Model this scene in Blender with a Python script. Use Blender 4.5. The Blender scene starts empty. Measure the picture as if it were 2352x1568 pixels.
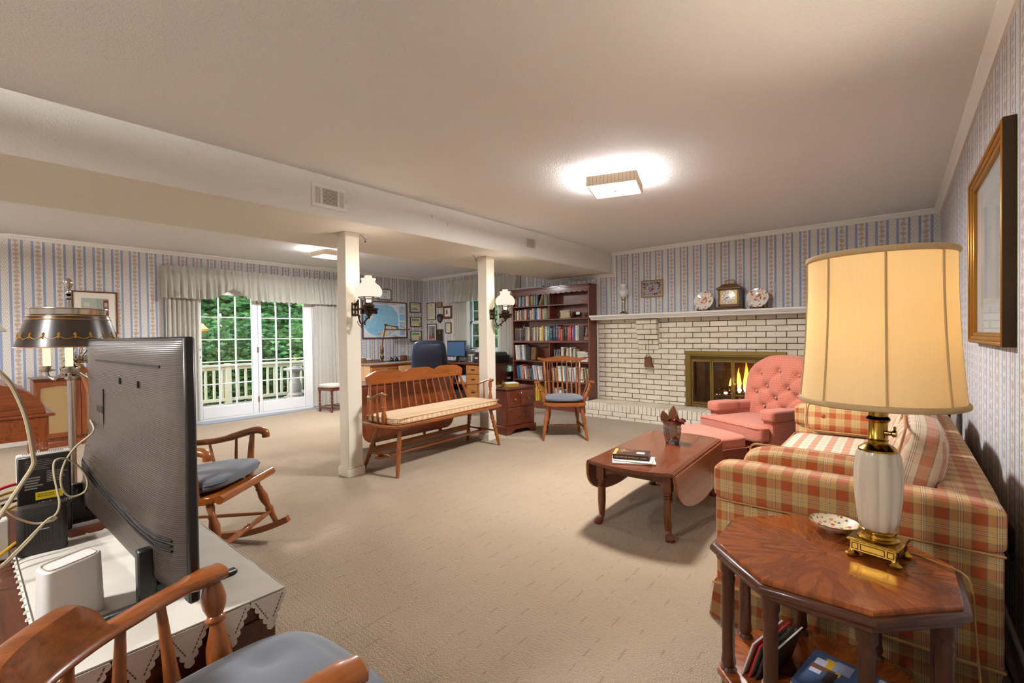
import bpy, bmesh, math, random
from mathutils import Vector, Matrix
RND = random.Random(11)
PI = math.pi
COL = bpy.context.scene.collection
D = bpy.data

# ---------------------------------------------------------------- mesh helper
def TR(x=0, y=0, z=0, rx=0, ry=0, rz=0, s=1):
    return Matrix.Translation((x, y, z)) @ Matrix.Rotation(rz, 4, 'Z') @ Matrix.Rotation(ry, 4, 'Y') @ Matrix.Rotation(rx, 4, 'X') @ Matrix.Scale(s, 4)

class MB:
    def __init__(s):
        s.v = []; s.f = []; s.m = []
    def add(s, vs, fs, m=0, T=None):
        o = len(s.v)
        if T is not None:
            vs = [T @ Vector(p) for p in vs]
        s.v += [tuple(p) for p in vs]
        s.f += [tuple(i + o for i in f) for f in fs]
        s.m += [m] * len(fs)
        return s
    def bm(s, b, m=0, T=None):
        b.verts.index_update()
        s.add([v.co.copy() for v in b.verts], [[v.index for v in f.verts] for f in b.faces], m, T)
        b.free(); return s
    def box(s, x0, y0, z0, x1, y1, z1, b=0, m=0, T=None, seg=1):
        if x1 < x0: x0, x1 = x1, x0
        if y1 < y0: y0, y1 = y1, y0
        if z1 < z0: z0, z1 = z1, z0
        vs = [(x0,y0,z0),(x1,y0,z0),(x1,y1,z0),(x0,y1,z0),(x0,y0,z1),(x1,y0,z1),(x1,y1,z1),(x0,y1,z1)]
        fs = [(0,3,2,1),(4,5,6,7),(0,1,5,4),(1,2,6,5),(2,3,7,6),(3,0,4,7)]
        if not b:
            return s.add(vs, fs, m, T)
        k = bmesh.new()
        bv = [k.verts.new(p) for p in vs]
        for f in fs: k.faces.new([bv[i] for i in f])
        b = min(b, .49*(x1-x0), .49*(y1-y0), .49*(z1-z0))
        bmesh.ops.bevel(k, geom=k.edges[:], offset=b, segments=seg, profile=.5, affect='EDGES')
        return s.bm(k, m, T)
    def prism(s, poly, z0, z1, b=0, m=0, T=None, seg=1):
        "polygon in XY extruded along Z"
        a = sum(poly[i-1][0]*poly[i][1]-poly[i][0]*poly[i-1][1] for i in range(len(poly)))
        if a < 0: poly = poly[::-1]
        n = len(poly)
        vs = [(p[0],p[1],z0) for p in poly] + [(p[0],p[1],z1) for p in poly]
        fs = [tuple(range(n))[::-1], tuple(range(n, 2*n))] + [(i,(i+1)%n,(i+1)%n+n,i+n) for i in range(n)]
        if not b:
            return s.add(vs, fs, m, T)
        k = bmesh.new()
        bv = [k.verts.new(p) for p in vs]
        ff = [k.faces.new([bv[i] for i in f]) for f in fs]
        es = set(ff[0].edges) | set(ff[1].edges)
        bmesh.ops.bevel(k, geom=list(es), offset=b, segments=seg, profile=.5, affect='EDGES')
        return s.bm(k, m, T)
    def lathe(s, prof, seg=20, m=0, T=None, flute=0, nf=8):
        vs = []; fs = []; n = len(prof)
        for i in range(seg):
            a = 2*PI*i/seg
            k = 1 + (flute*(abs(math.sin(a*nf/2))-.6) if flute else 0)
            for r, z in prof:
                vs.append((r*k*math.cos(a), r*k*math.sin(a), z))
        for i in range(seg):
            j = (i+1) % seg
            for q in range(n-1):
                fs.append((i*n+q, j*n+q, j*n+q+1, i*n+q+1))
        if prof[0][0] > 1e-6: fs.append(tuple(i*n for i in range(seg))[::-1])
        if prof[-1][0] > 1e-6: fs.append(tuple(i*n+n-1 for i in range(seg)))
        return s.add(vs, fs, m, T)
    def turned(s, a, b, prof, seg=12, m=0, T=None):
        "lathe profile [(r, t)] with t in 0..1 running from point a to point b"
        a = Vector(a); b = Vector(b); d = b-a; L = d.length
        q = Vector((0,0,1)).rotation_difference(d.normalized()).to_matrix().to_4x4()
        M = Matrix.Translation(a) @ q
        if T is not None: M = T @ M
        return s.lathe([(r, t*L) for r, t in prof], seg, m, M)
    def tube(s, pts, r, seg=8, m=0, T=None, close=False, flat=1.0):
        P = [Vector(p) for p in pts]; n = len(P)
        rs = r if isinstance(r, (list, tuple)) else [r]*n
        vs = []; fs = []; up = None
        for i in range(n):
            if close: t = P[(i+1) % n]-P[i-1]
            else: t = P[min(i+1, n-1)]-P[max(i-1, 0)]
            t.normalize()
            if up is None:
                up = Vector((0,0,1)) if abs(t.z) < .9 else Vector((1,0,0))
            x = t.cross(up)
            if x.length < 1e-5: x = t.orthogonal()
            x.normalize(); up = x.cross(t).normalized()
            for k in range(seg):
                a = 2*PI*k/seg
                vs.append(P[i] + x*(rs[i]*math.cos(a)) + up*(rs[i]*flat*math.sin(a)))
        for i in range(n if close else n-1):
            j = (i+1) % n
            for k in range(seg):
                l = (k+1) % seg
                fs.append((i*seg+k, i*seg+l, j*seg+l, j*seg+k))
        if not close:
            fs.append(tuple(range(seg))[::-1]); fs.append(tuple((n-1)*seg+k for k in range(seg)))
        return s.add(vs, fs, m, T)
    def sweep(s, path, prof, m=0, T=None, up=(0,0,1)):
        "profile [(side, up)] swept along a path"
        P = [Vector(p) for p in path]; n = len(P); k = len(prof); U = Vector(up)
        vs = []; fs = []
        for i in range(n):
            t = (P[min(i+1, n-1)]-P[max(i-1, 0)]).normalized()
            x = t.cross(U).normalized(); u = x.cross(t)
            vs += [P[i]+x*a+u*b for a, b in prof]
        for i in range(n-1):
            for q in range(k):
                l = (q+1) % k
                fs.append((i*k+q, i*k+l, (i+1)*k+l, (i+1)*k+q))
        fs.append(tuple(range(k))[::-1]); fs.append(tuple((n-1)*k+q for q in range(k)))
        return s.add(vs, fs, m, T)
    def grid(s, fn, nu, nv, m=0, T=None, flip=False):
        vs = [fn(i/nu, j/nv) for j in range(nv+1) for i in range(nu+1)]
        w = nu+1
        fs = [(j*w+i, j*w+i+1, (j+1)*w+i+1, (j+1)*w+i) for j in range(nv) for i in range(nu)]
        if flip: fs = [f[::-1] for f in fs]
        return s.add(vs, fs, m, T)
    def sheet(s, fn, nu, nv, th=.002, m=0, T=None):
        "a surface with a real thickness"
        k = bmesh.new(); w = nu+1
        bv = [k.verts.new(fn(i/nu, j/nv)) for j in range(nv+1) for i in range(nu+1)]
        for j in range(nv):
            for i in range(nu):
                k.faces.new((bv[j*w+i], bv[j*w+i+1], bv[(j+1)*w+i+1], bv[(j+1)*w+i]))
        bmesh.ops.solidify(k, geom=k.faces[:], thickness=th)
        return s.bm(k, m, T)
    def pillow(s, w, d, h, e=5, n=10, crown=.12, fn=None, m=0, T=None):
        "soft box w x d x h about the origin"
        vs = {}; V = []; F = []
        def idx(p):
            k = tuple(round(c, 5) for c in p)
            if k not in vs:
                vs[k] = len(V)
                q = (abs(p[0])**e + abs(p[1])**e + abs(p[2])**e)**(-1/e)
                x, y, z = p[0]*q, p[1]*q, p[2]*q
                z *= 1 - crown + crown*max(0, 1-p[0]**2)**.7*max(0, 1-p[1]**2)**.7*2 if crown else 1
                co = [x*w/2, y*d/2, z*h/2]
                if fn: co = fn(co, p)
                V.append(co)
            return vs[k]
        for ax in range(3):
            for sg in (-1, 1):
                for i in range(n):
                    for j in range(n):
                        c = []
                        for a, b in ((i,j),(i+1,j),(i+1,j+1),(i,j+1)):
                            p = [0,0,0]; p[ax] = sg
                            p[(ax+1)%3] = -1+2*a/n; p[(ax+2)%3] = -1+2*b/n
                            c.append(idx(p))
                        F.append(tuple(c if sg > 0 else c[::-1]))
        return s.add(V, F, m, T)
    def build(s, name, mats, parent=None, smooth=40, loc=None, uv=False):
        me = D.meshes.new(name)
        me.from_pydata(s.v, [], s.f)
        if not isinstance(mats, (list, tuple)): mats = [mats]
        for q in mats: me.materials.append(q)
        if len(mats) > 1: me.polygons.foreach_set('material_index', s.m)
        if uv:
            L = me.uv_layers.new(name='UVMap').data
            for p in me.polygons:
                nx, ny, nz = (abs(c) for c in p.normal)
                for li in p.loop_indices:
                    x, y, z = me.vertices[me.loops[li].vertex_index].co
                    L[li].uv = (x, y) if nz >= nx and nz >= ny else ((y, z) if nx >= ny else (x, z))
        if smooth:
            me.polygons.foreach_set('use_smooth', [True]*len(me.polygons))
            me.set_sharp_from_angle(angle=math.radians(smooth))
        me.update()
        o = D.objects.new(name, me); COL.objects.link(o)
        if parent is not None: o.parent = parent
        if loc: o.location = loc
        return o

def thing(name, label, cat, loc=(0,0,0), rz=0, group=None):
    o = D.objects.new(name, None); COL.objects.link(o)
    o.location = loc; o.rotation_euler = (0, 0, rz); o.empty_display_size = .05
    return tag(o, label, cat, group)
def tag(o, label, cat, group=None):
    o['label'] = label; o['category'] = cat
    if group: o['group'] = group
    return o
def struct(name, mb, mats, label=None, **k):
    o = mb.build(name, mats, **k); o['kind'] = 'structure'
    if label: o['label'] = label
    return o
def kids(o): return [c for c in D.objects if c.parent is o]
def dup(o, parent=None):
    c = o.copy(); COL.objects.link(c)
    if parent is not None: c.parent = parent
    for ch in kids(o): dup(ch, c)
    return c
def text(name, body, size, m, parent, loc, rot=(0,0,0), ext=.0004, align='LEFT', sx=1):
    cu = D.curves.new(name, 'FONT'); cu.body = body; cu.size = size; cu.extrude = ext; cu.align_x = align
    cu.materials.append(m)
    tmp = D.objects.new('tmp', cu); COL.objects.link(tmp); me = D.meshes.new_from_object(tmp); me.materials.clear(); me.materials.append(m)
    D.objects.remove(tmp); D.curves.remove(cu)
    o = D.objects.new(name, me); COL.objects.link(o); o.parent = parent
    o.location = loc; o.rotation_euler = rot; o.scale = (sx, 1, 1)
    return o
def arc(cx, cy, r, a0, a1, n=8):
    return [(cx+r*math.cos(math.radians(a0+(a1-a0)*i/n)), cy+r*math.sin(math.radians(a0+(a1-a0)*i/n))) for i in range(n+1)]
def rrect(x0, y0, x1, y1, r, n=4):
    return arc(x1-r,y0+r,r,-90,0,n)+arc(x1-r,y1-r,r,0,90,n)+arc(x0+r,y1-r,r,90,180,n)+arc(x0+r,y0+r,r,180,270,n)
def smoothpath(pts, n=6):
    "Catmull-Rom through the points"
    P = [Vector(p) for p in pts]; out = []
    for i in range(len(P)-1):
        a = P[max(i-1,0)]; b = P[i]; c = P[i+1]; d = P[min(i+2,len(P)-1)]
        for k in range(n):
            t = k/n
            out.append(.5*((2*b)+(c-a)*t+(2*a-5*b+4*c-d)*t*t+(3*b-a-3*c+d)*t**3))
    out.append(P[-1]); return out

# ---------------------------------------------------------------- materials
def lin(h):
    if not isinstance(h, str): return (*h[:3], 1)
    h = h.lstrip('#'); c = [int(h[i:i+2], 16)/255 for i in (0,2,4)]
    return tuple((x/12.92 if x <= .04045 else ((x+.055)/1.055)**2.4) for x in c)+(1,)
class NT:
    def __init__(s, name):
        s.mat = D.materials.new(name); s.mat.use_nodes = True
        s.t = s.mat.node_tree; s.t.nodes.clear()
        s.out = s.t.nodes.new('ShaderNodeOutputMaterial')
    def put(s, sock, v):
        if isinstance(v, bpy.types.NodeSocket): s.t.links.new(v, sock)
        elif v is not None: sock.default_value = v
    def n(s, ty, ins=None, **props):
        nd = s.t.nodes.new('ShaderNode'+ty)
        for k, v in props.items(): setattr(nd, k, v)
        for k, v in (ins or {}).items(): s.put(nd.inputs[k], v)
        return nd
    def math(s, op, a, b=None, c=None):
        nd = s.n('Math', operation=op); s.put(nd.inputs[0], a)
        if b is not None: s.put(nd.inputs[1], b)
        if c is not None: s.put(nd.inputs[2], c)
        return nd.outputs[0]
    def mix(s, f, a, b, bt='MIX'):
        nd = s.n('Mix', data_type='RGBA', blend_type=bt)
        s.put(nd.inputs[0], f); s.put(nd.inputs[6], a); s.put(nd.inputs[7], b); return nd.outputs[2]
    def ramp(s, f, stops, interp='LINEAR'):
        nd = s.n('ValToRGB'); cr = nd.color_ramp; cr.interpolation = interp
        while len(cr.elements) < len(stops): cr.elements.new(.5)
        for e, (p, c) in zip(cr.elements, stops): e.position = p; e.color = lin(c)
        s.put(nd.inputs[0], f); return nd.outputs[0]
    def co(s, kind='Object'): return s.n('TexCoord').outputs[kind]
    def sep(s, v): return s.n('SeparateXYZ', {0: v}).outputs
    def comb(s, x, y, z): 
        nd = s.n('CombineXYZ'); s.put(nd.inputs[0], x); s.put(nd.inputs[1], y); s.put(nd.inputs[2], z); return nd.outputs[0]
    def map(s, v, scale=(1,1,1), loc=(0,0,0), rot=(0,0,0)):
        return s.n('Mapping', {'Vector': v, 'Scale': scale, 'Location': loc, 'Rotation': rot}).outputs[0]
    def noise(s, v, sc, det=3, rough=.55, dist=0, out=0):
        return s.n('TexNoise', {'Vector': v, 'Scale': sc, 'Detail': det, 'Roughness': rough, 'Distortion': dist}).outputs[out]
    def bump(s, h, st=.3, d=.01, nrm=None):
        nd = s.n('Bump', {'Height': h, 'Strength': st, 'Distance': d})
        if nrm is not None: s.put(nd.inputs['Normal'], nrm)
        return nd.outputs[0]
    def bsdf(s, color, rough=.5, metal=0, normal=None, coat=0, spec=.5, sheen=0, emit=None, es=0, coatr=.1):
        nd = s.n('BsdfPrincipled')
        s.put(nd.inputs['Base Color'], lin(color) if isinstance(color, (str, tuple)) else color)
        s.put(nd.inputs['Roughness'], rough); s.put(nd.inputs['Metallic'], metal)
        s.put(nd.inputs['Coat Weight'], coat); s.put(nd.inputs['Coat Roughness'], coatr)
        s.put(nd.inputs['Specular IOR Level'], spec); s.put(nd.inputs['Sheen Weight'], sheen)
        if normal is not None: s.put(nd.inputs['Normal'], normal)
        if emit is not None:
            s.put(nd.inputs['Emission Color'], lin(emit) if isinstance(emit, (str, tuple)) else emit); s.put(nd.inputs['Emission Strength'], es)
        return nd.outputs[0]
    def done(s, sh):
        s.t.links.new(sh, s.out.inputs[0]); return s.mat
MC = {}
def plain(name, color, rough=.5, metal=0, bump=0, bs=120, coat=0, var=0, spec=.5, sheen=0):
    if name in MC: return MC[name]
    k = NT(name); c = lin(color); nr = None
    if bump or var:
        nz = k.noise(k.co(), bs, 2)
        if bump: nr = k.bump(nz, bump, .002)
    if var:
        c = k.mix(k.math('MULTIPLY', k.noise(k.co(), bs*.12, 3), var), c, tuple(x*.45 for x in c[:3])+(1,))
    MC[name] = k.done(k.bsdf(c, rough, metal, nr, coat, spec, sheen)); return MC[name]
def wood(name, light, dark, axis=0, rough=.32, coat=.35, scale=1):
    key = name+'xyz'[axis]
    if key in MC: return MC[key]
    k = NT(key); sc = [9*scale]*3; sc[axis] = .9*scale
    v = k.map(k.co(), tuple(sc))
    n1 = k.noise(v, 2.2, 4, .6, .8); n2 = k.noise(k.map(k.co(), tuple(x*6 for x in sc)), 4, 3, .7)
    f = k.math('ADD', k.math('MULTIPLY', n1, .8), k.math('MULTIPLY', n2, .25))
    c = k.ramp(f, [(.32, dark), (.5, light), (.72, dark)])
    MC[key] = k.done(k.bsdf(c, rough, 0, k.bump(n2, .04, .002), coat)); return MC[key]
def emis(name, color, st):
    if name in MC: return MC[name]
    k = NT(name); MC[name] = k.done(k.n('Emission', {'Color': lin(color), 'Strength': st}).outputs[0]); MC[name].cycles.emission_sampling = 'NONE'; return MC[name]
def glass(name, tint='ffffff', amount=.12, rough=.02):
    "thin clear glass: mostly see-through with a reflection that grows at grazing angles"
    if name in MC: return MC[name]
    k = NT(name)
    fr = k.n('Fresnel', {'IOR': 1.45}).outputs[0]
    f = k.math('MULTIPLY_ADD', fr, .9, amount*.3)
    a = k.n('BsdfTransparent', {'Color': lin(tint)}).outputs[0]
    b = k.n('BsdfGlossy', {'Color': (1,1,1,1), 'Roughness': rough}).outputs[0]
    m = k.n('MixShader'); k.put(m.inputs[0], f); k.put(m.inputs[1], a); k.put(m.inputs[2], b)
    MC[name] = k.done(m.outputs[0]); return MC[name]
def cloth(name, color, rough=.85, weave=900, bump=.25, color2=None):
    if name in MC: return MC[name]
    k = NT(name); o = k.co()
    w = k.noise(k.map(o, (1,1,1)), weave, 1)
    big = k.noise(o, 9, 3)
    c = lin(color); d = lin(color2) if color2 else tuple(x*.82 for x in c[:3])+(1,)
    MC[name] = k.done(k.bsdf(k.mix(big, d, c), rough, 0, k.bump(w, bump, .001), 0, .2, .3)); return MC[name]
# ---------------------------------------------------------------- patterns of the place
XR, YF, XL, ZC, ZB, XB1, XB2, YB = .341, 6.427, -7.858, 2.459, 2.143, -3.356, -4.505, -2.9

def wallpaper(axis, P, ph):
    k = NT('wallpaper'+'xy'[axis]); x = k.sep(k.co()); u = x[axis]; z = x[2]
    t = k.math('FRACT', k.math('ADD', k.math('DIVIDE', k.math('SUBTRACT', u, ph), P), .5))      # flowers at .5
    dx = k.math('ABSOLUTE', k.math('SUBTRACT', t, .5))
    base = lin('dcd6ce')
    # blue stripes
    st = k.math('LESS_THAN', k.math('ABSOLUTE', k.math('SUBTRACT', dx, .262)), .064)
    # trellis with dots
    pz = .0485
    a = k.math('DIVIDE', k.math('SUBTRACT', t, 0), .115); b = k.math('DIVIDE', z, pz)
    f1 = k.math('ABSOLUTE', k.math('SUBTRACT', k.math('FRACT', k.math('ADD', a, b)), .5))
    f2 = k.math('ABSOLUTE', k.math('SUBTRACT', k.math('FRACT', k.math('SUBTRACT', a, b)), .5))
    ln = k.math('LESS_THAN', k.math('MINIMUM', f1, f2), .05)
    dot = k.math('LESS_THAN', k.math('MAXIMUM', f1, f2), .13)
    lat = k.math('MULTIPLY', k.math('GREATER_THAN', dx, .33), k.math('ADD', k.math('MULTIPLY', ln, .35), k.math('MULTIPLY', dot, .6)))
    # rose column
    pv = .0515
    v = k.math('SUBTRACT', k.math('FRACT', k.math('DIVIDE', z, pv)), .5)
    odd = k.math('FRACT', k.math('DIVIDE', k.math('FLOOR', k.math('DIVIDE', z, pv)), 2))
    nz = k.noise(k.co(), 130, 2)
    d = k.math('SQRT', k.math('ADD', k.math('POWER', k.math('MULTIPLY', dx, P), 2), k.math('POWER', k.math('MULTIPLY', v, pv), 2)))
    rr = k.math('ADD', k.math('ADD', .0195, k.math('MULTIPLY', odd, .007)), k.math('MULTIPLY', k.math('SUBTRACT', nz, .5), .062))
    ro = k.math('MULTIPLY', k.math('LESS_THAN', d, rr), k.math('MULTIPLY_ADD', nz, .7, .3))
    stem = k.math('MULTIPLY', k.math('LESS_THAN', dx, .02), .35)
    ro = k.math('MAXIMUM', ro, stem)
    rc = k.ramp(k.noise(k.co(), 90, 2, out=0), [(.40, '97907f'), (.5, 'b4907f'), (.60, 'a1705c')])
    c = k.mix(lat, base, lin('8f7f70'))
    c = k.mix(st, c, lin('929dba'))
    c = k.mix(ro, c, rc)
    return k.done(k.bsdf(c, .75, 0, None, 0, .2))
WPX, WPY = wallpaper(0, .1776, -3.149), wallpaper(1, .1814, .436)

def carpet():
    k = NT('carpet'); o = k.co(); x = k.sep(o)
    wob = k.math('MULTIPLY', k.math('SUBTRACT', k.noise(o, 9, 2), .5), .022)
    cx = k.math('DIVIDE', k.math('ADD', x[0], wob), .115)
    row = k.math('FLOOR', cx)
    cy = k.math('ADD', k.math('DIVIDE', k.math('ADD', x[1], wob), .27), k.math('MULTIPLY', k.math('FRACT', k.math('MULTIPLY', row, .5)), 1.0))
    blk = k.math('FRACT', k.math('MULTIPLY', k.math('ADD', row, k.math('FLOOR', cy)), .5))
    chk = k.math('GREATER_THAN', blk, .25)
    fx = k.math('ABSOLUTE', k.math('SUBTRACT', k.math('FRACT', cx), .5))
    brk = k.noise(k.map(o, (26, 11, 1)), 1, 2)
    edge = k.math('MULTIPLY', k.math('GREATER_THAN', fx, .462), k.math('GREATER_THAN', brk, .54))
    rib = k.math('MULTIPLY', k.math('ADD', k.math('MULTIPLY', k.math('SINE', k.math('MULTIPLY', x[1], 330)), .5), .5), chk)
    tuft = k.n('TexVoronoi', {'Vector': o, 'Scale': 170}).outputs[0]
    hgt = k.math('SUBTRACT', k.math('SUBTRACT', k.math('ADD', k.math('MULTIPLY', rib, .16), k.math('MULTIPLY', k.noise(o, 60, 3), .6)), k.math('MULTIPLY', edge, .9)), k.math('MULTIPLY', tuft, .9))
    big = k.noise(o, 1.6, 3)
    c = k.mix(big, lin('9b876f'), lin('b09b82'))
    c = k.mix(k.math('MULTIPLY', k.math('ADD', edge, k.math('MULTIPLY', tuft, .35)), .42), c, lin('7d654e'))
    return k.done(k.bsdf(c, .95, 0, k.bump(hgt, .55, .012), 0, .1, .2))
def stipple(name, color, sc=95, st=.35):
    k = NT(name); o = k.co()
    h = k.math('ADD', k.noise(o, sc, 2, .6), k.math('MULTIPLY', k.noise(o, sc*2.3, 2), .5))
    return k.done(k.bsdf(color, .9, 0, k.bump(h, st, .008), 0, .1))
CARPET = carpet(); CEIL = stipple('ceiling_stipple', 'f3f2f1', 95, .6); BEAMM = stipple('beam_stipple', 'e6e2d9', 60, .5)
WHITE = plain('white_trim', 'e6e1d8', .45); POSTM = plain('post_paint', 'e3dac9', .5)
DOORW = plain('door_white', 'e4e3e2', .4)

def wallgrid(mb, axis, c0, c1, u0, u1, z0, z1, holes):
    us = sorted({u0, u1, *[h[0] for h in holes], *[h[1] for h in holes]}); zs = sorted({z0, z1, *[h[2] for h in holes], *[h[3] for h in holes]})
    for a, b in zip(us, us[1:]):
        for c, d in zip(zs, zs[1:]):
            if any(h[0] <= a and b <= h[1] and h[2] <= c and d <= h[3] for h in holes): continue
            if axis == 0: mb.box(a, c0, c, b, c1, d)
            else: mb.box(c0, a, c, c1, b, d)
    return mb
WIN = (-6.47, -5.56, .93, 1.95); DOR = (2.17, 3.99, .02, 2.06); FB = (-2.14, -1.12, .24, .92)
struct('floor', MB().box(XL-.15, YB-.1, -.12, XR+.15, YF+.15, 0), CARPET)
struct('ceiling', MB().box(XL-.15, YB-.1, ZC, XR+.15, YF+.15, ZC+.1), CEIL)
struct('wall_far', wallgrid(MB(), 0, YF, YF+.12, XL-.12, XR+.12, 0, ZC, [WIN, FB]), WPX)
struct('wall_left', wallgrid(MB(), 1, XL-.12, XL, YB, YF, 0, ZC, [DOR]), WPY)
struct('wall_right', MB().box(XR, YB, 0, XR+.12, YF, ZC), WPY)
struct('wall_back', MB().box(XL-.12, YB-.12, 0, XR+.12, YB, ZC), WPX)
struct('ceiling_beam', MB().box(XB2, YB, ZB, XB1, YF, ZC+.01, .008), BEAMM, 'boxed beam running the length of the ceiling')
# cornice, profile hangs from the ceiling
cp = [(0,0),(.05,0),(.05,-.012),(.036,-.022),(.02,-.036),(.014,-.051),(0,-.051)]
cor = MB()
def cornice(mb, a, b, z, nrm):
    v = (Vector(b)-Vector(a)).normalized(); side = Vector((v.y, -v.x))
    s = 1 if side.dot(Vector(nrm)) > 0 else -1
    pr = [(p[0]*s, p[1]) for p in cp]
    mb.sweep([(a[0],a[1],z),(b[0],b[1],z)], pr if s > 0 else pr[::-1])
for i, (a, b, z, n) in enumerate((((XB1,YF),(XR,YF),ZC,(0,-1)), ((XR,YF),(XR,YB),ZC,(-1,0)), ((XL,YB),(XL,YF),ZC,(1,0)), ((XL,YF),(XB2,YF),ZC,(0,-1)), ((XB2-.02,YF),(XB1+.05,YF),ZB,(0,-1)), ((XR,YB),(XL,YB),ZC,(0,1)))):
    m = MB(); cornice(m, a, b, z, n)
    struct('trim_%d' % (i+1), m, WHITE, 'white crown moulding along the top of the wall')
m = MB().box(XB1+.005, YF-.022, ZB-.06, XB1+.03, YF, ZC-.04, .003).box(XB1+.03, YF-.014, ZB-.06, XB1+.07, YF, ZC-.05, .003)
struct('trim_7', m, WHITE, 'upright white moulding where the beam meets the far wall')
struct('trim_8', MB().box(-3.618, YF-.03, .0, -3.588, YF, 1.42, .003), WHITE, 'narrow white strip between bookcase and brick')
def bboard(name, boxes):
    m = MB()
    for x0, y0, x1, y1 in boxes: m.box(x0, y0, 0, x1, y1, .085, .006)
    struct(name, m, WHITE)
bboard('baseboard_right', [(XR-.018, YB, XR, YF)])
bboard('baseboard_left', [(XL, YB, XL+.018, 2.1), (XL, 4.05, XL+.018, YF)])
bboard('baseboard_far', [(XL, YF-.018, -5.16, YF), (-.3, YF-.018, XR, YF)])
bboard('baseboard_back', [(XL, YB, XR, YB+.018)])
# the two posts
for i, (px, py) in enumerate(((-3.74, 2.2235), (-3.72, 3.99))):
    h = .0695
    m = MB().box(px-h, py-h, 0, px+h, py+h, ZB, .004)
    m.box(px-h-.014, py-h-.014, 0, px+h+.014, py+h+.014, .072, .003).box(px-h-.009, py-h-.009, .07, px+h+.009, py+h+.009, .084, .006)
    struct('column_%d' % (i+1), m, POSTM, ('nearer' if i == 0 else 'farther')+' square cream post under the beam')

# ---------------------------------------------------------------- french doors
GL = glass('window_glass', 'f4faf6')
HW = plain('nickel', 'c9c4ba', .25, 1)
def door_leaf(n, y0, y1, py0, py1, lab):
    x0, x1 = XL-.045, XL-.003; zb, zt = .035, 2.03; gz0, gz1 = .205, 1.885
    m = MB()
    m.box(x0, y0, zb, x1, py0, zt, .004).box(x0, py1, zb, x1, y1, zt, .004)
    m.box(x0, py0-.001, zb, x1, py1+.001, gz0, .004).box(x0, py0-.001, gz1, x1, py1+.001, zt, .004)
    o = struct('door_%d' % n, m, DOORW, lab)
    g = MB(); 
    for i in range(1, 5):
        z = gz0+(gz1-gz0)*i/5; g.box(x0+.008, py0, z-.008, x1-.004, py1, z+.008, .002)
    for i in range(1, 3):
        y = py0+(py1-py0)*i/3; g.box(x0+.008, y-.008, gz0, x1-.004, y+.008, gz1, .002)
    g.build('muntins', DOORW, o)
    MB().box(x0+.018, py0, gz0, x0+.022, py1, gz1).build('pane', GL, o)
    return o
dl = door_leaf(1, 2.195, 3.06, 2.284, 2.975, 'left white french door with fifteen panes')
dr = door_leaf(2, 3.065, 3.955, 3.122, 3.815, 'right white french door with fifteen panes')
for z in (.955, 1.07):
    k = MB().lathe([(.0,0),(.016,0),(.016,.004),(.007,.006),(.007,.03),(.019,.034),(.021,.045),(.014,.056),(0,.058)], 14, T=TR(XL-.003, 2.235, z, ry=PI/2))
    k.build('door_knob' if z < 1 else 'deadbolt', HW, dl)
k = MB()
for z in (.25, 1.04, 1.82): k.box(XL-.004, 3.045, z-.045, XL+.004, 3.072, z+.045, .001)
k.build('hinges', HW, dr)
m = MB()
for y0, y1 in ((2.10, 2.19), (3.96, 4.05)): m.box(XL-.06, y0, 0, XL+.02, y1, 2.10, .004)
m.box(XL-.06, 2.1, 2.035, XL+.02, 4.05, 2.12, .004).box(XL-.1, 2.17, 0, XL+.01, 3.98, .033, .003)
struct('trim_9', m, DOORW, 'white casing and threshold around the french doors')
# window in the far wall
wx0, wx1, wz0, wz1 = WIN
m = MB()
m.box(wx0-.07, YF-.02, wz0-.02, wx0+.02, YF+.08, wz1+.07, .004).box(wx1-.02, YF-.02, wz0-.02, wx1+.07, YF+.08, wz1+.07, .004)
m.box(wx0-.07, YF-.02, wz1-.02, wx1+.07, YF+.08, wz1+.07, .004)
m.box(wx0-.1, YF-.05, wz0-.03, wx1+.1, YF+.08, wz0+.015, .005).box(wx0-.07, YF-.018, wz0-.1, wx1+.07, YF, wz0-.03, .004)
o = struct('window_1', m, DOORW, 'white sash window behind the desk')
s = MB()
for z0, z1, y in ((.95, 1.49, YF+.03), (1.47, 1.94, YF+.06)):
    s.box(wx0+.02, y-.015, z0, wx0+.065, y+.015, z1, .003).box(wx1-.065, y-.015, z0, wx1-.02, y+.015, z1, .003)
    s.box(wx0+.02, y-.015, z0, wx1-.02, y+.015, z0+.045, .003).box(wx0+.02, y-.015, z1-.04, wx1-.02, y+.015, z1, .003)
    zm = (z0+z1)/2; s.box(wx0+.06, y-.008, zm-.008, wx1-.06, y+.008, zm+.008)
    for q in (1, 2):
        xx = wx0+.065+(wx1-wx0-.13)*q/3; s.box(xx-.007, y-.008, z0+.04, xx+.007, y+.008, z1-.04)
s.build('sash', DOORW, o)
MB().box(wx0+.06, YF+.029, .98, wx1-.06, YF+.031, 1.46).box(wx0+.06, YF+.059, 1.5, wx1-.06, YF+.061, 1.91).build('pane', GL, o)

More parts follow.
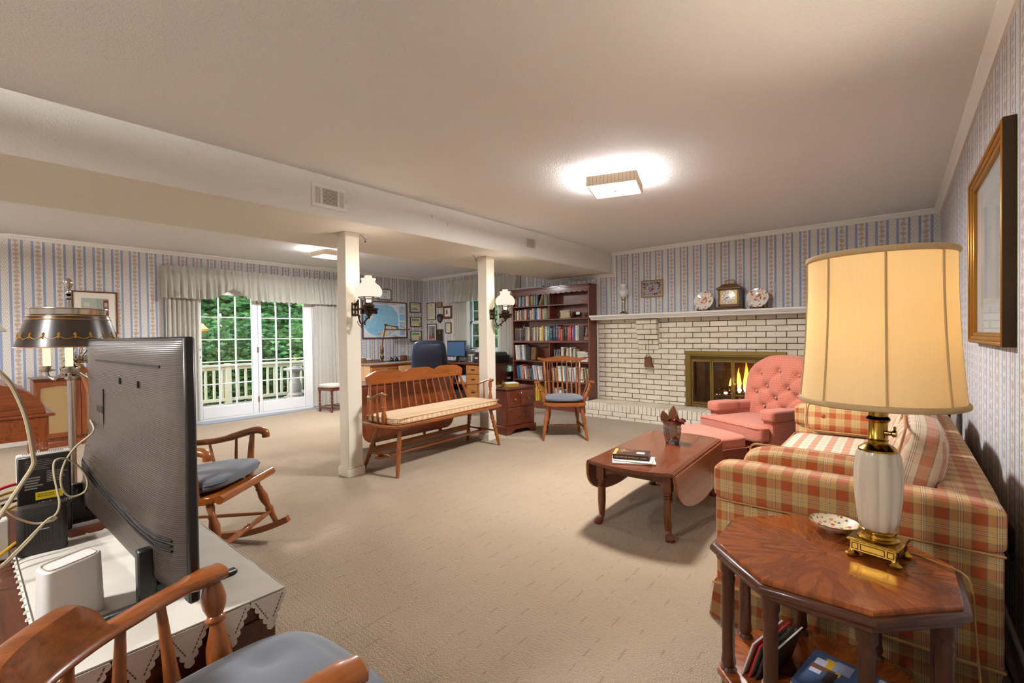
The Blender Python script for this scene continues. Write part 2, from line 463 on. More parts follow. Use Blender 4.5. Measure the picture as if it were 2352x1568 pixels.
# ---------------------------------------------------------------- air vents and screw holes on the beam
VD = plain('vent_dark', '5a4634', .8)
def vent(y0, y1, z0, z1, lab, three):
    t = thing('air_vent', lab, 'vent', (XB1, 0, 0))
    f = .03; w = y1-y0
    m = MB().box(0, y0, z0, .008, y1, z0+f, .002).box(0, y0, z1-f, .008, y1, z1, .002).box(0, y0, z0+f, .008, y0+f, z1-f, .002).box(0, y1-f, z0+f, .008, y1, z1-f, .002)
    s1, s2 = y0+w*.27, y0+w*.74
    m.box(0, s1-.008, z0+f, .009, s1+.006, z1-f, .001)
    if three: m.box(0, s2-.006, z0+f, .009, s2+.008, z1-f, .001)
    m.build('frame', WHITE, t)
    MB().box(.0005, y0+f*.8, z0+f*.8, .002, y1-f*.8, z1-f*.8).build('backing', VD, t)
    g = MB()
    e = s2 if three else y1-f
    n = 12
    for i in range(n):
        z = z0+f+(z1-z0-2*f)*(i+.5)/n; g.box(.002, s1+.006, z-.0025, .008, e-.006, z+.0022)
    for a, b in ((y0+f, s1-.008), (s2+.008, y1-f))[:2 if three else 1]:
        for i in range(5):
            y = a+(b-a)*(i+.5)/5; g.box(.002, y-.0022, z0+f, .008, y+.0022, z1-f)
    g.build('louvers', WHITE, t)
    MB().box(.004, y1-.014, (z0+z1)/2-.02, .02, y1-.01, (z0+z1)/2+.01, .001).build('lever', WHITE, t)
vent(1.703, 1.99, 2.208, 2.386, 'large white louvered air vent on beam above nearer post', True)
vent(4.22, 4.50, 2.226, 2.392, 'small white louvered air vent on beam beyond farther post', False)
for i, (y, z) in enumerate(((2.866, 2.345), (3.062, 2.306))):
    m = MB()
    for dz in (.008, -.008): m.lathe([(0,0),(.005,0),(.004,.003),(0,.004)], 8, T=TR(XB1, y, z+dz, ry=PI/2))
    tag(m.build('wall_mount_screw', plain('screw_grey', '8a8078', .5)), ('left' if i == 0 else 'right')+' pair of old screw anchors on the beam face', 'screw')
# ---------------------------------------------------------------- lamps fixed to the house, plus two added fill lights
def light(name, parent, loc, watts, color=(1,.86,.7), r=.05, kind='POINT', size=.3, rot=(0,0,0)):
    l = D.lights.new(name, kind); l.energy = watts; l.color = color
    if kind == 'AREA': l.size = size
    else: l.shadow_soft_size = r
    o = D.objects.new(name, l); COL.objects.link(o); o.location = loc; o.rotation_euler = rot
    if parent is not None: o.parent = parent
    return o
def pleated():
    k = NT('pleated_shade'); u = k.co('UV'); x = k.sep(u)[0]
    f = k.math('FRACT', k.math('MULTIPLY', x, 36))
    c = k.mix(k.math('LESS_THAN', f, .12), lin('e3cdb2'), lin('b89a78'))
    return k.done(k.bsdf(c, .8, 0, None, 0, .2, 0, c, .10))
PLEAT = pleated(); DIFF = emis('lit_diffuser', 'fff6ea', 1.6); PLEAT.cycles.emission_sampling = 'NONE'
BRASS = plain('brass', 'b48d3c', .28, 1); ABRASS = plain('antique_brass', '8a7340', .38, 1, .1, 60)
IRON = plain('dark_bronze', '3c2d1f', .4, .8)
def ceiling_light(x, y, rz, lab, w=90):
    t = thing('ceiling_light', lab, 'ceiling light', (x, y, ZC), rz, None)
    h = .185; a, b = -.108, -.036
    m = MB()
    for s in (-1, 1):
        m.box(-h, s*h-.004, a, h, s*h+.004, b).box(s*h-.004, -h, a, s*h+.004, h, b)
    m.build('pleated_shade', PLEAT, t, uv=True)
    MB().box(-h+.005, -h+.005, a+.002, h-.005, h-.005, a+.007).build('diffuser', DIFF, t)
    MB().lathe([(0,-.012),(.012,-.011),(.014,-.002),(.01,0),(0,0)], 14, T=TR(0,0,a+.001)).build('finial', plain('tan_finial', 'b9906a', .5), t)
    MB().lathe([(.05,-.02),(.06,-.004),(.06,0)], 20).lathe([(.006,-.1),(.006,0)], 8).build('canopy', WHITE, t)
    light('fixture_bulb', t, (0, 0, -.05), w*(.85 if y > 0 else 1.3), (.985,.985,.985), .05)
    light('fixture_panel', t, (0, 0, a-.004), w*(.85 if y > 0 else .22), (.985,.985,.985), 0, 'AREA', .35)
    return t
ceiling_light(-1.705, 3.33, math.radians(18), 'square pleated ceiling light over the coffee table', 90)
ceiling_light(-6.12, 3.36, 0, 'square pleated ceiling light near the french doors', 90)
ceiling_light(-1.9, -1.5, 0, 'added pleated fill light, unseen behind the camera, sitting side', 360)  # invented fixture out of view, added to brighten the sitting side
ceiling_light(-6.0, -1.3, 0, 'added pleated fill light, unseen behind the camera, garden side', 330)  # second added fixture, never in view, fills the garden side

MILK = emis('lit_milk_glass', 'ffecd6', .74)
CLEAR = glass('clear_glass', 'ffffff', .25)
def sconce(x, y, dz, lab):
    t = thing('wall_sconce', lab, 'sconce', (x, y, dz))
    cx = .213
    m = MB()
    for z in (1.42, 1.465, 1.51): m.box(0, -.035, z-.008, .012, .035, z+.008, .003)
    for yy in (-.03, 0, .03): m.box(0, yy-.006, 1.405, .012, yy+.006, 1.525, .003)
    for yy in (-.03, .03): m.lathe([(0,-.008),(.008,-.005),(.008,.005),(0,.008)], 8, T=TR(.012, yy, 1.465))
    m.build('wall_bracket', IRON, t)
    m = MB()
    m.tube(smoothpath([(.01,0,1.49),(.035,0,1.53),(.055,0,1.545),(.045,0,1.50),(.05,0,1.43),(.065,0,1.37),(.095,0,1.335),(.14,0,1.35),(.18,0,1.375),(cx,0,1.39)], 6), .007, 8)
    for p, r in (((.1,0,1.315),.012), ((.15,0,1.335),.009), ((.165,0,1.39),.012), ((.065,0,1.40),.012), ((.04,0,1.47),.010)):
        m.tube([(p[0]+r*math.cos(a*PI/5), 0, p[2]+r*math.sin(a*PI/5)) for a in range(10)], .0035, 6, close=True)
    m.tube(smoothpath([(.035,0,1.36),(.05,0,1.33),(.085,0,1.315)],4), .003, 6)
    m.build('scroll_arm', IRON, t)
    m = MB().lathe([(0,1.375),(.008,1.38),(.01,1.395),(.02,1.405),(.03,1.42),(.062,1.447),(.078,1.452),(.08,1.466),(.072,1.466),(.06,1.456),(.02,1.44),(0,1.44)], 22, T=TR(cx))
    for a in range(8): m.box(.05, -.006, 1.418, .072, .006, 1.445, .003, T=TR(cx, rz=a*PI/4))
    m.build('pierced_cup', IRON, t)
    MB().lathe([(.028,1.462),(.045,1.475),(.046,1.495),(.034,1.50),(.03,1.515),(0,1.515)], 18, T=TR(cx)).build('oil_font', IRON, t)
    MB().lathe([(.034,1.512),(.036,1.535),(.046,1.56),(.044,1.56),(.034,1.535),(.032,1.512)], 18, T=TR(cx)).build('chimney', CLEAR, t)
    m = MB().tube([(cx+.086*math.cos(a*PI/12), .086*math.sin(a*PI/12), 1.558) for a in range(24)], .003, 6, close=True)
    for a in range(3): m.tube([(cx+.03*math.cos(a*2.1), .03*math.sin(a*2.1), 1.5), (cx+.086*math.cos(a*2.1), .086*math.sin(a*2.1), 1.558)], .0018, 5)
    m.build('shade_ring', IRON, t)
    MB().lathe([(.092,1.562),(.108,1.578),(.113,1.60),(.108,1.63),(.09,1.658),(.065,1.675),(.055,1.688),(.056,1.70),(.064,1.718),(.061,1.718),(.052,1.70),(.05,1.688),(.06,1.67),(.085,1.653),(.104,1.625),(.108,1.60),(.104,1.58),(.09,1.565)], 32, T=TR(cx)).build('milk_glass_shade', MILK, t)
    MB().lathe([(.03,1.69),(.031,1.742),(.029,1.742),(.028,1.69)], 16, T=TR(cx)).build('chimney_top', MILK, t)
    light('sconce_glow', t, (cx, 0, 1.545), 1.2, (1,.88,.72), .03)
    light('sconce_glow', t, (cx, 0, 1.78), 1.6, (1,.88,.72), .05)
    return t
sconce(-3.67, 2.24, 0, 'oil lamp style wall sconce on the nearer post')
sconce(-3.65, 4.0, 0, 'oil lamp style wall sconce on the farther post')
def hook(x, y, lab):
    t = thing('hanging_swag_hook', lab, 'hook', (x, y, ZB))
    MB().box(-.03, -.045, -.006, .03, .045, 0, .002).build('plate', WHITE, t)
    MB().lathe([(.012,-.03),(.012,-.005)], 12).build('stem', WHITE, t)
    MB().tube([(0,-.045,-.006),(0,-.01,-.035),(0,0,-.06),(0,.006,-.03)], .002, 6).lathe([(0,-.07),(.006,-.066),(.006,-.06),(0,-.056)], 8).build('wire_hook', IRON, t)
hook(-3.69, 2.365, 'small white hook plate under the beam beside the nearer post')
hook(-3.70, 3.80, 'small white hook plate under the beam beside the farther post')

# ---------------------------------------------------------------- curtains
def curtain_mat(name, col, tr):
    k = NT(name); o = k.co()
    w = k.noise(o, 700, 1)
    a = k.bsdf(col, .9, 0, k.bump(w, .15, .001), 0, .1)
    b = k.n('BsdfTranslucent', {'Color': lin(col)}).outputs[0]
    m = k.n('MixShader'); k.put(m.inputs[0], tr); k.put(m.inputs[1], a); k.put(m.inputs[2], b)
    return k.done(m.outputs[0])
CURT = curtain_mat('cream_curtain', 'f4f0e6', .14)
def panel(name, lab, axis, base, u0, u1, z0, z1, folds, amp, gap, taper=0, grp=None):
    "pleated hanging cloth; axis 1 hangs on the left wall (offset +x), axis 0 on the far wall (offset -y)"
    ph = RND.random()*6
    def f(u, v):
        w = u1-u0; c = (u0+u1)/2
        uu = c+(u-.5)*w*(1-taper*(1-v))
        k = .75+.25*(1-v)
        off = gap+amp*k*(math.sin(u*folds*2*PI+ph)+.35*math.sin(u*folds*4.3*PI+ph*2+v))
        z = z1+(z0-z1)*v
        return (base+off, uu, z) if axis == 1 else (uu, base-off, z)
    m = MB().sheet(f, max(24, int(folds*12)), 8, .003)
    return tag(m.build(name, CURT, smooth=80), lab, 'curtain', grp)
panel('curtain', 'cream curtain panel left of the french doors', 1, XL, 1.84, 2.235, .03, 2.2, 7, .018, .065)
panel('curtain', 'cream curtain panel right of the french doors', 1, XL, 3.93, 4.43, .03, 2.2, 7, .022, .07, .12)
panel('curtain', 'cream curtain panel at left side of the desk window', 0, YF, -6.88, -6.40, .90, 2.2, 7, .016, .06)
panel('curtain', 'cream curtain panel between desk window and bookcase', 0, YF, -5.66, -5.24, .82, 2.2, 6, .016, .06)
def valance(lab, axis, base, u0, u1, zb, zr, zt, folds, gap, bunch=None):
    def f(u, v):
        t = u*(u1-u0)+u0
        n = math.sin(u*folds*2*PI)+.5*math.sin(u*folds*3.37*PI+1)+.3*math.sin(u*folds*7.1)
        z = zt+(zb-zt)*v
        zz = (zt-z)/(zt-zb)
        lift = 0
        if bunch:
            c, w, hgt = bunch
            g = math.exp(-((t-c)/w)**2)
            lift = g*hgt
        if z > zr:                        # ruffled heading
            off = gap+.012*n; z += .012*math.sin(u*folds*5.3+2)
        else:
            q = (zr-z)/(zr-zb)
            off = gap+(.006+.02*q)*n+.045*q
            z += lift*q + .006*math.sin(u*folds*2*PI)*q
            if lift: off += .05*(lift/bunch[2])*math.sin(q*PI)
        if abs(z-zr) < .02: off -= .008
        e = min(u, 1-u)                     # returns to the wall
        off *= min(1, .25+e*60)
        return (base+off, t, z) if axis == 1 else (t, base-off, z)
    m = MB().sheet(f, int(folds*9), 14, .003)
    t = m.build('valance', CURT, smooth=80)
    return tag(t, lab, 'valance')
valance('cream ruffled valance over the french doors', 1, XL, 1.80, 4.46, 1.80, 2.175, 2.255, 34, .09, (2.68, .17, .17))
valance('cream ruffled valance over the desk window', 0, YF, -6.99, -5.15, 1.885, 2.24, 2.315, 22, .09)

# ---------------------------------------------------------------- outdoors
def leafmat(name, a, b):
    k = NT(name); r = k.n('ObjectInfo').outputs['Random']
    n = k.noise(k.co(), 1.3, 2)
    c = k.mix(k.math('ADD', k.math('MULTIPLY', r, .5), k.math('MULTIPLY', n, .6)), lin(a), lin(b))
    A = k.bsdf(c, .6, 0, None, 0, .3)
    B = k.n('BsdfTranslucent', {'Color': c}).outputs[0]
    m = k.n('MixShader'); k.put(m.inputs[0], .35); k.put(m.inputs[1], A); k.put(m.inputs[2], B)
    return k.done(m.outputs[0])
LEAF = leafmat('leaves', '26411a', '587a34'); BARK = plain('bark', '5a4a3c', .9, 0, .4, 30)
def crown(rx, rz, n, size, seed):
    r = random.Random(seed); m = MB()
    blobs = []
    for i in range(16):
        a = r.random()*2*PI; e = r.uniform(-.8, 1)
        k = r.uniform(.3, .75)
        blobs.append((rx*k*math.cos(a), rx*k*math.sin(a), rz*e*.75, r.uniform(.35,.6)*rx))
    for i in range(n):
        bx, by, bz, br = blobs[i % len(blobs)]
        d = Vector((r.gauss(0,1), r.gauss(0,1), r.gauss(0,1))).normalized()*br*r.uniform(.55, 1.02)
        p = Vector((bx, by, bz))+d
        q = Vector((r.gauss(0,1), r.gauss(0,1), r.gauss(0,1)+.6)).normalized().to_track_quat('Z', 'Y').to_matrix()
        s = size*r.uniform(.6, 1.4)
        m.add([p+q@Vector((-s*.5,0,0)), p+q@Vector((0,-s*.28,.1*s)), p+q@Vector((s*.5,0,0)), p+q@Vector((0,s*.28,.1*s))], [(0,1,2,3)])
    return m
CR = [crown(1.9, 1.9, 11000, .15, s).build('crown', LEAF, smooth=0) for s in (1, 2)]
for c in CR: COL.objects.unlink(c)
GZ = -1.6
def tree(x, y, zc, s, sz, k, lab):
    t = thing('tree', lab, 'tree', (x, y, GZ), 0, 'trees beyond the deck')
    c = CR[k].copy(); c.data = CR[k].data; COL.objects.link(c); c.parent = t
    c.location = (0, 0, zc-GZ); c.scale = (s, s, sz); c.rotation_euler = (0, 0, RND.random()*6.28)
    m = MB(); m.tube([(0,0,0),(.05,.03,(zc-GZ)*.5),(0,0,zc-GZ)], [.16*s,.12*s,.06*s], 8)
    m.build('trunk', BARK, t)
for i, a in enumerate(((-11.9,1.4,.1,.85,.9,0),(-12.2,3.7,-.1,.9,.9,1),(-11.8,5.6,.1,.85,.95,0),(-14.6,2.6,2.0,1.25,1.3,1),(-14.3,4.8,2.1,1.2,1.3,0),(-13.9,7.2,1.8,1.15,1.2,1),(-15.5,.6,1.9,1.2,1.3,0),(-17.5,3.8,4.0,1.6,1.5,1),(-17,7,3.8,1.6,1.5,0))):
    tree(*a, 'green leafy tree beyond the deck, behind the french doors')
for i, a in enumerate(((-8.6,9.6,1.0,.9,1.0,0),(-10.4,10.8,1.6,1.1,1.1,1),(-7.4,9.2,.2,.8,.9,1),(-11.6,12.4,3.2,1.4,1.5,0),(-8.9,12.2,3.4,1.3,1.4,1))):
    tree(*a, 'green leafy tree outside the desk window')
struct('ground', MB().box(-34, -14, GZ-.2, 8, 30, GZ), plain('lawn', '4c6a34', .95, 0, .5, 20), 'lawn below the deck')
DECK = wood('deck_boards', '8a7c6c', '6a5d4c', 1, .8, 0); RAILM = plain('deck_paint', 'ab9a78', .6, 0, .08, 60)
m = MB()
for i in range(16): m.box(-10.15+i*.135, -.5, -.09, -10.15+i*.135+.128, 7.5, -.05, .003)
struct('deck_floor', m, DECK, 'wooden deck outside the french doors')
t = thing('deck_railing', 'cream painted deck railing outside the french doors', 'railing', (-10.05, 0, -.05))
MB().box(-.07, -.4, .735, .07, 7.4, .775, .005).box(-.025, -.4, .67, .025, 7.4, .735, .004).box(-.025, -.4, .06, .025, 7.4, .12, .004).build('rail', RAILM, t)
for py in (.1, 1.72, 3.35, 4.98, 6.6): MB().box(-.05, py-.05, 0, .05, py+.05, .79, .005).build('post', RAILM, t)
b0 = MB().box(-.02, -.02, .1, .02, .02, .68, .003).build('baluster', RAILM, t, loc=(0, -.25, 0))
for i in range(1, 54):
    y = -.25+i*.14
    if min(abs(y-p) for p in (.1, 1.72, 3.35, 4.98, 6.6)) < .075: continue
    c = b0.copy(); COL.objects.link(c); c.parent = t; c.location = (0, y, 0)
STONE = plain('weathered_stone', '6e6152', .9, 0, .5, 40, 0, .3)
t = thing('stone_pedestal', 'weathered stone birdbath pedestal standing on the deck', 'pedestal', (-9.6, 4.45, -.05))
MB().box(-.17, -.17, 0, .17, .17, .07, .01).lathe([(.15,.07),(.15,.11),(.11,.15),(.13,.25),(.09,.42),(.075,.55),(.10,.60)], 16).build('shaft', STONE, t)
MB().box(-.17, -.17, .6, .17, .17, .65, .01).lathe([(.12,.65),(.1,.68)], 16).build('cap', STONE, t)
t = thing('hanging_bird_feeder', 'round yellow bird feeder hanging outside left french door', 'bird feeder', (-10.25, 2.98, 1.42))
MB().lathe([(0,-.09),(.06,-.085),(.11,-.04),(.115,0),(.07,.05),(.03,.1),(0,.105)], 16).build('body', plain('feeder_yellow', 'a8742a', .5), t)
MB().tube([(0,0,.1),(0,0,1.6)], .004, 6).build('wire', IRON, t)
t = thing('hanging_seed_tray', 'brown seed tray with green roof hanging outside left french door', 'bird feeder', (-10.25, 2.62, 1.02))
MB().box(-.12, -.16, 0, .12, .16, .06, .01).box(-.03, -.06, .05, .03, .06, .16, .01).build('tray', plain('feeder_brown', '5a3326', .7), t)
MB().box(-.1, -.1, .15, .1, .1, .24, .03).build('roof', plain('feeder_green', '1f5a34', .5), t)
MB().tube([(0,0,.23),(0,0,2.0)], .004, 6).build('wire', IRON, t)
t = MB().prism([(XL+.02,2.03),(XL+.30,2.2),(XL+.26,3.0),(XL+.14,4.02),(XL+.02,4.04)], .001, .008, .002)
tag(t.build('door_mat', cloth('slate_mat', '8a93a0', .95, 300, .3)), 'thin blue grey mat lying along the french door threshold', 'mat')
# ---------------------------------------------------------------- fireplace
def brickm(name, a, b, rough=.85):
    k = NT(name); o = k.co()
    c = k.ramp(k.noise(k.map(o, (4,4,13)), 1, 3), [(.3, a), (.65, b)])
    sp = k.math('MULTIPLY', k.math('GREATER_THAN', k.noise(o, 170, 2), .66), .3)
    return k.done(k.bsdf(k.mix(sp, c, lin('9a866e')), rough, 0, k.bump(k.noise(o, 140, 3), .25, .004), 0, .2))
BRICK = brickm('cream_brick', 'd6c9b3', 'e8decd'); MORT = plain('brown_mortar', '6d4a31', .95, 0, .3, 90)
SOOT = plain('sooty_brick', '4a3526', .9, 0, .3, 40, 0, .3)
fp = thing('fireplace', 'cream painted brick fireplace with raised hearth across the far wall', 'fireplace', (0, 0, 0))
yb = 6.398
m = MB(); r = random.Random(3)
x_end, course, L, g = XR-.002, .0743, .2225, .009
def bricks(m, z0, z1, xa, xb, y0, y1, off, holes=(), mat=0, L=L, g=g):
    x = xa-off
    while x < xb:
        a, b = max(xa, x+g/2), min(xb, x+L-g/2)
        x += L
        if b-a < .012: continue
        segs = [(a, b)]
        for h0, h1, hz0, hz1 in holes:
            if z1 > hz0+.01 and z0 < hz1-.01:
                n = []
                for p, q in segs:
                    if q <= h0 or p >= h1: n.append((p, q))
                    else:
                        if p < h0-.012: n.append((p, h0))
                        if q > h1+.012: n.append((h1, q))
                segs = n
        for p, q in segs: m.box(p, y0+r.uniform(-.001,.0015), z0, q, y1, z1, .0025, mat)
k = 0
zt = 1.301+course
for i in range(17):
    z1 = zt+course-i*course-g/2; z0 = z1-course+g
    if i == 0: z1 = 1.435
    if z1 < .23: break
    bricks(m, max(z0, .219), z1, -3.587, x_end, yb, yb+.02, (.0, .1112)[i % 2], [(FB[0], FB[1], .2, FB[3])])
wallgrid(m, 0, yb+.006, YF, -3.587, x_end, .21, 1.43, [(FB[0], FB[1], .2, FB[3])])
mm = MB(); wallgrid(mm, 0, yb+.006, YF, -3.587, x_end, .21, 1.43, [(FB[0], FB[1], .2, FB[3])]); cnt = len(mm.m)
m.m[-cnt:] = [1]*cnt
m.build('brick_face', [BRICK, MORT], fp)
for xa, xb in ((-2.92, -2.615), (-.64, -.335)):
    m = MB()
    for i in range(6):
        z1 = 1.43-i*course; d = (.10, .10, .085, .06, .035, .015)[i]
        bricks(m, z1-course+g/2, z1-g/2, xa, xb, yb-d, yb+.002, (.0, .1112)[i % 2])
        m.box(xa+.004, yb-d+.006, z1-course, xb-.004, yb+.002, z1, 0, 1)
    m.build('corbel', [BRICK, MORT], fp)
m = MB(); yh = 5.98
x = -3.592
while x < XR-.03:
    m.box(x+.003, yh, .108, min(x+.0575, XR-.004), yh+.20, .217+r.uniform(-.001,.001), .003)
    m.box(x+.003, yh+.207, .108, min(x+.0575, XR-.004), yb+.004, .2165+r.uniform(-.001,.001), .003)
    x += .0605
bricks(m, .043, .104, -3.592, x_end, yh+.004, yh+.1, 0); bricks(m, -.02, .038, -3.592, x_end, yh+.004, yh+.1, .1)
for xx in (0,): m.box(-3.589, yh+.01, 0, XR-.004, yb+.02, .212, 0, 1)
m.build('hearth', [BRICK, MORT], fp)
m = MB()
pr = [(0,1.432),(-.19,1.432),(-.205,1.437),(-.21,1.45),(-.228,1.46),(-.238,1.472),(-.255,1.482),(-.258,1.503),(0,1.505)]
vs = [(x, yb+a, z) for x in (-3.602, XR-.001) for a, z in pr]; n = len(pr)
m.add(vs, [tuple(range(n))[::-1], tuple(range(n, 2*n))]+[(i, (i+1) % n, (i+1) % n+n, i+n) for i in range(n)])
m.build('mantel_shelf', plain('mantel_white', 'ece8e0', .4), fp, smooth=0)
m = MB(); d0, d1 = YF+.0, YF+.48
m.box(FB[0]-.02, d1, .2, FB[1]+.02, d1+.03, 1.0).box(FB[0]-.03, d0+.005, .2, FB[0], d1, 1.0).box(FB[1], d0+.005, .2, FB[1]+.03, d1, 1.0).box(FB[0]-.02, d0+.005, FB[3], FB[1]+.02, d1, FB[3]+.03).box(FB[0]-.02, yb+.03, .2, FB[1]+.02, d1, .235)
m.build('firebox', SOOT, fp)
# burning logs
LOG = plain('charred_log', '3a2a20', .9, 0, .6, 50, 0, .4)
def log(a, b, r0, lab, ember=False):
    a = Vector(a); b = Vector(b); n = 10
    pts = [a+(b-a)*i/n+Vector((0, 0, .006*math.sin(i*1.7))) for i in range(n+1)]
    m = MB().tube(pts, [r0*(1+.08*math.sin(i*2.3)) for i in range(n+1)], 10)
    o = m.build('firewood_log', LOG); tag(o, lab, 'log', 'burning logs')
    if ember:
        e = MB()
        for i in range(26):
            t = r.random(); an = r.uniform(PI*.9, 2.1*PI); c = a+(b-a)*t
            e.add(*(lambda c, q: ([c+Vector((-q,0,0)), c+Vector((0,-.002,-q*.6)), c+Vector((q,0,0)), c+Vector((0,-.002,q*.6))], [(0,1,2,3)]))(c+Vector((0, r0*1.05*math.sin(an)*.9, r0*math.cos(an)*.9)), r.uniform(.006,.016)))
        e.build('embers', emis('ember', 'ff7a2a', 5), o)
    return o
log((-1.98, 6.62, .37), (-1.50, 6.68, .52), .055, 'thick log leaning across the fire from lower left', True)
log((-1.84, 6.60, .33), (-1.40, 6.64, .345), .05, 'dark log lying low in front of the fire', True)
log((-1.75, 6.75, .38), (-1.25, 6.78, .37), .055, 'log at the back of the fire, half hidden by flames')
m = MB()
for i in range(7): m.tube([(-1.95+i*.12, 6.54, .36), (-1.95+i*.12, 6.56, .275), (-1.95+i*.12, 6.86, .275)], .009, 6)
for y in (6.6, 6.82): m.tube([(-1.99, y, .262), (-1.2, y, .262)], .009, 6)
for x in (-1.96, -1.23):
    for y in (6.6, 6.82): m.tube([(x, y, .235), (x, y, .265)], .01, 6)
tag(m.build('fire_grate', IRON), 'black iron grate holding the logs', 'grate')
def flamemat():
    k = NT('flame'); g = k.sep(k.co('Generated'))[2]
    c = k.ramp(g, [(0, 'fff0b0'), (.35, 'ffc24a'), (.75, 'ff7a1a'), (1, 'd8380a')])
    e = k.n('Emission', {'Color': c, 'Strength': 9}).outputs[0]; tr = k.n('BsdfTransparent').outputs[0]
    mx = k.n('MixShader'); k.put(mx.inputs[0], k.math('SUBTRACT', .95, k.math('MULTIPLY', g, .6))); k.put(mx.inputs[1], tr); k.put(mx.inputs[2], e)
    return k.done(mx.outputs[0])
FLAME = flamemat()
m = MB()
for i in range(16):
    x = -1.78+.045*i+r.uniform(-.02,.02); y = 6.66+r.uniform(-.05,.08); hh = (.10+.30*math.exp(-((x+1.58)/.13)**2))*r.uniform(.7,1.15)
    w = r.uniform(.026,.045); sw = r.uniform(-.03,.03)
    m.tube([(x+sw*math.sin(t*3)*t, y, .36+.14*max(0,min(1,(x+1.95)/.5))*.6+hh*t) for t in (0,.12,.3,.5,.7,.85,1)], [w*.4,w,w*1.05,w*.8,w*.5,w*.25,.001], 8)
tag(m.build('fire', FLAME), 'bright orange flames rising from the logs', 'fire')
light('fire_glow', None, (-1.5, 6.62, .56), 7, (1,.5,.16), .08)
# brass screen
sc = thing('fireplace_screen', 'antique brass fireplace screen with bifold glass doors', 'fire screen', (0, yb, 0))
m = MB().box(-2.236, -.028, .218, -2.16, .0, .925, .004).box(-1.10, -.028, .218, -1.026, .0, .925, .004).box(-2.236, -.032, .922, -1.026, 0, .975, .004).box(-2.16, -.022, .222, -1.10, 0, .262, .003)
m.box(-2.162, -.02, .905, -1.1, -.004, .924, .002).box(-2.162, -.02, .858, -1.1, -.004, .868, .002)
m.build('frame', ABRASS, sc)
m = MB().box(-2.16, -.012, .866, -1.1, -.004, .906)
for i in range(5): m.box(-2.158, -.017, .870+i*.0075, -1.102, -.008, .873+i*.0075)
m.build('vent_strip', plain('dark_brass', '5d4c2c', .4, 1), sc)
FGL = glass('fire_glass', 'e8dcc8', 0, .03)
for i in range(4):
    x0 = -2.158+i*.2645; x1 = x0+.262
    f = MB().box(x0, -.02, .264, x0+.022, -.008, .856, .003).box(x1-.022, -.02, .264, x1, -.008, .856, .003).box(x0+.02, -.02, .264, x1-.02, -.008, .29, .003).box(x0+.02, -.02, .832, x1-.02, -.008, .856, .003)
    dd = f.build('glass_door', ABRASS, sc)
    MB().box(x0+.02, -.015, .286, x1-.02, -.012, .836).build('pane', FGL, dd)
    if i in (1, 2): MB().lathe([(.004,0),(.005,.012),(.010,.016),(.009,.024),(0,.026)], 10, T=TR((x1-.011, x0+.011)[i-1], -.02, .56, rx=PI/2)).build('knob', BRASS, dd)
# bellows-shaped match holder hanging from a chain
t = thing('hanging_match_holder', 'brown leather boot shaped match holder hanging on brick corbel', 'match holder', (-2.715, yb-.125, 0))
LEA = plain('brown_leather', '6d4527', .6, 0, .2, 60)
MB().prism([(-.062,.745),(.068,.735),(.072,.75),(.04,.80),(.036,.835),(.045,.87),(.01,.895),(-.055,.89)], -.02, .02, .006, T=TR(0,0,0, rx=PI/2)).build('holder', LEA, t)
m = MB().tube([(-.04,0,.885),(-.006,0,.93),(.03,0,.885)], .004, 6)
for i in range(11): m.lathe([(0,-.009),(.006,0),(0,.009)], 6, T=TR(-.006,0,.94+i*.019))
m.build('chain', plain('chain_iron', '6b4d34', .5, .6), t)
MB().lathe([(0,0),(.007,.002),(.005,.012),(.005,.05)], 8, T=TR(-.006, .002, 1.13, rx=-PI/2)).build('hook', IRON, t)

# ---------------------------------------------------------------- things on the mantel
MZ = 1.505
t = thing('oil_lamp', 'glass oil lamp with frosted chimney on left end of mantel', 'oil lamp', (-3.095, 6.28, MZ))
SILV = plain('aged_silver', 'a89c8c', .3, .9)
MB().lathe([(.065,0),(.066,.012),(.05,.03),(.02,.05),(.014,.08),(.022,.10),(.016,.13),(.022,.16),(.03,.19),(.022,.21),(.018,.225)], 20).build('base', SILV, t)
MB().lathe([(.03,.225),(.032,.245),(.028,.252)], 16).build('burner', SILV, t)
k = NT('frosted_glass'); MC['frost'] = k.done(k.bsdf('dcdad6', .3, 0, None, .3, .5))
FROST = MC['frost']
m = MB().lathe([(.03,.25),(.055,.275),(.074,.32),(.068,.355),(.045,.385),(.04,.41),(.052,.445),(.049,.445),(.037,.41),(.042,.385),(.064,.355),(.07,.32),(.052,.28),(.028,.252)], 22)
m.build('chimney', FROST, t)
WAL = wood('walnut', '6e4526', '3d2413', 0, .35, .3)
t = thing('mantel_clock', 'walnut bracket clock with silvered dial at centre of mantel', 'clock', (-1.633, 6.29, MZ))
m = MB()
m.box(-.17, -.10, 0, .17, .10, .022, .004).box(-.158, -.09, .022, .158, .09, .04, .008).box(-.13, -.075, .04, .13, .075, .262, .004)
m.box(-.15, -.09, .258, .15, .09, .285, .007)
m.add([(-.13,-.08,.285),(.13,-.08,.285),(.13,.08,.285),(-.13,.08,.285),(-.07,-.045,.33),(.07,-.045,.33),(.07,.045,.33),(-.07,.045,.33)], [(0,1,5,4),(1,2,6,5),(2,3,7,6),(3,0,4,7),(4,5,6,7)])
m.build('case', WAL, t)
MB().box(-.102, -.079, .07, .102, -.073, .245, .002).build('dial_plate', plain('dial_brass', 'a88a52', .4, .8), t)
m = MB().lathe([(.084,0),(.086,.004),(.08,.006)], 32).build('dial', plain('silver_dial', 'd9d4c8', .35, .3), t)
m.location = (0, -.078, .158); m.rotation_euler = (PI/2, 0, 0)
q = MB()
for i in range(12): q.box(-.003, .056, .0062, .003, .074, .0075, T=TR(rz=i*PI/6))
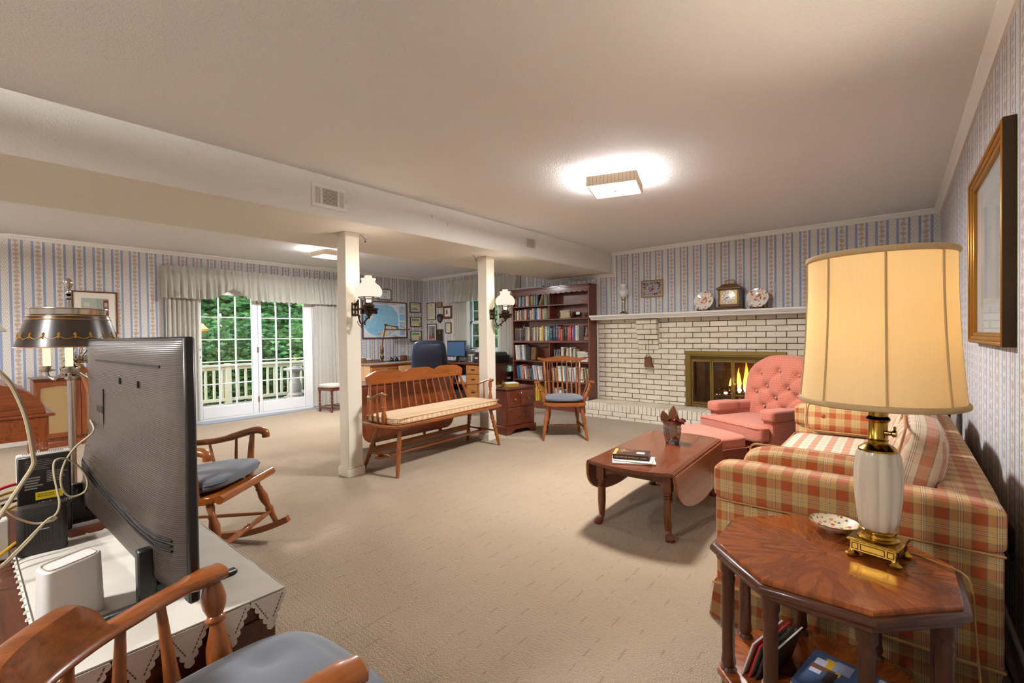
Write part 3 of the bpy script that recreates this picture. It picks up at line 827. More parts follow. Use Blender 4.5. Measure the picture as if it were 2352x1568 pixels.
q.tube([(.05*math.cos(a*PI/16), .05*math.sin(a*PI/16), .0065) for a in range(32)], .0012, 4, close=True)
q.build('hour_marks', plain('ink', '2a2622', .5), m)
MB().box(-.003, -.01, .008, .003, .04, .0095, T=TR(rz=math.radians(-255))).box(-.002, -.012, .0098, .002, .062, .011, T=TR(rz=math.radians(125))).lathe([(0,.012),(.006,.01),(.006,.008)], 10).build('hands', plain('ink2', '1f1c1a', .4), m)
MB().tube(smoothpath([(-.05,0,.328),(-.055,0,.35),(-.04,0,.375),(0,0,.378),(.04,0,.375),(.055,0,.35),(.05,0,.328)],4), .007, 8).build('handle', BRASS, t)
m = MB()
for x in (-.14,.14): 
    for z in (.06, .25): m.lathe([(0,0),(.012,.003),(.008,.008),(0,.012)], 8, T=TR(x*.8, -.076, z, rx=PI/2))
m.build('corner_mounts', BRASS, t)
def china():
    k = NT('floral_china'); o = k.co()
    v = k.n('TexVoronoi', {'Vector': o, 'Scale': 24}); d = v.outputs[0]; cr = k.sep(v.outputs[1])[0]
    n = k.noise(o, 60, 3)
    f = k.math('MULTIPLY', k.math('LESS_THAN', k.math('ADD', d, k.math('MULTIPLY', k.math('SUBTRACT', n, .5), .9)), .40), k.math('GREATER_THAN', cr, .3))
    l = k.math('LESS_THAN', k.math('ABSOLUTE', k.math('SUBTRACT', k.noise(o, 18, 2), .5)), .012)
    c = k.mix(k.math('MULTIPLY', l, .8), lin('ece4d6'), lin('8a7a55')); c = k.mix(f, c, k.ramp(n, [(.4,'b5452f'),(.6,'d98a6a')]))
    return k.done(k.bsdf(c, .15, 0, None, .6))
CHINA = china()
def plate_on_stand(x, lab, lab2):
    z = MZ+.012
    t = thing('plate_stand', lab2, 'plate stand', (x, 6.30, MZ))
    m = MB()
    for s in (-1, 1): m.tube(smoothpath([(s*.07,-.06,.0),(s*.072,-.05,.006),(s*.06,-.015,.008),(s*.05,.02,.03),(s*.03,.065,.14)],4), .006, 6).tube([(s*.072,-.055,.0),(s*.074,-.058,.03)], .006, 6).tube([(s*.05,.02,.03),(s*.06,.075,.004)], .006, 6)
    m.tube([(-.06,-.015,.008),(.06,-.015,.008)], .005, 6).tube([(-.03,.065,.14),(.03,.065,.14)], .005, 6)
    m.build('stand', plain('dark_stand', '3a2417', .4), t)
    T = Matrix.Translation((0, -.020, .130)) @ Matrix.Rotation(math.radians(90-17), 4, 'X')
    o = MB().lathe([(0,-.004),(.075,-.004),(.085,.004),(.122,.014),(.124,.018),(.085,.009),(.072,.002),(0,.002)], 40, T=T).build('plate', CHINA)
    o.location = (x, 6.30, MZ); tag(o, lab, 'plate')
plate_on_stand(-1.955, 'floral china plate on stand left of the mantel clock', 'dark wooden plate stand left of the mantel clock')
plate_on_stand(-1.318, 'floral china plate on stand right of the mantel clock', 'dark wooden plate stand right of the mantel clock')

# ---------------------------------------------------------------- pictures
def rects(base, w, h, items, y=0):
    "print: base sheet plus flat inked patches [(u0,v0,u1,v1,colour)]; returns mesh, mats"
    m = MB().box(0, y-.001, 0, w, y, h); mats = [plain('ink_'+base, base, .7)]; names = [base]
    for i, (a, b, c, d, col) in enumerate(items):
        if col not in names: names.append(col); mats.append(plain('ink_'+col, col, .7))
        e = .0012+.00005*(i % 40); m.box(a*w, y-e, b*h, c*w, y-e+.0004, d*h, 0, names.index(col))
    return m, mats
def picture(name, lab, wall, u0, u1, z0, z1, fw, fcol, items, paper='e8e2d2', mount=None, mcol='e9e2d4', depth=.022, glz=False, cat='picture', tilt=0, fm=None, grp=None):
    w, h = u1-u0, z1-z0
    if wall == 'far': loc, rz = (u0, YF-.004, z0), 0
    elif wall == 'left': loc, rz = (XL+.004, u0, z0), PI/2
    else: loc, rz = (XR-.004, u1, z0), -PI/2
    t = thing(name, lab, cat, loc, rz, grp); t.rotation_euler[1] = tilt
    FM = fm or wood('frame_'+fcol, fcol, ''.join('%02x' % int(int(fcol[i:i+2],16)*.6) for i in (0,2,4)), 0, .4, .2, 2)
    m = MB().box(0,-depth,0,fw,0,h,.003).box(w-fw,-depth,0,w,0,h,.003).box(fw,-depth,0,w-fw,0,fw,.003).box(fw,-depth,h-fw,w-fw,0,h,.003)
    m.build('frame', FM, t)
    q = fw*.8; b = mount or 0
    if mount: MB().box(q,-depth*.5,q,w-q,-depth*.3,h-q).build('mount', plain('mount_'+mcol, mcol, .8), t)
    m, mats = rects(paper, w-2*q-2*b, h-2*q-2*b, items, -depth*.55)
    o = m.build('print', mats, t, smooth=0); o.location = (q+b, 0, q+b)
    if glz: MB().box(q,-depth*.75,q,w-q,-depth*.7,h-q).build('glazing', glass('picture_glass','ffffff',.2), t)
    return t
def lines(n, v0, v1, col, x0=.12, x1=.88, th=.35, seed=1):
    r = random.Random(seed); o = []
    for i in range(n):
        v = v1-(v1-v0)*(i+.5)/n; hh = (v1-v0)/n*th/2; k = r.uniform(0,.1)
        o.append((x0+k, v-hh, x1-k, v+hh, col))
    return o
picture('framed_certificate', 'framed white certificate hanging above the world map', 'left', 5.30, 5.60, 1.955, 2.172, .014, '5a3b28', [(.06,.08,.94,.10,'8fa3b0'),(.06,.9,.94,.92,'8fa3b0'),(.3,.7,.7,.78,'7d8a94'),(.4,.18,.62,.3,'9ab0c4')]+lines(4,.35,.65,'b9bdbd'), 'e6e8e6')
picture('framed_picture', 'framed certificate with blue ship, topmost of three beside the map', 'left', 6.06, 6.345, 1.728, 1.937, .014, '4e3626', [(.15,.82,.85,.86,'6e6450'),(.12,.22,.75,.38,'7e9ab8'),(.2,.36,.55,.48,'8aa4be'),(.55,.4,.6,.62,'7e93aa')], 'd9cda8')
picture('framed_certificate', 'framed certificate with green banner, middle of three beside the map', 'left', 6.064, 6.35, 1.425, 1.633, .014, '4e3626', [(.12,.62,.85,.84,'5f9a7c')]+lines(3,.25,.52,'bdb48e')+[(.8,.08,.95,.42,'c78a5a')], 'd9d0ad')
picture('framed_certificate', 'framed certificate with green banner, lowest of three beside the map', 'left', 6.07, 6.355, 1.121, 1.338, .014, '4e3626', [(.12,.62,.82,.84,'4f9a72')]+lines(3,.25,.52,'bdb48e')+[(.8,.08,.95,.44,'b5684a')], 'd9d0ad')
picture('framed_certificate', 'tall framed certificate with crest at top, near the room corner', 'far', -7.711, -7.438, 1.567, 1.929, .012, '3d2a1e', [(.45,.8,.57,.93,'9a8d62')]+lines(9,.12,.72,'b8ad92'), 'ded3b8')
picture('framed_photograph', 'tall framed photograph of a crowd with white mount, under crested certificate', 'far', -7.712, -7.42, 1.05, 1.483, .014, '2c201a', [(.0,.45,1,1,'8f8382'),(.1,.6,.3,.95,'a59a98'),(.55,.5,.9,.9,'77706f'),(0,0,1,.2,'a8957d'),(.05,.2,.5,.4,'a8483a'),(.55,.2,.95,.36,'b0503f'),(.6,.28,.8,.55,'2b2f3f')], '8f8382', .035)
picture('framed_print', 'wide brown wood frame with small soldier print', 'far', -7.20, -6.935, 1.577, 1.838, .045, '7b4a28', [(.25,.3,.5,.7,'6e4a3a'),(.3,.65,.42,.82,'4a3630'),(.55,.45,.7,.52,'a89a8c')], 'ebe9e4')
picture('framed_print', 'small narrow tan framed list beside the window curtain', 'far', -7.135, -6.965, 1.277, 1.500, .018, '6b4a2e', lines(8,.1,.9,'c2bc98'), 'd8d3b4')
t = thing('wall_plaque', 'dark wooden plaque with black plate and gold seal', 'plaque', (-7.413, YF, 1.085))
MB().box(0,-.02,0,.20,0,.28,.006).build('board', wood('plaque_wood', '5d4327', '3c2a18', 2), t)
MB().box(.03,-.023,.03,.17,-.019,.25,.002).build('plate', plain('black_plate', '17140f', .3), t)
m = MB().lathe([(0,.006),(.03,.005),(.032,0)], 18, T=TR(.1,-.022,.205,rx=PI/2))
for i in range(6): m.box(.055, -.0242, .06+i*.018, .145, -.023, .065+i*.018)
m.build('seal', BRASS, t)
t = thing('wall_plaque', 'small brown plaque with scalloped corners beside crested certificate', 'plaque', (-7.315, YF, 1.872))
MB().prism([(-.085,-.04),(-.07,-.06),(0,-.065),(.07,-.06),(.085,-.04),(.08,0),(.085,.04),(.07,.058),(0,.062),(-.07,.058),(-.085,.04),(-.08,0)], 0, .02, .004, T=TR(rx=PI/2)).build('board', wood('plaque_brown', '7c5f3a', '5c4326', 0), t)
MB().box(-.06,-.0225,-.042,.06,-.019,.042,.002).build('plate', plain('tan_plate', 'a58f5e', .4, .4), t)
t = thing('wall_plaque', 'black shield shaped plaque in the middle of the far wall pictures', 'plaque', (-7.308, YF, 1.59))
sh = [(-.085,.075),(-.04,.08),(0,.098),(.04,.08),(.085,.075),(.088,.0),(.06,-.06),(0,-.102),(-.06,-.06),(-.088,.0)]
MB().prism(sh, 0, .02, .005, T=TR(rx=PI/2)).build('board', plain('shield_black', '231c18', .35), t)
m = MB().prism([(x*.72,y*.72) for x,y in sh], 0, .003, 0, T=TR(0,-.02,0,rx=PI/2)); m.build('plate', plain('shield_plate', '3d3832', .3, .5), t)
m = MB()
for i in range(5): m.box(-.04+.004*i, -.0245, .035-i*.02, .04-.004*i, -.023, .041-i*.02)
m.build('engraving', plain('engraving', 'a79f92', .4), t)
picture('needlepoint', 'small framed needlepoint of red flowers on grey above the mantel', 'far', -2.883, -2.556, 1.742, 1.987, .014, 'a8843f', [], '9d9aa2', fm=plain('gold_frame', 'a8843f', .4, .6), depth=.02)
o = [c for c in kids(D.objects['needlepoint']) if c.name.startswith('print')][0]
q = MB(); rr = random.Random(5)
mt = [plain('yarn_red','b1482f',.9), plain('yarn_dark','4c3028',.9), plain('yarn_pink','c98472',.9), plain('yarn_olive','6b6a3c',.9)]
W_, H_ = .305, .223
for i in range(120):
    a = rr.random()
    if i < 26: x, z = W_/2+rr.gauss(0,.022), H_/2+rr.gauss(0,.014)
    else:
        e = rr.random()
        s_ = i % 4
        x, z = ((.03+rr.gauss(.012,.01), .03+e*(H_-.06)), (W_-.03-rr.gauss(.012,.01), .03+e*(H_-.06)), (.03+e*(W_-.06), .03+rr.gauss(.008,.008)), (.03+e*(W_-.06), H_-.03-rr.gauss(.008,.008)))[s_]
    sz = rr.uniform(.005,.011)
    q.lathe([(0,.0012),(sz,.0008),(sz,0)], 6, rr.choice((0,0,1,1,2,3)), T=TR(x, -.0122-.0001*(i%9), z, rx=PI/2))
q.build('stitching', mt, o, smooth=0)
# world map
t = picture('framed_map', 'large framed blue world map on the wall above the desk', 'left', 4.93, 5.975, 1.189, 1.925, .024, '6d3f2a', [], 'dfe4ea', depth=.025, cat='map')
o = [c for c in kids(t) if c.name.startswith('print')][0]
def mapmat():
    k = NT('map_ocean'); p = k.co(); n = k.noise(p, 3.2, 4, .6); n2 = k.noise(p, 9, 4)
    land = k.math('GREATER_THAN', n, .57)
    c = k.mix(n2, lin('6fb3dc'), lin('a7d6ea'))
    return k.done(k.bsdf(k.mix(land, c, k.ramp(n2, [(.35,'d9b48c'),(.5,'e6e0c0'),(.62,'c8866a')])), .6))
MAPM = mapmat(); mw, mh = 1.006, .698
q = MB()
P = [(mw*.40+.36*math.cos(a*PI/24)*1.15, mh*.5+.36*math.sin(a*PI/24)*.93) for a in range(48)]
P = [(max(.012, min(mw-.2, x)), max(.012, min(mh-.05, y))) for x, y in P]
q.prism(P, 0, .0016, 0, T=TR(0,-.0137,0,rx=PI/2))
for i in range(4): q.box(mw*.84, -.0155, mh*(.05+.225*i), mw*.965, -.0148, mh*(.05+.225*i+.17))
q.build('chart', MAPM, o, smooth=0)
q = MB()
for i in range(34): q.box(.2+i*.017, -.0153, mh-.036, .2+i*.017+RND.uniform(.006,.013), -.0148, mh-.02)
q.build('title', plain('map_red', 'b5605a', .7), o, smooth=0)
# portrait photo on the left wall, sewn by the cabinet
picture('framed_photograph', 'brown framed portrait photograph hanging above the cane cabinet', 'left', .895, 1.335, 1.305, 1.848, .018, '74422a', [(0,.0,1,1,'9aa096'),(0,.55,.55,1,'aab0a4'),(.1,.72,.3,.85,'c4c8bd'),(.8,.0,1,.95,'7a3b30'),(.84,.7,.95,.85,'b9aa8e'),(.36,.0,.8,.28,'dcdfe0'),(.5,.28,.64,.36,'caa08a'),(.47,.34,.68,.58,'c79a82'),(.46,.5,.69,.62,'3b2c26'),(.45,.42,.48,.55,'3b2c26'),(.67,.42,.70,.55,'3b2c26')], '9aa096', .075)
# gilt framed picture on the right wall
GILT = plain('gilt', 'a8752c', .4, .55, .1, 80)
t = thing('framed_picture', 'large gilt framed print under glass on the right wall', 'picture', (XR, 3.60, 1.152), -PI/2)
w, h = 1.07, .862
m = MB()
for a, b, c in ((0, .016, .042), (.014, .034, .034), (.032, .052, .026)):
    m.box(a,-c,a,b,0,h-a,.004).box(w-b,-c,a,w-a,0,h-a,.004).box(b,-c,a,w-b,0,b,.004).box(b,-c,h-b,w-b,0,h-a,.004)
m.build('frame', GILT, t)
BKF = plain('frame_side_brown', '3d2a16', .8, 0, .2, 200)
m = MB().box(-.002,-.038,-.002,.0,0,h+.002).box(w,-.038,-.002,w+.002,0,h+.002).box(0,-.038,-.002,w,0,0).box(0,-.038,h,w,0,h+.002)
m.build('frame_edge', BKF, t)
m, mats = rects('dcd9d3', w-.1, h-.1, [(.14,.16,.86,.84,'d2cec7'),(.16,.18,.84,.45,'c9c4b8'),(.3,.40,.5,.66,'c4bfb5')], -.008)
o = m.build('print', mats, t, smooth=0); o.location = (.05, 0, .05)
k = NT('picture_glazing'); g1 = k.n('BsdfTransparent').outputs[0]; g2 = k.n('BsdfGlossy', {'Roughness': .03}).outputs[0]
mx = k.n('MixShader'); fr = k.n('Fresnel', {'IOR': 1.5}).outputs[0]; k.put(mx.inputs[0], k.math('MULTIPLY_ADD', fr, .32, .04)); k.put(mx.inputs[1], g1); k.put(mx.inputs[2], g2)
MB().box(.05,-.0125,.05,w-.05,-.011,h-.05).build('glazing', k.done(mx.outputs[0]), t)
# ---------------------------------------------------------------- bookcase
MAHX, MAHZ = wood('mahogany', '7a3b26', '4f2216', 0, .34, .3), wood('mahogany', '7a3b26', '4f2216', 2, .34, .3)
bx0, bx1, by0, by1 = -5.15, -3.622, 6.18, 6.415
bc = thing('bookcase', 'tall mahogany bookcase with scalloped top, left of the fireplace', 'bookcase', (0, 0, 0))
MB().box(bx1-.022, by0, 0, bx1, by1, 1.975, .002).build('side_panel', MAHZ, bc)
MB().box(bx0, by0, 0, bx0+.022, by1, 1.975, .002).build('side_panel', MAHZ, bc)
MB().box(bx0+.02, by1-.012, .05, bx1-.02, by1, 1.97).build('back_panel', MAHZ, bc)
m = MB().box(bx0-.012, by0-.025, 1.985, bx1+.012, by1, 2.003, .005).box(bx0-.004, by0-.014, 1.965, bx1+.004, by1, 1.986, .005)
m.build('cornice', MAHX, bc)
pts = [(bx0+.01, 1.97)]
n = 15; w = (bx1-bx0-.02)/n
for i in range(n): pts += [(bx0+.01+w*i+w*.5+w*.5*math.cos(math.radians(a)), 1.905-.022*math.sin(math.radians(a))) for a in range(180, -1, -30)]
pts.append((bx1-.01, 1.97))
MB().prism(pts, 0, .016, 0, T=TR(0, by0+.016, 0, rx=PI/2)).build('scalloped_valance', MAHX, bc)
for z, th, fr in ((1.70,.018,0), (1.47,.02,0), (1.105,.034,.012), (.78,.02,0), (.455,.02,0), (.105,.02,0)):
    MB().box(bx0+.02, by0+.004-fr, z-th/2, bx1-.02, by1-.012, z+th/2, .002).build('shelf', MAHX, bc)
for z0, z1 in ((1.115+.37, 1.91), (.12, 1.09)):
    MB().box(-4.385, by0+.008, z0, -4.367, by1-.012, z1, .001).build('divider', MAHZ, bc)
MB().box(bx0-.005, by0-.012, 0, bx1+.0, by0+.02, .10, .004).build('plinth', MAHX, bc)

HEX = {'red':'a83232','navy':'2c3a52','cream':'d9cdb0','teal':'3f7f84','blue':'3c6ea8','white':'dcdad5','black':'26231f','orange':'cf8a2e','olive':'8a7c3a','grey':'8b8d8e','tan':'b79a72','brown':'5e3a28','green':'5f7d62','yellow':'e0c33a','purple':'6b5560','crimson':'b03a48','gold':'a8842f','silver':'b4b6b8'}
PAPER = plain('page_block', 'd8d0bd', .9)
def bookmat(c, alt):
    key = 'book_%s_%d' % (c, alt)
    if key in MC: return MC[key]
    k = NT(key); g = k.sep(k.co('Generated')); o = k.co()
    rnd = k.n('ObjectInfo').outputs['Random']
    base = lin(HEX[c]); dark = sum(base[:3]) < .55
    ink = lin(('d8cfb4','e6e2d8','c9a545')[alt]) if dark else lin(('4a3a34','2f4466','8a3a32')[alt])
    vec = k.comb(k.math('MULTIPLY', g[0], 2.2), k.math('MULTIPLY', rnd, 60), k.math('MULTIPLY', g[2], 26))
    letters = k.math('GREATER_THAN', k.noise(vec, 1.6, 2, .7), .54)
    zone = k.math('LESS_THAN', k.math('ABSOLUTE', k.math('SUBTRACT', g[2], k.math('MULTIPLY_ADD', rnd, .16, .48))), .30)
    edge = k.math('LESS_THAN', k.math('ABSOLUTE', k.math('SUBTRACT', g[0], .5)), .27)
    band = k.math('LESS_THAN', k.math('ABSOLUTE', k.math('SUBTRACT', g[2], .88)), .02)
    f = k.math('MULTIPLY', k.math('MULTIPLY', letters, zone), k.math('MULTIPLY', edge, .75))
    f = k.math('MAXIMUM', f, k.math('MULTIPLY', band, (.5, 0, .7)[alt]))
    hue = k.n('HueSaturation', {'Hue': k.math('MULTIPLY_ADD', rnd, .04, .48), 'Value': k.math('MULTIPLY_ADD', rnd, .35, .8), 'Color': base}).outputs[0]
    MC[key] = k.done(k.bsdf(k.mix(f, hue, ink), .45, 0, None, 0, .35)); return MC[key]
def book_mesh(w, h, d, pages=True):
    "spine towards -y"
    m = MB()
    if w > .008 and pages:
        m.prism([(0,d),(0,.006),(.2*w,.0),(.8*w,.0),(w,.006),(w,d),(w-.0025,d),(w-.0025,.009),(.0025,.009),(.0025,d)], 0, h)
        m.box(.0025, .009, .004, w-.0025, d-.004, h-.005, 0, 1)
    else:
        m.box(0, 0, 0, w, d, h, .0008); 
    return m
ORD = 'first second third fourth fifth sixth seventh eighth ninth tenth eleventh twelfth thirteenth fourteenth fifteenth sixteenth seventeenth eighteenth nineteenth twentieth'.split()
ORD += ['twenty-'+o for o in ORD[:9]]+['thirtieth']+['thirty-'+o for o in ORD[:9]]+['fortieth']
BR = random.Random(21)
def row(where, grp, x, z, x_end, cols, w, h, lean=0, kind='book', dmax=.17, yf=None):
    for i, c in enumerate(cols):
        ww = BR.uniform(*w); hh = BR.uniform(*h); a = 0
        if ':' in c:
            c, e = c.split(':')
            for q in e.split(','):
                if q[0] == 'w': ww = float(q[1:])
                if q[0] == 'h': hh = float(q[1:])
                if q[0] == 'a': a = math.radians(float(q[1:]))
        a = a or lean
        if x+ww > x_end: break
        sh = hh*math.sin(abs(a))
        d = BR.uniform(.13, dmax)
        o = book_mesh(ww, hh, d, kind == 'book').build(kind, [bookmat(c, BR.randrange(3)), PAPER], smooth=0)
        y = (yf or by0+.022)+BR.uniform(0, .02)
        o.location = (x if a >= 0 else x+sh, y, z+(ww*math.sin(a) if a > 0 else 0)); o.rotation_euler = (0, a, 0)
        tag(o, '%s %s, %s from left on %s' % ({'grey':'grey','navy':'navy blue'}.get(c, c), kind.replace('_', ' '), ORD[i], where), kind.split('_')[-1], grp)
        x += ww/max(.5, math.cos(a))+.0012+(BR.uniform(0,.003))
    return x
bxl, bxm, bxr = bx0+.026, -4.363, bx1-.026
row('the top left shelf of the bookcase', 'books on the top left shelf', bxl+.012, 1.7095, -4.39, 'red:w.036 navy cream teal:w.03 blue silver:w.03 purple:w.032 white:w.03 white orange:w.03 black:w.016 olive:w.042 blue tan teal:w.03 navy:w.02'.split(), (.022,.032), (.165,.185))
row('the top left shelf of the bookcase, past the gap', 'books on the top left shelf', -4.60, 1.7095, -4.39, ['tan:w.024,h.19,a22'], (.02,.03), (.17,.18))
row('the right end of the top left shelf', 'books on the top left shelf', -4.478, 1.7095, -4.385, 'white:w.02 grey:w.016 green:w.02 black:w.018'.split(), (.018,.02), (.17,.185))
row('the second left shelf of the bookcase', 'books on the second left shelf', bxl+.004, 1.481, -4.388, 'cream brown white silver crimson cream brown:w.02 grey brown white:w.03 crimson navy:w.036 brown cream:w.03 cream:w.03 silver black blue:w.036 white:w.032 white red:w.026 brown cream:w.02 cream:w.02 green:w.034 tan brown blue'.split(), (.016,.028), (.155,.19))
row('the third shelf of the bookcase', 'books on the third shelf', bxl+.01, 1.1225, -3.785, 'purple:w.022 brown:w.018 navy:w.044 purple:w.046 black:w.03 navy:w.032,h.27 tan:w.022 grey cream:w.044 purple:w.024 brown:w.03 silver cream:w.034 brown:w.02 white:w.03 brown:w.022 cream:w.045 yellow:w.04 purple:w.032 white:w.03 teal:w.055,h.245 navy:w.056 navy:w.046,h.255 navy:w.046,h.255 red:w.052,h.235 red:w.04,h.19 black:w.028 black:w.046,h.24 crimson:w.048 crimson:w.03 crimson:w.034 blue:w.026 cream:w.04 silver:w.022'.split(), (.022,.034), (.215,.245), dmax=.18)
row('the fourth left shelf of the bookcase', 'binders on the fourth left shelf', bxl+.008, .7905, -4.4, 'white:w.045 white:w.04 grey:w.03 silver:w.03 white:w.028 grey:w.026'.split(), (.03,.04), (.24,.265), math.radians(-4), 'binder', .2)
row('the fourth right shelf of the bookcase', 'books on the fourth right shelf', bxm+.05, .7905, -3.86, 'navy:w.04 navy black grey black white:w.05,h.225 brown:w.03 navy:w.024,h.16 cream tan white:w.03,h.225 black:w.03 cream:w.03'.split(), (.018,.026), (.18,.215))
row('the fifth left shelf of the bookcase', 'books on the fifth left shelf', bxl+.012, .4655, -4.39, 'blue:w.03 navy:w.02 blue:w.034 silver tan:w.02 red:w.038,h.25 white grey red:w.026,h.2 green:w.02,h.19 black:w.034,h.19 blue:w.02,h.2 white:w.03 silver:w.026 white:w.024 crimson:w.022 white:w.026 white:w.022 white:w.026 brown:w.03'.split(), (.016,.026), (.215,.245), math.radians(-8))
row('the fifth right shelf of the bookcase', 'magazines on the fifth right shelf', bxm+.008, .4655, -3.66, 'white:w.034 brown gold:w.03 cream white:w.03 white silver white:w.03 teal grey cream brown silver white silver:w.026 grey white:w.028 cream navy silver white:w.03 white brown tan brown olive cream brown silver cream'.split(), (.016,.026), (.2,.25), math.radians(-6), 'magazine')
row('the bottom right shelf of the bookcase', 'magazines on the bottom right shelf', bxm+.03, .1155, -3.9, 'silver:w.022 grey white white:w.03 grey white:w.04 white grey black white purple'.split(), (.014,.024), (.2,.25), math.radians(-13), 'magazine')
row('the bottom left shelf of the bookcase', 'magazines on the bottom left shelf', -4.70, .1155, -4.55, 'gold:w.02,h.28 yellow:w.03,h.29 yellow:w.022,h.285'.split(), (.02,.03), (.28,.29), 0, 'magazine')
def pile(where, grp, x, y, z, specs, kind='book'):
    for i, (c, w, d, h) in enumerate(specs):
        m = MB().box(0, 0, 0, w, d, h, .001) if kind != 'book' else MB().box(0,0,0,w,d,.002).box(0,0,h-.002,w,d,h).box(0,0,0,.003,d,h).box(.003,.004,.002,w-.004,d-.004,h-.002,0,1)
        o = m.build(kind, [bookmat(c, 1), PAPER], smooth=0); o.location = (x+BR.uniform(-.008,.008), y+BR.uniform(0,.008), z)
        pos = 'lowest' if i == 0 else 'topmost' if i == len(specs)-1 else ORD[i]+' from bottom'
        tag(o, '%s %s lying flat, %s of the stack on %s' % (c, kind.replace('_', ' '), pos, where), kind.split('_')[-1], grp); z += h+.0004
    return z
pile('the fourth right shelf', 'stacked books on the fourth right shelf', -3.87, by0+.03, .7905, [('black',.2,.16,.035),('black',.21,.15,.03),('white',.14,.15,.012),('grey',.2,.16,.03),('black',.2,.15,.022),('white',.19,.15,.014),('cream',.15,.14,.018)])
pile('the bottom left shelf', 'papers on the bottom left shelf', -4.545, by0+.02, .1155, [('white',.16,.19,.016),('silver',.165,.19,.02),('white',.16,.19,.012),('silver',.15,.19,.02),('grey',.16,.18,.008),('white',.16,.19,.018),('grey',.15,.18,.012),('white',.15,.19,.012)], 'paper_stack')
pile('the bottom right shelf', 'papers on the bottom right shelf', -3.80, by0+.03, .1155, [('white',.13,.16,.02),('silver',.13,.16,.016),('blue',.12,.16,.034),('grey',.11,.15,.012),('silver',.12,.15,.02),('white',.12,.15,.012)], 'paper_stack')
tag(MB().prism(rrect(-.055,-.045,.055,.045,.02), 0, .22, .004).build('carved_panel', plain('carved_gold', '6b4a22', .6, .2, .4, 50), loc=(-4.75, 6.27, .79)), 'brown and gold carved panel leaning inside the fourth left shelf', 'ornament')
D.objects['carved_panel'].rotation_euler = (math.radians(-8), 0, 0)
tag(MB().box(0,0,0,.13,.1,.17,.004).build('framed_print', plain('print_brown', '6d4a3a', .6, 0, 0, 60, 0, .6), loc=(-4.535, 6.27, .468)), 'small brown print leaning at right end of fifth left shelf', 'picture')
# ornaments on the right hand shelves
t = thing('parchment_scroll', 'cream scroll plaque with silver handles on second right shelf', 'ornament', (-4.115, 6.27, 1.481))
MB().box(-.09,-.012,.012,.09,.012,.115,.008).box(-.10,-.018,.0,.10,.018,.03,.008).box(-.10,-.018,.1,.10,.01,.13,.008).build('scroll', plain('parchment', 'c7b79a', .7, 0, .1, 50, 0, .2), t)
m = MB()
for s in (-1, 1): m.tube([(s*.09,0,.105),(s*.125,0,.085),(s*.125,0,.045),(s*.09,0,.022)], .005, 6)
m.build('handle', SILV, t)
t = thing('bookend_figure', 'black and silver animal figurine on second right shelf', 'figurine', (-3.86, 6.27, 1.481))
MB().box(-.055,-.03,0,.06,.03,.012,.003).pillow(.11,.05,.055, 3, 6, 0, T=TR(0,0,.06)).pillow(.05,.045,.05,2.4,5,0,T=TR(-.06,0,.075)).tube([(-.03,0,.04),(-.035,0,.008)],.012,6).tube([(.04,0,.04),(.05,0,.008)],.012,6).build('body', plain('onyx', '1c1815', .25), t)
MB().box(-.035,-.028,.05,.035,-.022,.095,.004).build('saddle_plate', SILV, t)
tag(MB().lathe([(.045,0),(.05,.012),(.035,.032),(.012,.04),(0,.041)], 18).build('shell', plain('shell_tan', 'c2a184', .5), loc=(-3.79, 6.25, 1.7095)), 'small tan shell on the top right shelf of the bookcase', 'ornament')
t = thing('wooden_figurine', 'carved brown wooden figurine at right end of third shelf', 'figurine', (-3.70, 6.25, 1.1225))
MB().box(-.045,-.04,0,.045,.04,.06,.006).build('base', wood('figure_base', '8a6238', '5d3f22', 0), t)
MB().lathe([(.035,.06),(.04,.1),(.028,.14),(.035,.17),(.022,.195),(.026,.22),(.012,.24),(0,.242)], 14).build('body', wood('figure_wood', '6a4425', '3c2514', 2), t)
tag(MB().box(-.06,-.05,0,.06,.05,.004,.001).box(-.055,-.05,.004,-.05,.05,.03).build('sheet_of_paper', plain('paper_white','dfe2e6',.8)), 'white folded paper lying on top of the bookcase, right part', 'paper').location = (-4.45, 6.22, 2.003)
tag(MB().box(-.35,-.05,0,.35,.05,.03,.002).build('folded_chart', plain('chart_pale','c9d2da',.8)), 'long pale rolled chart lying on top of the bookcase, left part', 'chart').location = (-4.78, 6.28, 2.003)

# ---------------------------------------------------------------- corner office
OAKX, OAKY, OAKZ = (wood('oak_desk', 'a3632f', '74401d', a, .4, .2) for a in (0, 1, 2))
PALE = wood('pale_oak', 'd6a878', 'b98a5c', 2, .45, .2)
LEATHER = plain('desk_top_grey', '9aa0a6', .35)
dk = thing('desk', 'large oak office desk along the wall under the map', 'desk', (0, 0, 0))
dx0, dx1, dy0, dy1 = -7.835, -7.13, 4.62, 6.39
MB().box(dx0, dy0-.02, .715, dx1+.02, dy1, .735, .004).build('top', OAKY, dk)
MB().box(dx0+.01, dy0, .735, dx1, dy1-.02, .742, .002).build('writing_surface', LEATHER, dk)
MB().box(dx0+.03, dy0, .06, dx1-.01, dy0+.022, .715, .002).build('end_panel', PALE, dk)
MB().box(dx0+.03, 5.205, .06, dx1-.01, 5.225, .715, .002).build('side_panel', OAKZ, dk)
MB().box(dx0+.03, dy0+.02, .06, dx0+.045, dy1, .715, .002).box(dx1-.025, dy0+.02, .68, dx1-.01, dy1, .715, .001).box(dx1-.05, dy0, .0, dx1-.015, dy0+.035, .06, .003).box(dx0+.03, dy0, 0, dx0+.065, dy0+.035, .06, .003).box(dx1-.05, 5.19, .0, dx1-.015, 5.225, .06, .003).box(dx1-.05, 6.34, 0, dx1-.015, 6.375, .7, .003).build('frame', OAKY, dk)
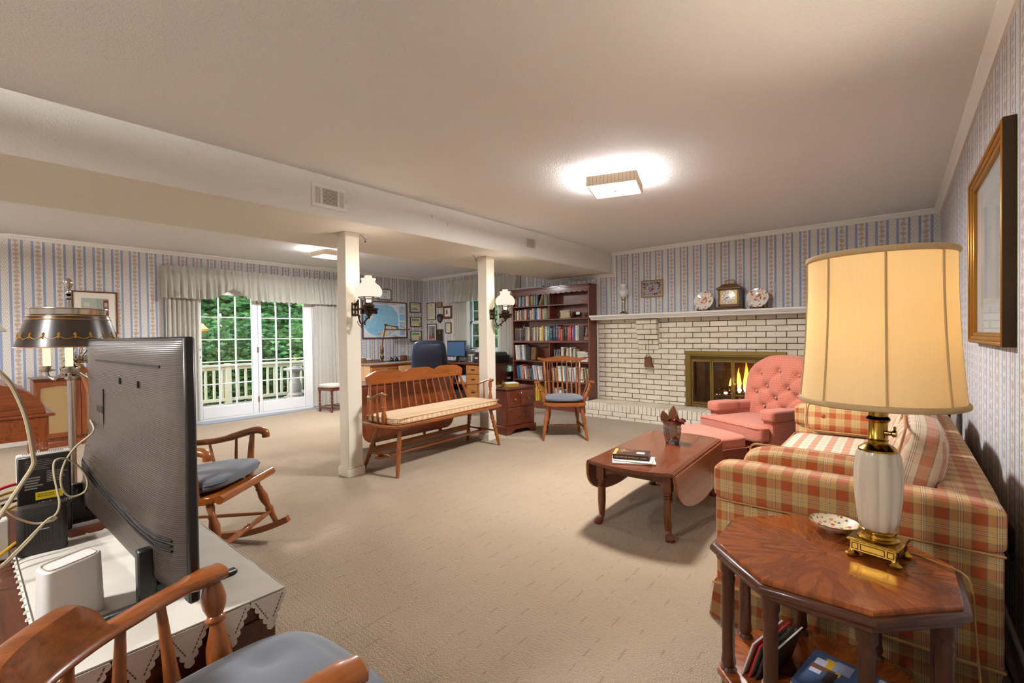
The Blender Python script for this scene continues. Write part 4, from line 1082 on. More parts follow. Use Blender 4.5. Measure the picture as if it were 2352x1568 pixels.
for z0, z1 in ((.53,.675), (.33,.52), (.08,.32)):
    o = MB().box(dx1-.02, dy0+.03, z0, dx1, 5.20, z1, .003).build('drawer', OAKY, dk)
    y = 4.91; z = (z0+z1)/2+.02
    MB().box(dx1, y-.07, z-.018, dx1+.022, y+.07, z+.018, .008, seg=2).build('drawer_pull', plain('steel_pull', 'b9b1a8', .3, .9), o)
MB().box(dx1-.02, 5.24, .56, dx1, 5.82, .675, .003).build('drawer', PALE, dk)
rt = thing('desk', 'dark return desk with computer, under the window', 'desk', (0, 0, 0))
DKX, DKZ = wood('dark_desk', '6b3a22', '43210f', 0, .3, .3), wood('dark_desk', '6b3a22', '43210f', 2, .3, .3)
ry0, ry1, rx0, rx1 = 5.84, 6.35, -7.05, -5.28
MB().box(rx0, ry0, .705, rx1, ry1, .735, .004).build('top', DKX, rt)
for x in (-6.58, -5.99, -5.62, rx1-.022): MB().box(x, ry0+.015, 0, x+.022, ry1-.01, .705, .002).build('side_panel', DKZ, rt)
MB().box(-6.56, ry1-.03, .2, rx1-.02, ry1-.015, .7).build('back_panel', DKX, rt)
MB().box(-6.56, ry0+.04, .33, -5.99, ry1-.03, .35, .002).build('shelf', DKX, rt)
GRAIN = wood('burl_oak', 'b07434', '7d4a1e', 0, .4, .2, 2)
for z0, z1 in ((.54,.69), (.36,.53), (.08,.35)):
    o = MB().box(-5.965, ry0, z0, -5.62, ry0+.02, z1, .003).build('drawer', GRAIN, rt)
    MB().pillow(.09,.02,.02,3,4,0,T=TR(-5.79, ry0-.01, (z0+z1)/2)).build('drawer_pull', IRON, o)
# things under the return desk
for i, (x, z, w, h, c, lab) in enumerate(((-6.4,.35,.3,.12,'c9ced2','white box of discs on the shelf under the return desk'),(-6.5,0,.28,.2,'2b2b2e','black case on the floor under the return desk, left one'),(-6.18,0,.2,.3,'3b3a3c','dark computer tower on the floor under the return desk'))):
    tag(MB().box(0,0,0,w,.22,h,.006).build('storage_box' if i < 2 else 'computer_tower', plain('box_'+c, c, .5), loc=(x, 6.05, z+.001)), lab, 'box' if i < 2 else 'computer')
# office chair
NAVY = plain('navy_leather', '18253a', .3, 0, .08, 30, .15)
BLK = plain('black_plastic', '1a1a1b', .4)
oc = thing('office_chair', 'dark navy leather office chair with its back to the room', 'office chair', (-5.55, 4.72, 0), math.radians(38))
def backfn(co, p):
    co[1] += .10*(co[2]/.32)**2*.25 - .12*(co[2]/.7)
    co[0] *= 1-.08*max(0, co[2]/.33)
    return co
MB().pillow(.54,.15,.72,6,12,0, backfn, T=TR(0,-.25,.80)).build('backrest', NAVY, oc)
m = MB()
for s in (-1, 1): m.tube(smoothpath([(s*.17,-.345,.47),(s*.20,-.375,.75),(s*.205,-.44,.98),(s*.17,-.475,1.10)], 5), .004, 5)
m.build('seam', plain('navy_piping','2e4160',.4), oc)
MB().pillow(.52,.52,.14,5,10,.05, T=TR(0,.03,.44)).build('seat', NAVY, oc)
for s in (-1, 1):
    MB().tube(smoothpath([(s*.27,-.20,.62),(s*.30,-.12,.68),(s*.31,.05,.69),(s*.30,.2,.66),(s*.29,.24,.58),(s*.27,.12,.42)],5), .025, 8, flat=.7).build('armrest', plain('black_leather', '16181c', .35), oc)
MB().lathe([(.03,.12),(.03,.37)], 12).build('gas_column', BLK, oc)
for a in range(5):
    q = a*2*PI/5+.3
    l = MB().tube([(0,0,.13),(.14*math.cos(q),.14*math.sin(q),.12),(.29*math.cos(q),.29*math.sin(q),.075)], [.03,.025,.018], 8, flat=.7).build('leg', BLK, oc)
    MB().lathe([(0,-.02),(.026,-.018),(.026,.018),(0,.02)], 14, T=TR(.29*math.cos(q), .29*math.sin(q), .0265, rx=PI/2, rz=q+PI/2)).build('caster', BLK, l)
# on the desks
t = thing('desk_lamp', 'bronze swing arm desk lamp with long flat head', 'desk lamp', (-7.5, 5.13, .742))
BZ = plain('lamp_bronze', '6a5138', .35, .7)
MB().lathe([(.055,0),(.055,.018),(.03,.03),(.02,.05),(.035,.075),(.04,.10),(.028,.135),(.02,.15),(.034,.19),(.03,.27),(.018,.31),(0,.315)], 18).build('base', BZ, t)
MB().tube([(0,.0,.30),(0,.02,.42),(0,.088,.70)], .008, 8).tube([(0,.015,.30),(0,.04,.42),(0,.10,.70)], .004, 6).box(-.02,.065,.685,.02,.115,.725,.006).tube([(0,.09,.705),(0,.36,.665)], .009, 8).box(-.015,.345,.62,.015,.375,.685,.004).build('arm', BZ, t)
MB().box(-.045,.09,.605,.045,.65,.635,.012).build('lamp_head', plain('lamp_grey', '6f6660', .4, .4), t)
MB().box(-.035,.11,.60,.035,.63,.606,.001).build('tube_cover', plain('tube_pale','b9b4ac',.4), t)
t = thing('letter_tray', 'brown wooden letter tray with papers on the desk', 'tray', (-7.62, 4.74, .742))
MB().box(0,0,0,.22,.28,.06,.003).box(0,-.07,0,.2,-.005,.10,.003).build('tray', wood('tray_wood','7d5c3e','5a3d26',1), t)
MB().box(.03,.02,.06,.19,.1,.085,.002).box(.02,-.06,.1,.18,-.02,.112,.002).build('papers', plain('papers_blue','c5ced8',.8), t)
t = thing('pen_tray', 'dark desk set with inkwells on a black base', 'desk set', (-7.5, 5.42, .742))
MB().box(-.09,-.17,0,.09,.15,.014,.004).build('base', BLK, t)
for y in (-.08, .04): MB().lathe([(.035,.014),(.038,.04),(.028,.06),(.012,.068),(.014,.085),(0,.09)], 12, T=TR(0,y)).build('inkwell', plain('ink_glass','20211f',.15), t)
MB().tube([(0,.02,.07),(.03,.10,.10)], .006, 6).tube([(-.02,-.03,.05),(-.02,.03,.11)],.005,6).build('pen', BLK, t)
t = thing('pencil_box', 'small brown wooden pencil box on the desk', 'box', (-7.5, 5.625, .742))
MB().prism(rrect(-.05,-.06,.05,.06,.02), 0, .11, .006).build('box', wood('pencil_box','6d3a26','4a2416',2), t)
MB().tube([(0,-.03,.09),(.0,.0,.17)], .004, 6).build('pencil', BLK, t)
tag(MB().box(-.04,-.05,0,.04,.05,.09,.003).build('clear_box', glass('acrylic','eef2f4',.6), loc=(-7.5, 5.77, .742)), 'clear acrylic paper holder on the desk', 'box')
t = thing('monitor', 'flat computer monitor on the desk under the window', 'monitor', (-6.50, 6.12, .735))
k = NT('screen'); MC['screen'] = k.done(k.bsdf('2f4a66', .15, 0, None, 0, .5, 0, '30506e', .35))
MB().box(-.255,-.02,.085,.255,.03,.395,.008).build('housing', BLK, t)
MB().box(-.235,-.0225,.105,.235,-.019,.375,.001).build('screen', MC['screen'], t)
MB().box(-.03,0,.012,.03,.03,.10,.004).prism(rrect(-.11,-.08,.11,.08,.04), 0, .014, .003).build('stand', BLK, t)
MB().box(-.015,-.0232,.092,.015,-.0195,.098).build('maker_mark', plain('mark_silver','aeb4ba',.4), t)
t = thing('keyboard', 'black keyboard in front of the monitor', 'keyboard', (-6.55, 5.93, .735))
MB().box(-.21,-.07,0,.21,.07,.018,.004).build('body', BLK, t)
m = MB()
for i in range(14):
    for j in range(5): m.box(-.195+i*.028,-.058+j*.024,.018,-.172+i*.028,-.038+j*.024,.024,.001)
m.build('keys', plain('key_grey','2c2d30',.5), t)
tag(MB().pillow(.06,.1,.036,2.6,6,0,T=TR(0,0,.018)).build('computer_mouse', plain('mouse_blue','33415a',.3), loc=(-6.22, 5.95, .735)), 'dark computer mouse beside the keyboard', 'mouse')
t = thing('speaker', 'small white desktop speaker beside the monitor', 'speaker', (-6.12, 6.14, .735))
MB().prism(rrect(-.055,-.05,.055,.05,.02), 0, .135, .006).build('body', plain('speaker_white','d9d7d2',.4), t)
MB().box(-.042,-.054,.015,.03,-.048,.12,.004).build('grille', plain('speaker_mesh','5a5450',.8), t)
t = thing('printer', 'black office printer on the desk, half hidden by the farther post', 'printer', (-5.60, 6.10, .735))
MB().box(-.26,-.18,0,.28,.2,.14,.01).build('body', BLK, t)
MB().prism([(-.26,0),(.26,0),(.22,.05),(-.22,.05)], -.15, .18, .006, T=TR(0,.02,.14,rx=PI/2)).build('lid', plain('printer_lid','232426',.35), t)
MB().box(.0,-.185,.03,.2,-.175,.10,.003).build('paper_tray', plain('printer_tray','34363a',.5), t)
MB().box(-.22,-.184,.07,-.15,-.178,.10,.001).build('badge', plain('badge_pale','d8b8a8',.5), t)
t = thing('paper_sorter', 'stack of black wire letter trays beside the bookcase', 'tray', (-5.27, 6.26, 0))
m = MB()
for z in (.36,.45,.54): m.box(-.09,-.11,z,.09,.11,z+.008,.001).box(-.09,-.11,z,-.084,.11,z+.05).box(.084,-.11,z,.09,.11,z+.05)
for x in (-.085,.085):
    for y in (-.1,.1): m.box(x-.005,y-.005,0,x+.005,y+.005,.58)
m.build('frame', BLK, t)
m = MB()
for z in (.37,.46): m.box(-.08,-.10,z,.08,.10,z+.022,.001)
m.build('papers', plain('papers_white','d0ccc6',.8), t)
t = thing('file_box', 'mint green plastic file box on top of the letter trays', 'box', (-5.27, 6.26, .582))
MB().prism(rrect(-.09,-.1,.09,.1,.02), 0, .10, .004).build('body', plain('mint','a9d4c2',.4), t)
MB().prism(rrect(-.095,-.105,.095,.105,.02), .10, .115, .003).build('lid', plain('mint_dark','6f8a84',.4), t)
MB().box(-.03,-.104,.075,.02,-.099,.092).build('latch', BLK, t)
# ---------------------------------------------------------------- woods, cloths
MAPX, MAPY, MAPZ = (wood('maple', '97521d', '683310', a, .3, .4) for a in (0, 1, 2))
CHX, CHY, CHZ = (wood('cherry', '6f3519', '431b0c', a, .24, .5) for a in (0, 1, 2))
DRKX, DRKY, DRKZ = (wood('dark_cherry', '6b2f1c', '3f170d', a, .3, .4) for a in (0, 1, 2))
BLUE = cloth('blue_grey_cloth', '6c7078', .85, 500, .2, '5e626a')
def plaid(name, P=.088, wt=.5, cols=('b0552c','cba366','7a6858'), lum='d9c193'):
    k = NT(name); u = k.sep(k.co('UV'))
    st = [(0, cols[0]), (.34, cols[2]), (.385, cols[1]), (.60, cols[2]), (.622, lum), (.665, cols[2]), (.688, lum), (.73, cols[2]), (.752, cols[1]), (.955, cols[2])]
    a = k.ramp(k.math('FRACT', k.math('DIVIDE', u[0], P)), st, 'CONSTANT')
    b = k.ramp(k.math('FRACT', k.math('ADD', k.math('DIVIDE', u[1], P), .1)), st, 'CONSTANT')
    w = k.noise(k.map(k.co('UV'), (1,1,1)), 900, 1)
    c = k.mix(wt, a, b)
    return k.done(k.bsdf(c, .85, 0, k.bump(w, .25, .001), 0, .15, .2))
PLAID = plaid('sofa_plaid')
SEATP = plaid('seat_plaid', .088, .22, ('bd7b5c','d6c3a6','927f70'), 'e0d2b8')
def stripes(name):
    k = NT(name); u = k.sep(k.co('UV'))
    st = [(0,'d2a27e'),(.3,'dfd0b0'),(.42,'b8926a'),(.46,'dfd0b0'),(.7,'c98c66'),(.85,'dfd0b0'),(.93,'a8845f'),(.97,'dfd0b0')]
    a = k.ramp(k.math('FRACT', k.math('DIVIDE', u[1], .062)), st, 'CONSTANT')
    b = k.ramp(k.math('FRACT', k.math('DIVIDE', u[0], .062)), st, 'CONSTANT')
    return k.done(k.bsdf(k.mix(.3, b, a), .85, 0, None, 0, .15))
def dotted():
    k = NT('salmon_dotted_cloth'); u = k.sep(k.co('UV')); P = .021
    y = k.math('DIVIDE', u[1], P); x = k.math('ADD', k.math('DIVIDE', u[0], P), k.math('MULTIPLY', k.math('FLOOR', y), .5))
    fx = k.math('SUBTRACT', k.math('FRACT', x), .5); fy = k.math('SUBTRACT', k.math('FRACT', y), .5)
    d = k.math('SQRT', k.math('ADD', k.math('MULTIPLY', fx, fx), k.math('MULTIPLY', fy, fy)))
    c = k.mix(k.math('MULTIPLY', k.math('LESS_THAN', d, .16), .8), lin('b86e5a'), lin('6e322f'))
    return k.done(k.bsdf(c, .9, 0, k.bump(k.noise(k.co(), 600, 1), .15, .001), 0, .15, .3))
PINK = dotted(); PWELT = plain('salmon_welt', 'c87a66', .9)
LEGP = [(.014,0),(.017,.25),(.024,.34),(.016,.40),(.016,.43),(.022,.50),(.026,.62),(.018,.74),(.021,.78),(.015,.82),(.02,.92),(.018,1)]
BOB = [(.014,0),(.02,.22)]+[q for i in range(5) for q in ((.017,.26+i*.115),(.0235,.315+i*.115))]+[(.017,.85),(.021,1)]
SPN = [(.006,0),(.0075,.08),(.011,.14),(.007,.17),(.011,.20),(.012,.27),(.007,.55),(.006,1)]
STR = [(.007,0),(.011,.3),(.014,.44),(.008,.47),(.014,.5),(.008,.53),(.014,.56),(.011,.7),(.007,1)]
VASE = [(.016,0),(.022,.1),(.024,.3),(.014,.5),(.012,.56),(.019,.6),(.014,.64),(.02,.75),(.022,.86),(.014,1)]

# ---------------------------------------------------------------- deacon's bench
b = thing('bench', 'long maple spindle back bench standing between the two posts', 'bench', (-3.594, 3.10, 0), math.radians(3.5))
MB().prism([(-.205,-.775),(.14,-.785),(.26,-.735),(.275,-.69),(.275,.69),(.26,.735),(.14,.785),(-.205,.775)], .425, .455, .008).build('seat', MAPY, b)
m = MB()
for y in (-.64, .64): m.box(-.18, y-.04, .40, .24, y+.04, .426, .004)
m.build('seat_cleats', MAPX, b)
for sx in (1, -1):
    for sy in (-1, 1):
        MB().turned((sx*.235, sy*.715, 0), (.03+sx*.15, sy*.635, .402), BOB, 14).build('leg', MAPZ, b)
for sy in (-1, 1): MB().turned((-.20, sy*.69, .165), (.225, sy*.69, .165), STR, 10).build('side_stretcher', MAPX, b)
MB().box(-.205, -.70, .135, -.188, .70, .198, .004).build('rear_stretcher', MAPY, b)
MB().box(-.03, -.75, .135, .03, .75, .155, .004).build('center_stretcher', MAPY, b)
cr = []
for i in range(61):
    y = -.66+1.32*i/60; t = abs(y)
    z = .872+.012*math.cos(y*2*PI/1.0)
    dips = .034*(math.exp(-((t-.215)/.055)**2))
    z = .896-dips*1.0
    if t > .53: z = .896-.05*((t-.53)/.13)**1.4
    cr.append((y, z))
poly = [(-.645, .768)]+[(-.66,.82)]+cr+[(.66,.82),(.645,.768)]
T = Matrix.Translation((-.262, 0, 0)) @ Matrix(((0,0,1,0),(1,0,0,0),(0,1,0,0),(0,0,0,1)))
o = MB().prism(poly, -.011, .011, .004, T=T).build('crest_rail', MAPY, b)
for sy in (-1, 1): MB().turned((-.185, sy*.70, .45), (-.258, sy*.615, .775), [(.017,0),(.02,.12),(.014,.2),(.02,.26),(.018,.5),(.014,1)], 12).build('back_post', MAPZ, b)
for i in range(13):
    y = -.535+1.07*i/12
    MB().turned((-.185, y*1.12, .45), (-.258, y, .778), SPN, 8).build('spindle', MAPZ, b)
for sy in (-1, 1):
    m = MB(); P = smoothpath([(-.232, sy*.655, .665), (-.17, sy*.69, .66), (-.07, sy*.735, .672), (.03, sy*.745, .708), (.09, sy*.745, .722), (.125, sy*.745, .708)], 5)
    m.tube(P, [.018]*(len(P)-6)+[.02,.022,.025,.028,.028,.022], 10, flat=.62); m.build('armrest', MAPX, b)
    MB().turned((.10, sy*.735, .45), (.09, sy*.745, .708), VASE, 12).build('arm_post', MAPZ, b)
    for x, z in ((.0,.685), (-.08,.662)): MB().turned((x+.01, sy*.735, .45), (x, sy*(.742 if x > -.05 else .728), z), SPN, 8).build('arm_spindle', MAPZ, b)
cu = MB().pillow(.445, 1.46, .055, 9, 14, 0, T=TR(.03, 0, 0))
STRP = stripes('bench_stripe')
c = cu.build('bench_cushion', STRP, uv=True); tag(c, 'thin tan and orange striped cushion lying along the bench seat', 'cushion')
c.location = (-3.594, 3.10, .4845); c.rotation_euler = (0, 0, math.radians(3.5))
w = MB()
for z in (-.022, .022): w.tube([(.03+x, y, z) for x, y in rrect(-.222,-.728,.222,.728,.05,5)], .0035, 6, close=True)
w.build('piping', plain('tan_piping', 'a8875c', .8), c)

# ---------------------------------------------------------------- drop leaf table behind the bench
dl = thing('drop_leaf_table', 'dark drop leaf dining table with leaves down behind the bench', 'table', (-4.365, 3.215, 0))
MB().box(-.205, -.62, .712, .205, .62, .732, .005).build('tabletop', DRKY, dl)
leafp = [(-.62,.70)]+[(-.62,.24)]+arc(-.50,.24,.12,180,270,6)+arc(.50,.24,.12,270,360,6)+[(.62,.24),(.62,.70)]
for s in (1, -1):
    T = Matrix.Translation((s*.213, 0, 0)) @ Matrix(((0,0,1,0),(1,0,0,0),(0,1,0,0),(0,0,0,1)))
    MB().prism([(y, z+.01) for y, z in leafp], -.009, .009, .003, T=T).build('drop_leaf', wood('table_leaf', '8a4420', '5a2810', 1, .3, .4), dl)
MB().box(-.17,-.48,.60,.17,-.46,.712).box(-.17,.46,.60,.17,.48,.712).box(-.17,-.47,.60,-.15,.47,.712).box(.15,-.47,.60,.17,.47,.712).build('apron', DRKY, dl)
for sx in (-1,1):
    for sy in (-1,1):
        l = MB().box(sx*.155-.022, sy*.46-.022, .56, sx*.155+.022, sy*.46+.022, .70, .003).lathe([(.012,.045),(.018,.06),(.024,.10),(.015,.13),(.022,.2),(.026,.35),(.016,.42),(.022,.46),(.018,.5),(.022,.56)], 14, T=TR(sx*.155, sy*.46)).build('leg', DRKZ, dl)
        MB().lathe([(0,-.008),(.02,-.007),(.02,.007),(0,.008)], 14, T=TR(sx*.155, sy*.46+.008, .0205, ry=PI/2)).lathe([(.006,.02),(.01,.048)], 8, T=TR(sx*.155, sy*.46)).build('caster', BRASS, l)

# ---------------------------------------------------------------- tapestry stool by the right curtain
st = thing('stool', 'small turned leg stool with tapestry seat by the right curtain', 'stool', (-7.22, 3.95, 0), math.radians(9))
MB().pillow(.36, .30, .07, 5, 10, .06, T=TR(0,0,.425)).build('seat_pad', plain('tapestry', 'c9bfae', .9, 0, .3, 70, 0, .55), st)
MB().box(-.17,-.14,.35,.17,.14,.40,.004).build('seat_rail', DRKX, st)
for sx in (-1,1):
    for sy in (-1,1): MB().box(sx*.15-.017,sy*.12-.017,.33,sx*.15+.017,sy*.12+.017,.40,.002).lathe([(.016,0),(.02,.02),(.012,.04),(.018,.06)]+[q for i in range(4) for q in ((.012,.09+i*.06),(.019,.12+i*.06))]+[(.014,.335)], 12, T=TR(sx*.15, sy*.12)).build('leg', DRKZ, st)
for sy in (-1,1): MB().box(-.15, sy*.12-.01, .06, .15, sy*.12+.01, .085, .002).build('stretcher', DRKX, st)

# ---------------------------------------------------------------- windsor arm chair
def seatpoly(w, d, r=.09):
    return [(x*(1-.10*((d/2-y)/d)), y) for x, y in rrect(-w/2, -d/2, w/2, d/2, r, 5)]
wc = thing('windsor_chair', 'maple spindle back armchair with blue cushion facing out from the bookcase', 'chair', (-3.06, 4.61, 0), math.radians(-142.9))
MB().prism(seatpoly(.50, .46), .395, .432, .01, seg=2).build('seat', MAPX, wc)
for sx in (-1,1):
    MB().turned((sx*.255,.225,0), (sx*.19,.15,.40), LEGP, 14).build('leg', MAPZ, wc)
    MB().turned((sx*.205,-.24,0), (sx*.15,-.14,.40), LEGP, 14).build('leg', MAPZ, wc)
    MB().turned((sx*.235,.20,.14), (sx*.188,-.20,.14), STR, 10).build('side_stretcher', MAPY, wc)
MB().turned((-.21,0,.14), (.21,0,.14), STR, 10).build('center_stretcher', MAPX, wc)
def crest(w, z, h, y, mat, par, n=30):
    pts = []
    for i in range(n+1):
        x = -w/2+w*i/n; t = abs(x)/(w/2)
        pts.append((x, z+h*(.55+.45*math.cos(min(1, t*1.25)*PI))*.75+ (h*.42*math.exp(-((t-.93)/.10)**2)), z-h*.5+ (h*.5*max(0, (t-.80)/.2)**.8 if t > .80 else 0)))
    poly = [(a, c) for a, b_, c in pts]+[(a, b_) for a, b_, c in reversed(pts)]
    mm = MB().prism(poly, -.011, .011, .004, T=TR(0, y, 0, rx=PI/2))
    mm.v = [(x, yy - .06*(1-(x/(w/2))**2)+.03, zz) for x, yy, zz in mm.v]
    return mm.build('crest_rail', mat, par)
crest(.61, .915, .052, -.315, MAPX, wc)
for i in range(7):
    x = -.165+.33*i/6; MB().turned((x, -.205, .425), (x*1.12, -.345+.06*(x/.3)**2*.5, .90), [(.006,0),(.008,.1),(.0125,.3),(.009,.5),(.0065,.75),(.006,1)], 8).build('spindle', MAPZ, wc)
for sx in (-1,1):
    MB().turned((sx*.20,-.19,.425), (sx*.225,-.325,.905), [(.012,0),(.016,.1),(.02,.2),(.013,.3),(.018,.36),(.012,.42),(.013,.6),(.02,.75),(.012,.86),(.014,1)], 12).build('back_post', MAPZ, wc)
    P = smoothpath([(sx*.21,-.275,.655), (sx*.27,-.12,.662), (sx*.315,.06,.668), (sx*.325,.15,.665)], 5)
    MB().tube(P, [.018]*5+[.022]*5+[.03]*(len(P)-11)+[.02], 10, flat=.42).build('armrest', MAPY, wc)
    MB().turned((sx*.225,.09,.43), (sx*.31,.10,.658), VASE, 12).build('arm_post', MAPZ, wc)
    MB().turned((sx*.215,-.02,.43), (sx*.29,-.04,.655), SPN, 8).build('arm_spindle', MAPZ, wc)
def chair_cushion(w, d, h, lab, loc, rz, welt=True, rx=0, tuft=None, name='chair_cushion'):
    def fn(co, p):
        co[0] *= 1-.08*(1-p[1])*.5
        if tuft and p[2] > 0:
            for tx, ty in tuft:
                q = ((co[0]-tx)**2+(co[1]-ty)**2)/.0022
                co[2] -= .026*math.exp(-q)
        return co
    o = MB().pillow(w, d, h, 3.6, 20, .12, fn).build(name, BLUE); tag(o, lab, 'cushion')
    o.location = loc; o.rotation_euler = (rx, 0, rz)
    if welt:
        q = [(x*(1-.08*(1-y/(d/2))*.5), y) for x, y in rrect(-w*.475,-d*.475,w*.475,d*.475,.09,5)]
        MB().tube([(x, y, .0) for x, y in q], .004, 6, close=True).build('welt', plain('cushion_welt','565d68',.8), o)
    return o
chair_cushion(.46, .43, .07, 'blue grey seat cushion on the spindle back armchair', (-3.06, 4.61, .470), math.radians(-142.9))

# ---------------------------------------------------------------- small chest of drawers
ch = thing('nightstand', 'small dark cherry chest with brass knobs beside the farther post', 'chest', (-3.6135, 4.475, 0), math.radians(-9.8))
W2, DP = .235, .40
MB().box(-DP-.012, -W2-.018, .552, .022, W2+.018, .575, .006).build('top', DRKY, ch)
MB().box(-DP, -W2, .09, -.004, W2, .553, .003).build('carcass', DRKZ, ch)
pl = [(-W2-.012,0),(-W2+.07,0),(-W2+.085,.035),(-W2+.11,.045),(-W2+.14,.062),(W2-.14,.062),(W2-.11,.045),(W2-.085,.035),(W2-.07,0),(W2+.012,0),(W2+.012,.10),(-W2-.012,.10)]
T = Matrix(((0,0,1,0),(1,0,0,0),(0,1,0,0),(0,0,0,1)))
m = MB().prism(pl, -.012, .014, .003, T=T).box(-DP-.008,-W2-.012,0,.0,-W2+.006,.10,.003).box(-DP-.008,W2-.006,0,.0,W2+.012,.10,.003)
m.build('bracket_base', DRKY, ch)
for y0, y1, z0, z1 in ((-.215,-.004,.335,.525), (.004,.215,.335,.525), (-.215,.215,.115,.322)):
    d = MB().box(-.006, y0, z0, .007, y1, z1, .004).box(.004, y0+.02, z0+.02, .0095, y1-.02, z1-.02, .002).build('drawer', DRKY, ch)
    yc, zc = (y0+y1)/2, (z0+z1)/2
    if y1-y0 < .3: MB().lathe([(.006,0),(.006,.012),(.015,.018),(.017,.026),(.010,.032),(0,.033)], 14, T=TR(.009, yc, zc, ry=PI/2)).build('knob', BRASS, d)
    else:
        q = MB()
        for i in range(5):
            a = i*PI/4
            q.tube([(.012, yc+.028*math.cos(a)*1.5+.012*math.cos(k*PI/4), zc+.022*math.sin(a)+.012*math.sin(k*PI/4)) for k in range(8)], .0028, 5, close=True)
        q.tube([(.016, yc-.04, zc+.01), (.028, yc-.035, zc-.018), (.03, yc, zc-.03), (.028, yc+.035, zc-.018), (.016, yc+.04, zc+.01)], .0035, 6)
        q.build('bail_pull', BRASS, d)
c5 = math.cos(math.radians(-9.8)); s5 = math.sin(math.radians(-9.8))
t = thing('paper_box', 'gold box with loose papers on the small chest', 'box', (-3.70, 4.40, .575), math.radians(65))
MB().box(-.08,-.05,0,.08,.05,.045,.004).build('box', plain('gold_box', 'a3832f', .4, .3), t)
MB().box(-.07,-.045,.045,.085,.045,.05).box(-.06,-.05,.0505,.07,.04,.055,0,0,TR(rz=.15)).box(-.075,-.04,.0555,.06,.05,.060,0,0,TR(rz=-.1)).build('papers', plain('note_paper','dfe3e8',.8), t)
tag(MB().lathe([(.024,0),(.026,.01),(.012,.02),(.02,.035),(.022,.05),(.008,.062),(.006,.08),(.011,.088),(0,.095)], 16).build('bell', BRASS, loc=(-3.72, 4.27, .575)), 'small brass bell on the small chest beside the post', 'bell')
t = thing('dish', 'small shell dish holding a pen at left edge of chest', 'dish', (-3.80, 4.27, .575))
MB().lathe([(0,.004),(.02,.004),(.034,.018),(.032,.02),(.02,.008),(0,.008)], 16).build('bowl', plain('shell_grey','b8a88e',.4), t)
MB().tube([(.0,.0,.008),(-.02,.02,.07)], .003, 6).build('pen', BRASS, t)
tag(MB().box(0,-.035,-.055,.006,.035,.055,.003).box(.006,-.012,-.03,.03,.012,-.005,.003).build('outlet', plain('outlet_ivory','d8cfb4',.4), loc=(-3.65+.0002, 4.02, .24)), 'ivory wall outlet low on the farther post', 'outlet')

# ---------------------------------------------------------------- rocking chair
RC = (-2.92, .84, 0); rrz = math.radians(39.9-90)
rk = thing('rocking_chair', 'maple rocking chair with blue cushions beyond the television', 'rocking chair', RC, rrz)
MB().prism(seatpoly(.50, .48, .07), -.018, .018, .009, T=TR(0,.0,.395,rx=math.radians(7)), seg=2).build('seat', MAPX, rk)
MB().tube([(-.25,.245,.425),(0,.25,.427),(.25,.245,.425)], .022, 12).build('front_roll', MAPX, rk)
for sx in (-1,1):
    pr = []
    for i in range(25):
        s = -.52+.86*i/24; pr.append((sx*.262, s, .012+((s+.10)**2)/1.9))
    MB().sweep(pr, [(-.018,0),(.018,0),(.018,.036),(-.018,.036)]).build('rocker', MAPY, rk)
    zf = .03+.37**2/1.9
    MB().turned((sx*.262,.265,zf), (sx*.20,.165,.395), LEGP, 14).build('leg', MAPZ, rk)
    MB().turned((sx*.262,-.27,.045), (sx*.17,-.15,.37), LEGP, 14).build('leg', MAPZ, rk)
    MB().turned((sx*.25,.235,.17), (sx*.24,-.235,.15), [(.008,0),(.011,.5),(.008,1)], 10).build('side_stretcher', MAPY, rk)
    P = smoothpath([(sx*.235,-.30,.605),(sx*.25,-.2,.598),(sx*.262,-.06,.612),(sx*.268,.08,.652),(sx*.268,.155,.668),(sx*.268,.20,.655),(sx*.268,.205,.625)], 5)
    MB().tube(P, [.02]*12+[.024]*(len(P)-12), 10, flat=.9).build('armrest', MAPY, rk)
    MB().turned((sx*.235,.12,.415), (sx*.265,.125,.65), [(.021,0),(.02,.3),(.013,1)], 12).build('arm_post', MAPZ, rk)
    for y, yy, zt in ((.04,.035,.64),(-.07,-.13,.60)): MB().turned((sx*.232,y,.405), (sx*.255,yy,zt), [(.008,0),(.009,.5),(.007,1)], 8).build('arm_spindle', MAPZ, rk)
    MB().turned((sx*.205,-.20,.38), (sx*.225,-.43,1.06), [(.02,0),(.022,.2),(.016,.5),(.014,1)], 12).build('back_post', MAPZ, rk)
MB().turned((-.245,.24,.185), (.245,.24,.185), [(.008,0),(.016,.3),(.012,.45),(.017,.47),(.010,.5),(.017,.53),(.012,.55),(.016,.7),(.008,1)], 12).build('front_stretcher', MAPX, rk)
MB().turned((-.235,-.24,.16), (.235,-.24,.16), [(.009,0),(.011,.5),(.009,1)], 10).build('rear_stretcher', MAPX, rk)
for i in range(6):
    x = -.15+.06*i; MB().turned((x,-.215,.38), (x*1.1,-.425,1.02), [(.007,0),(.010,.3),(.006,1)], 8).build('spindle', MAPZ, rk)
crest(.58, 1.075, .075, -.435, MAPX, rk)
R_ = Matrix.Translation(RC) @ Matrix.Rotation(rrz, 4, 'Z')
def at(M, p): return tuple(M @ Vector(p))
chair_cushion(.49, .47, .10, 'blue grey seat cushion on the rocking chair', at(R_, (0,.0,.465)), rrz, True, math.radians(7))
o = chair_cushion(.42, .50, .10, 'blue grey back cushion leaning in the rocking chair', at(R_, (0,-.245,.73)), rrz, False, math.radians(108))

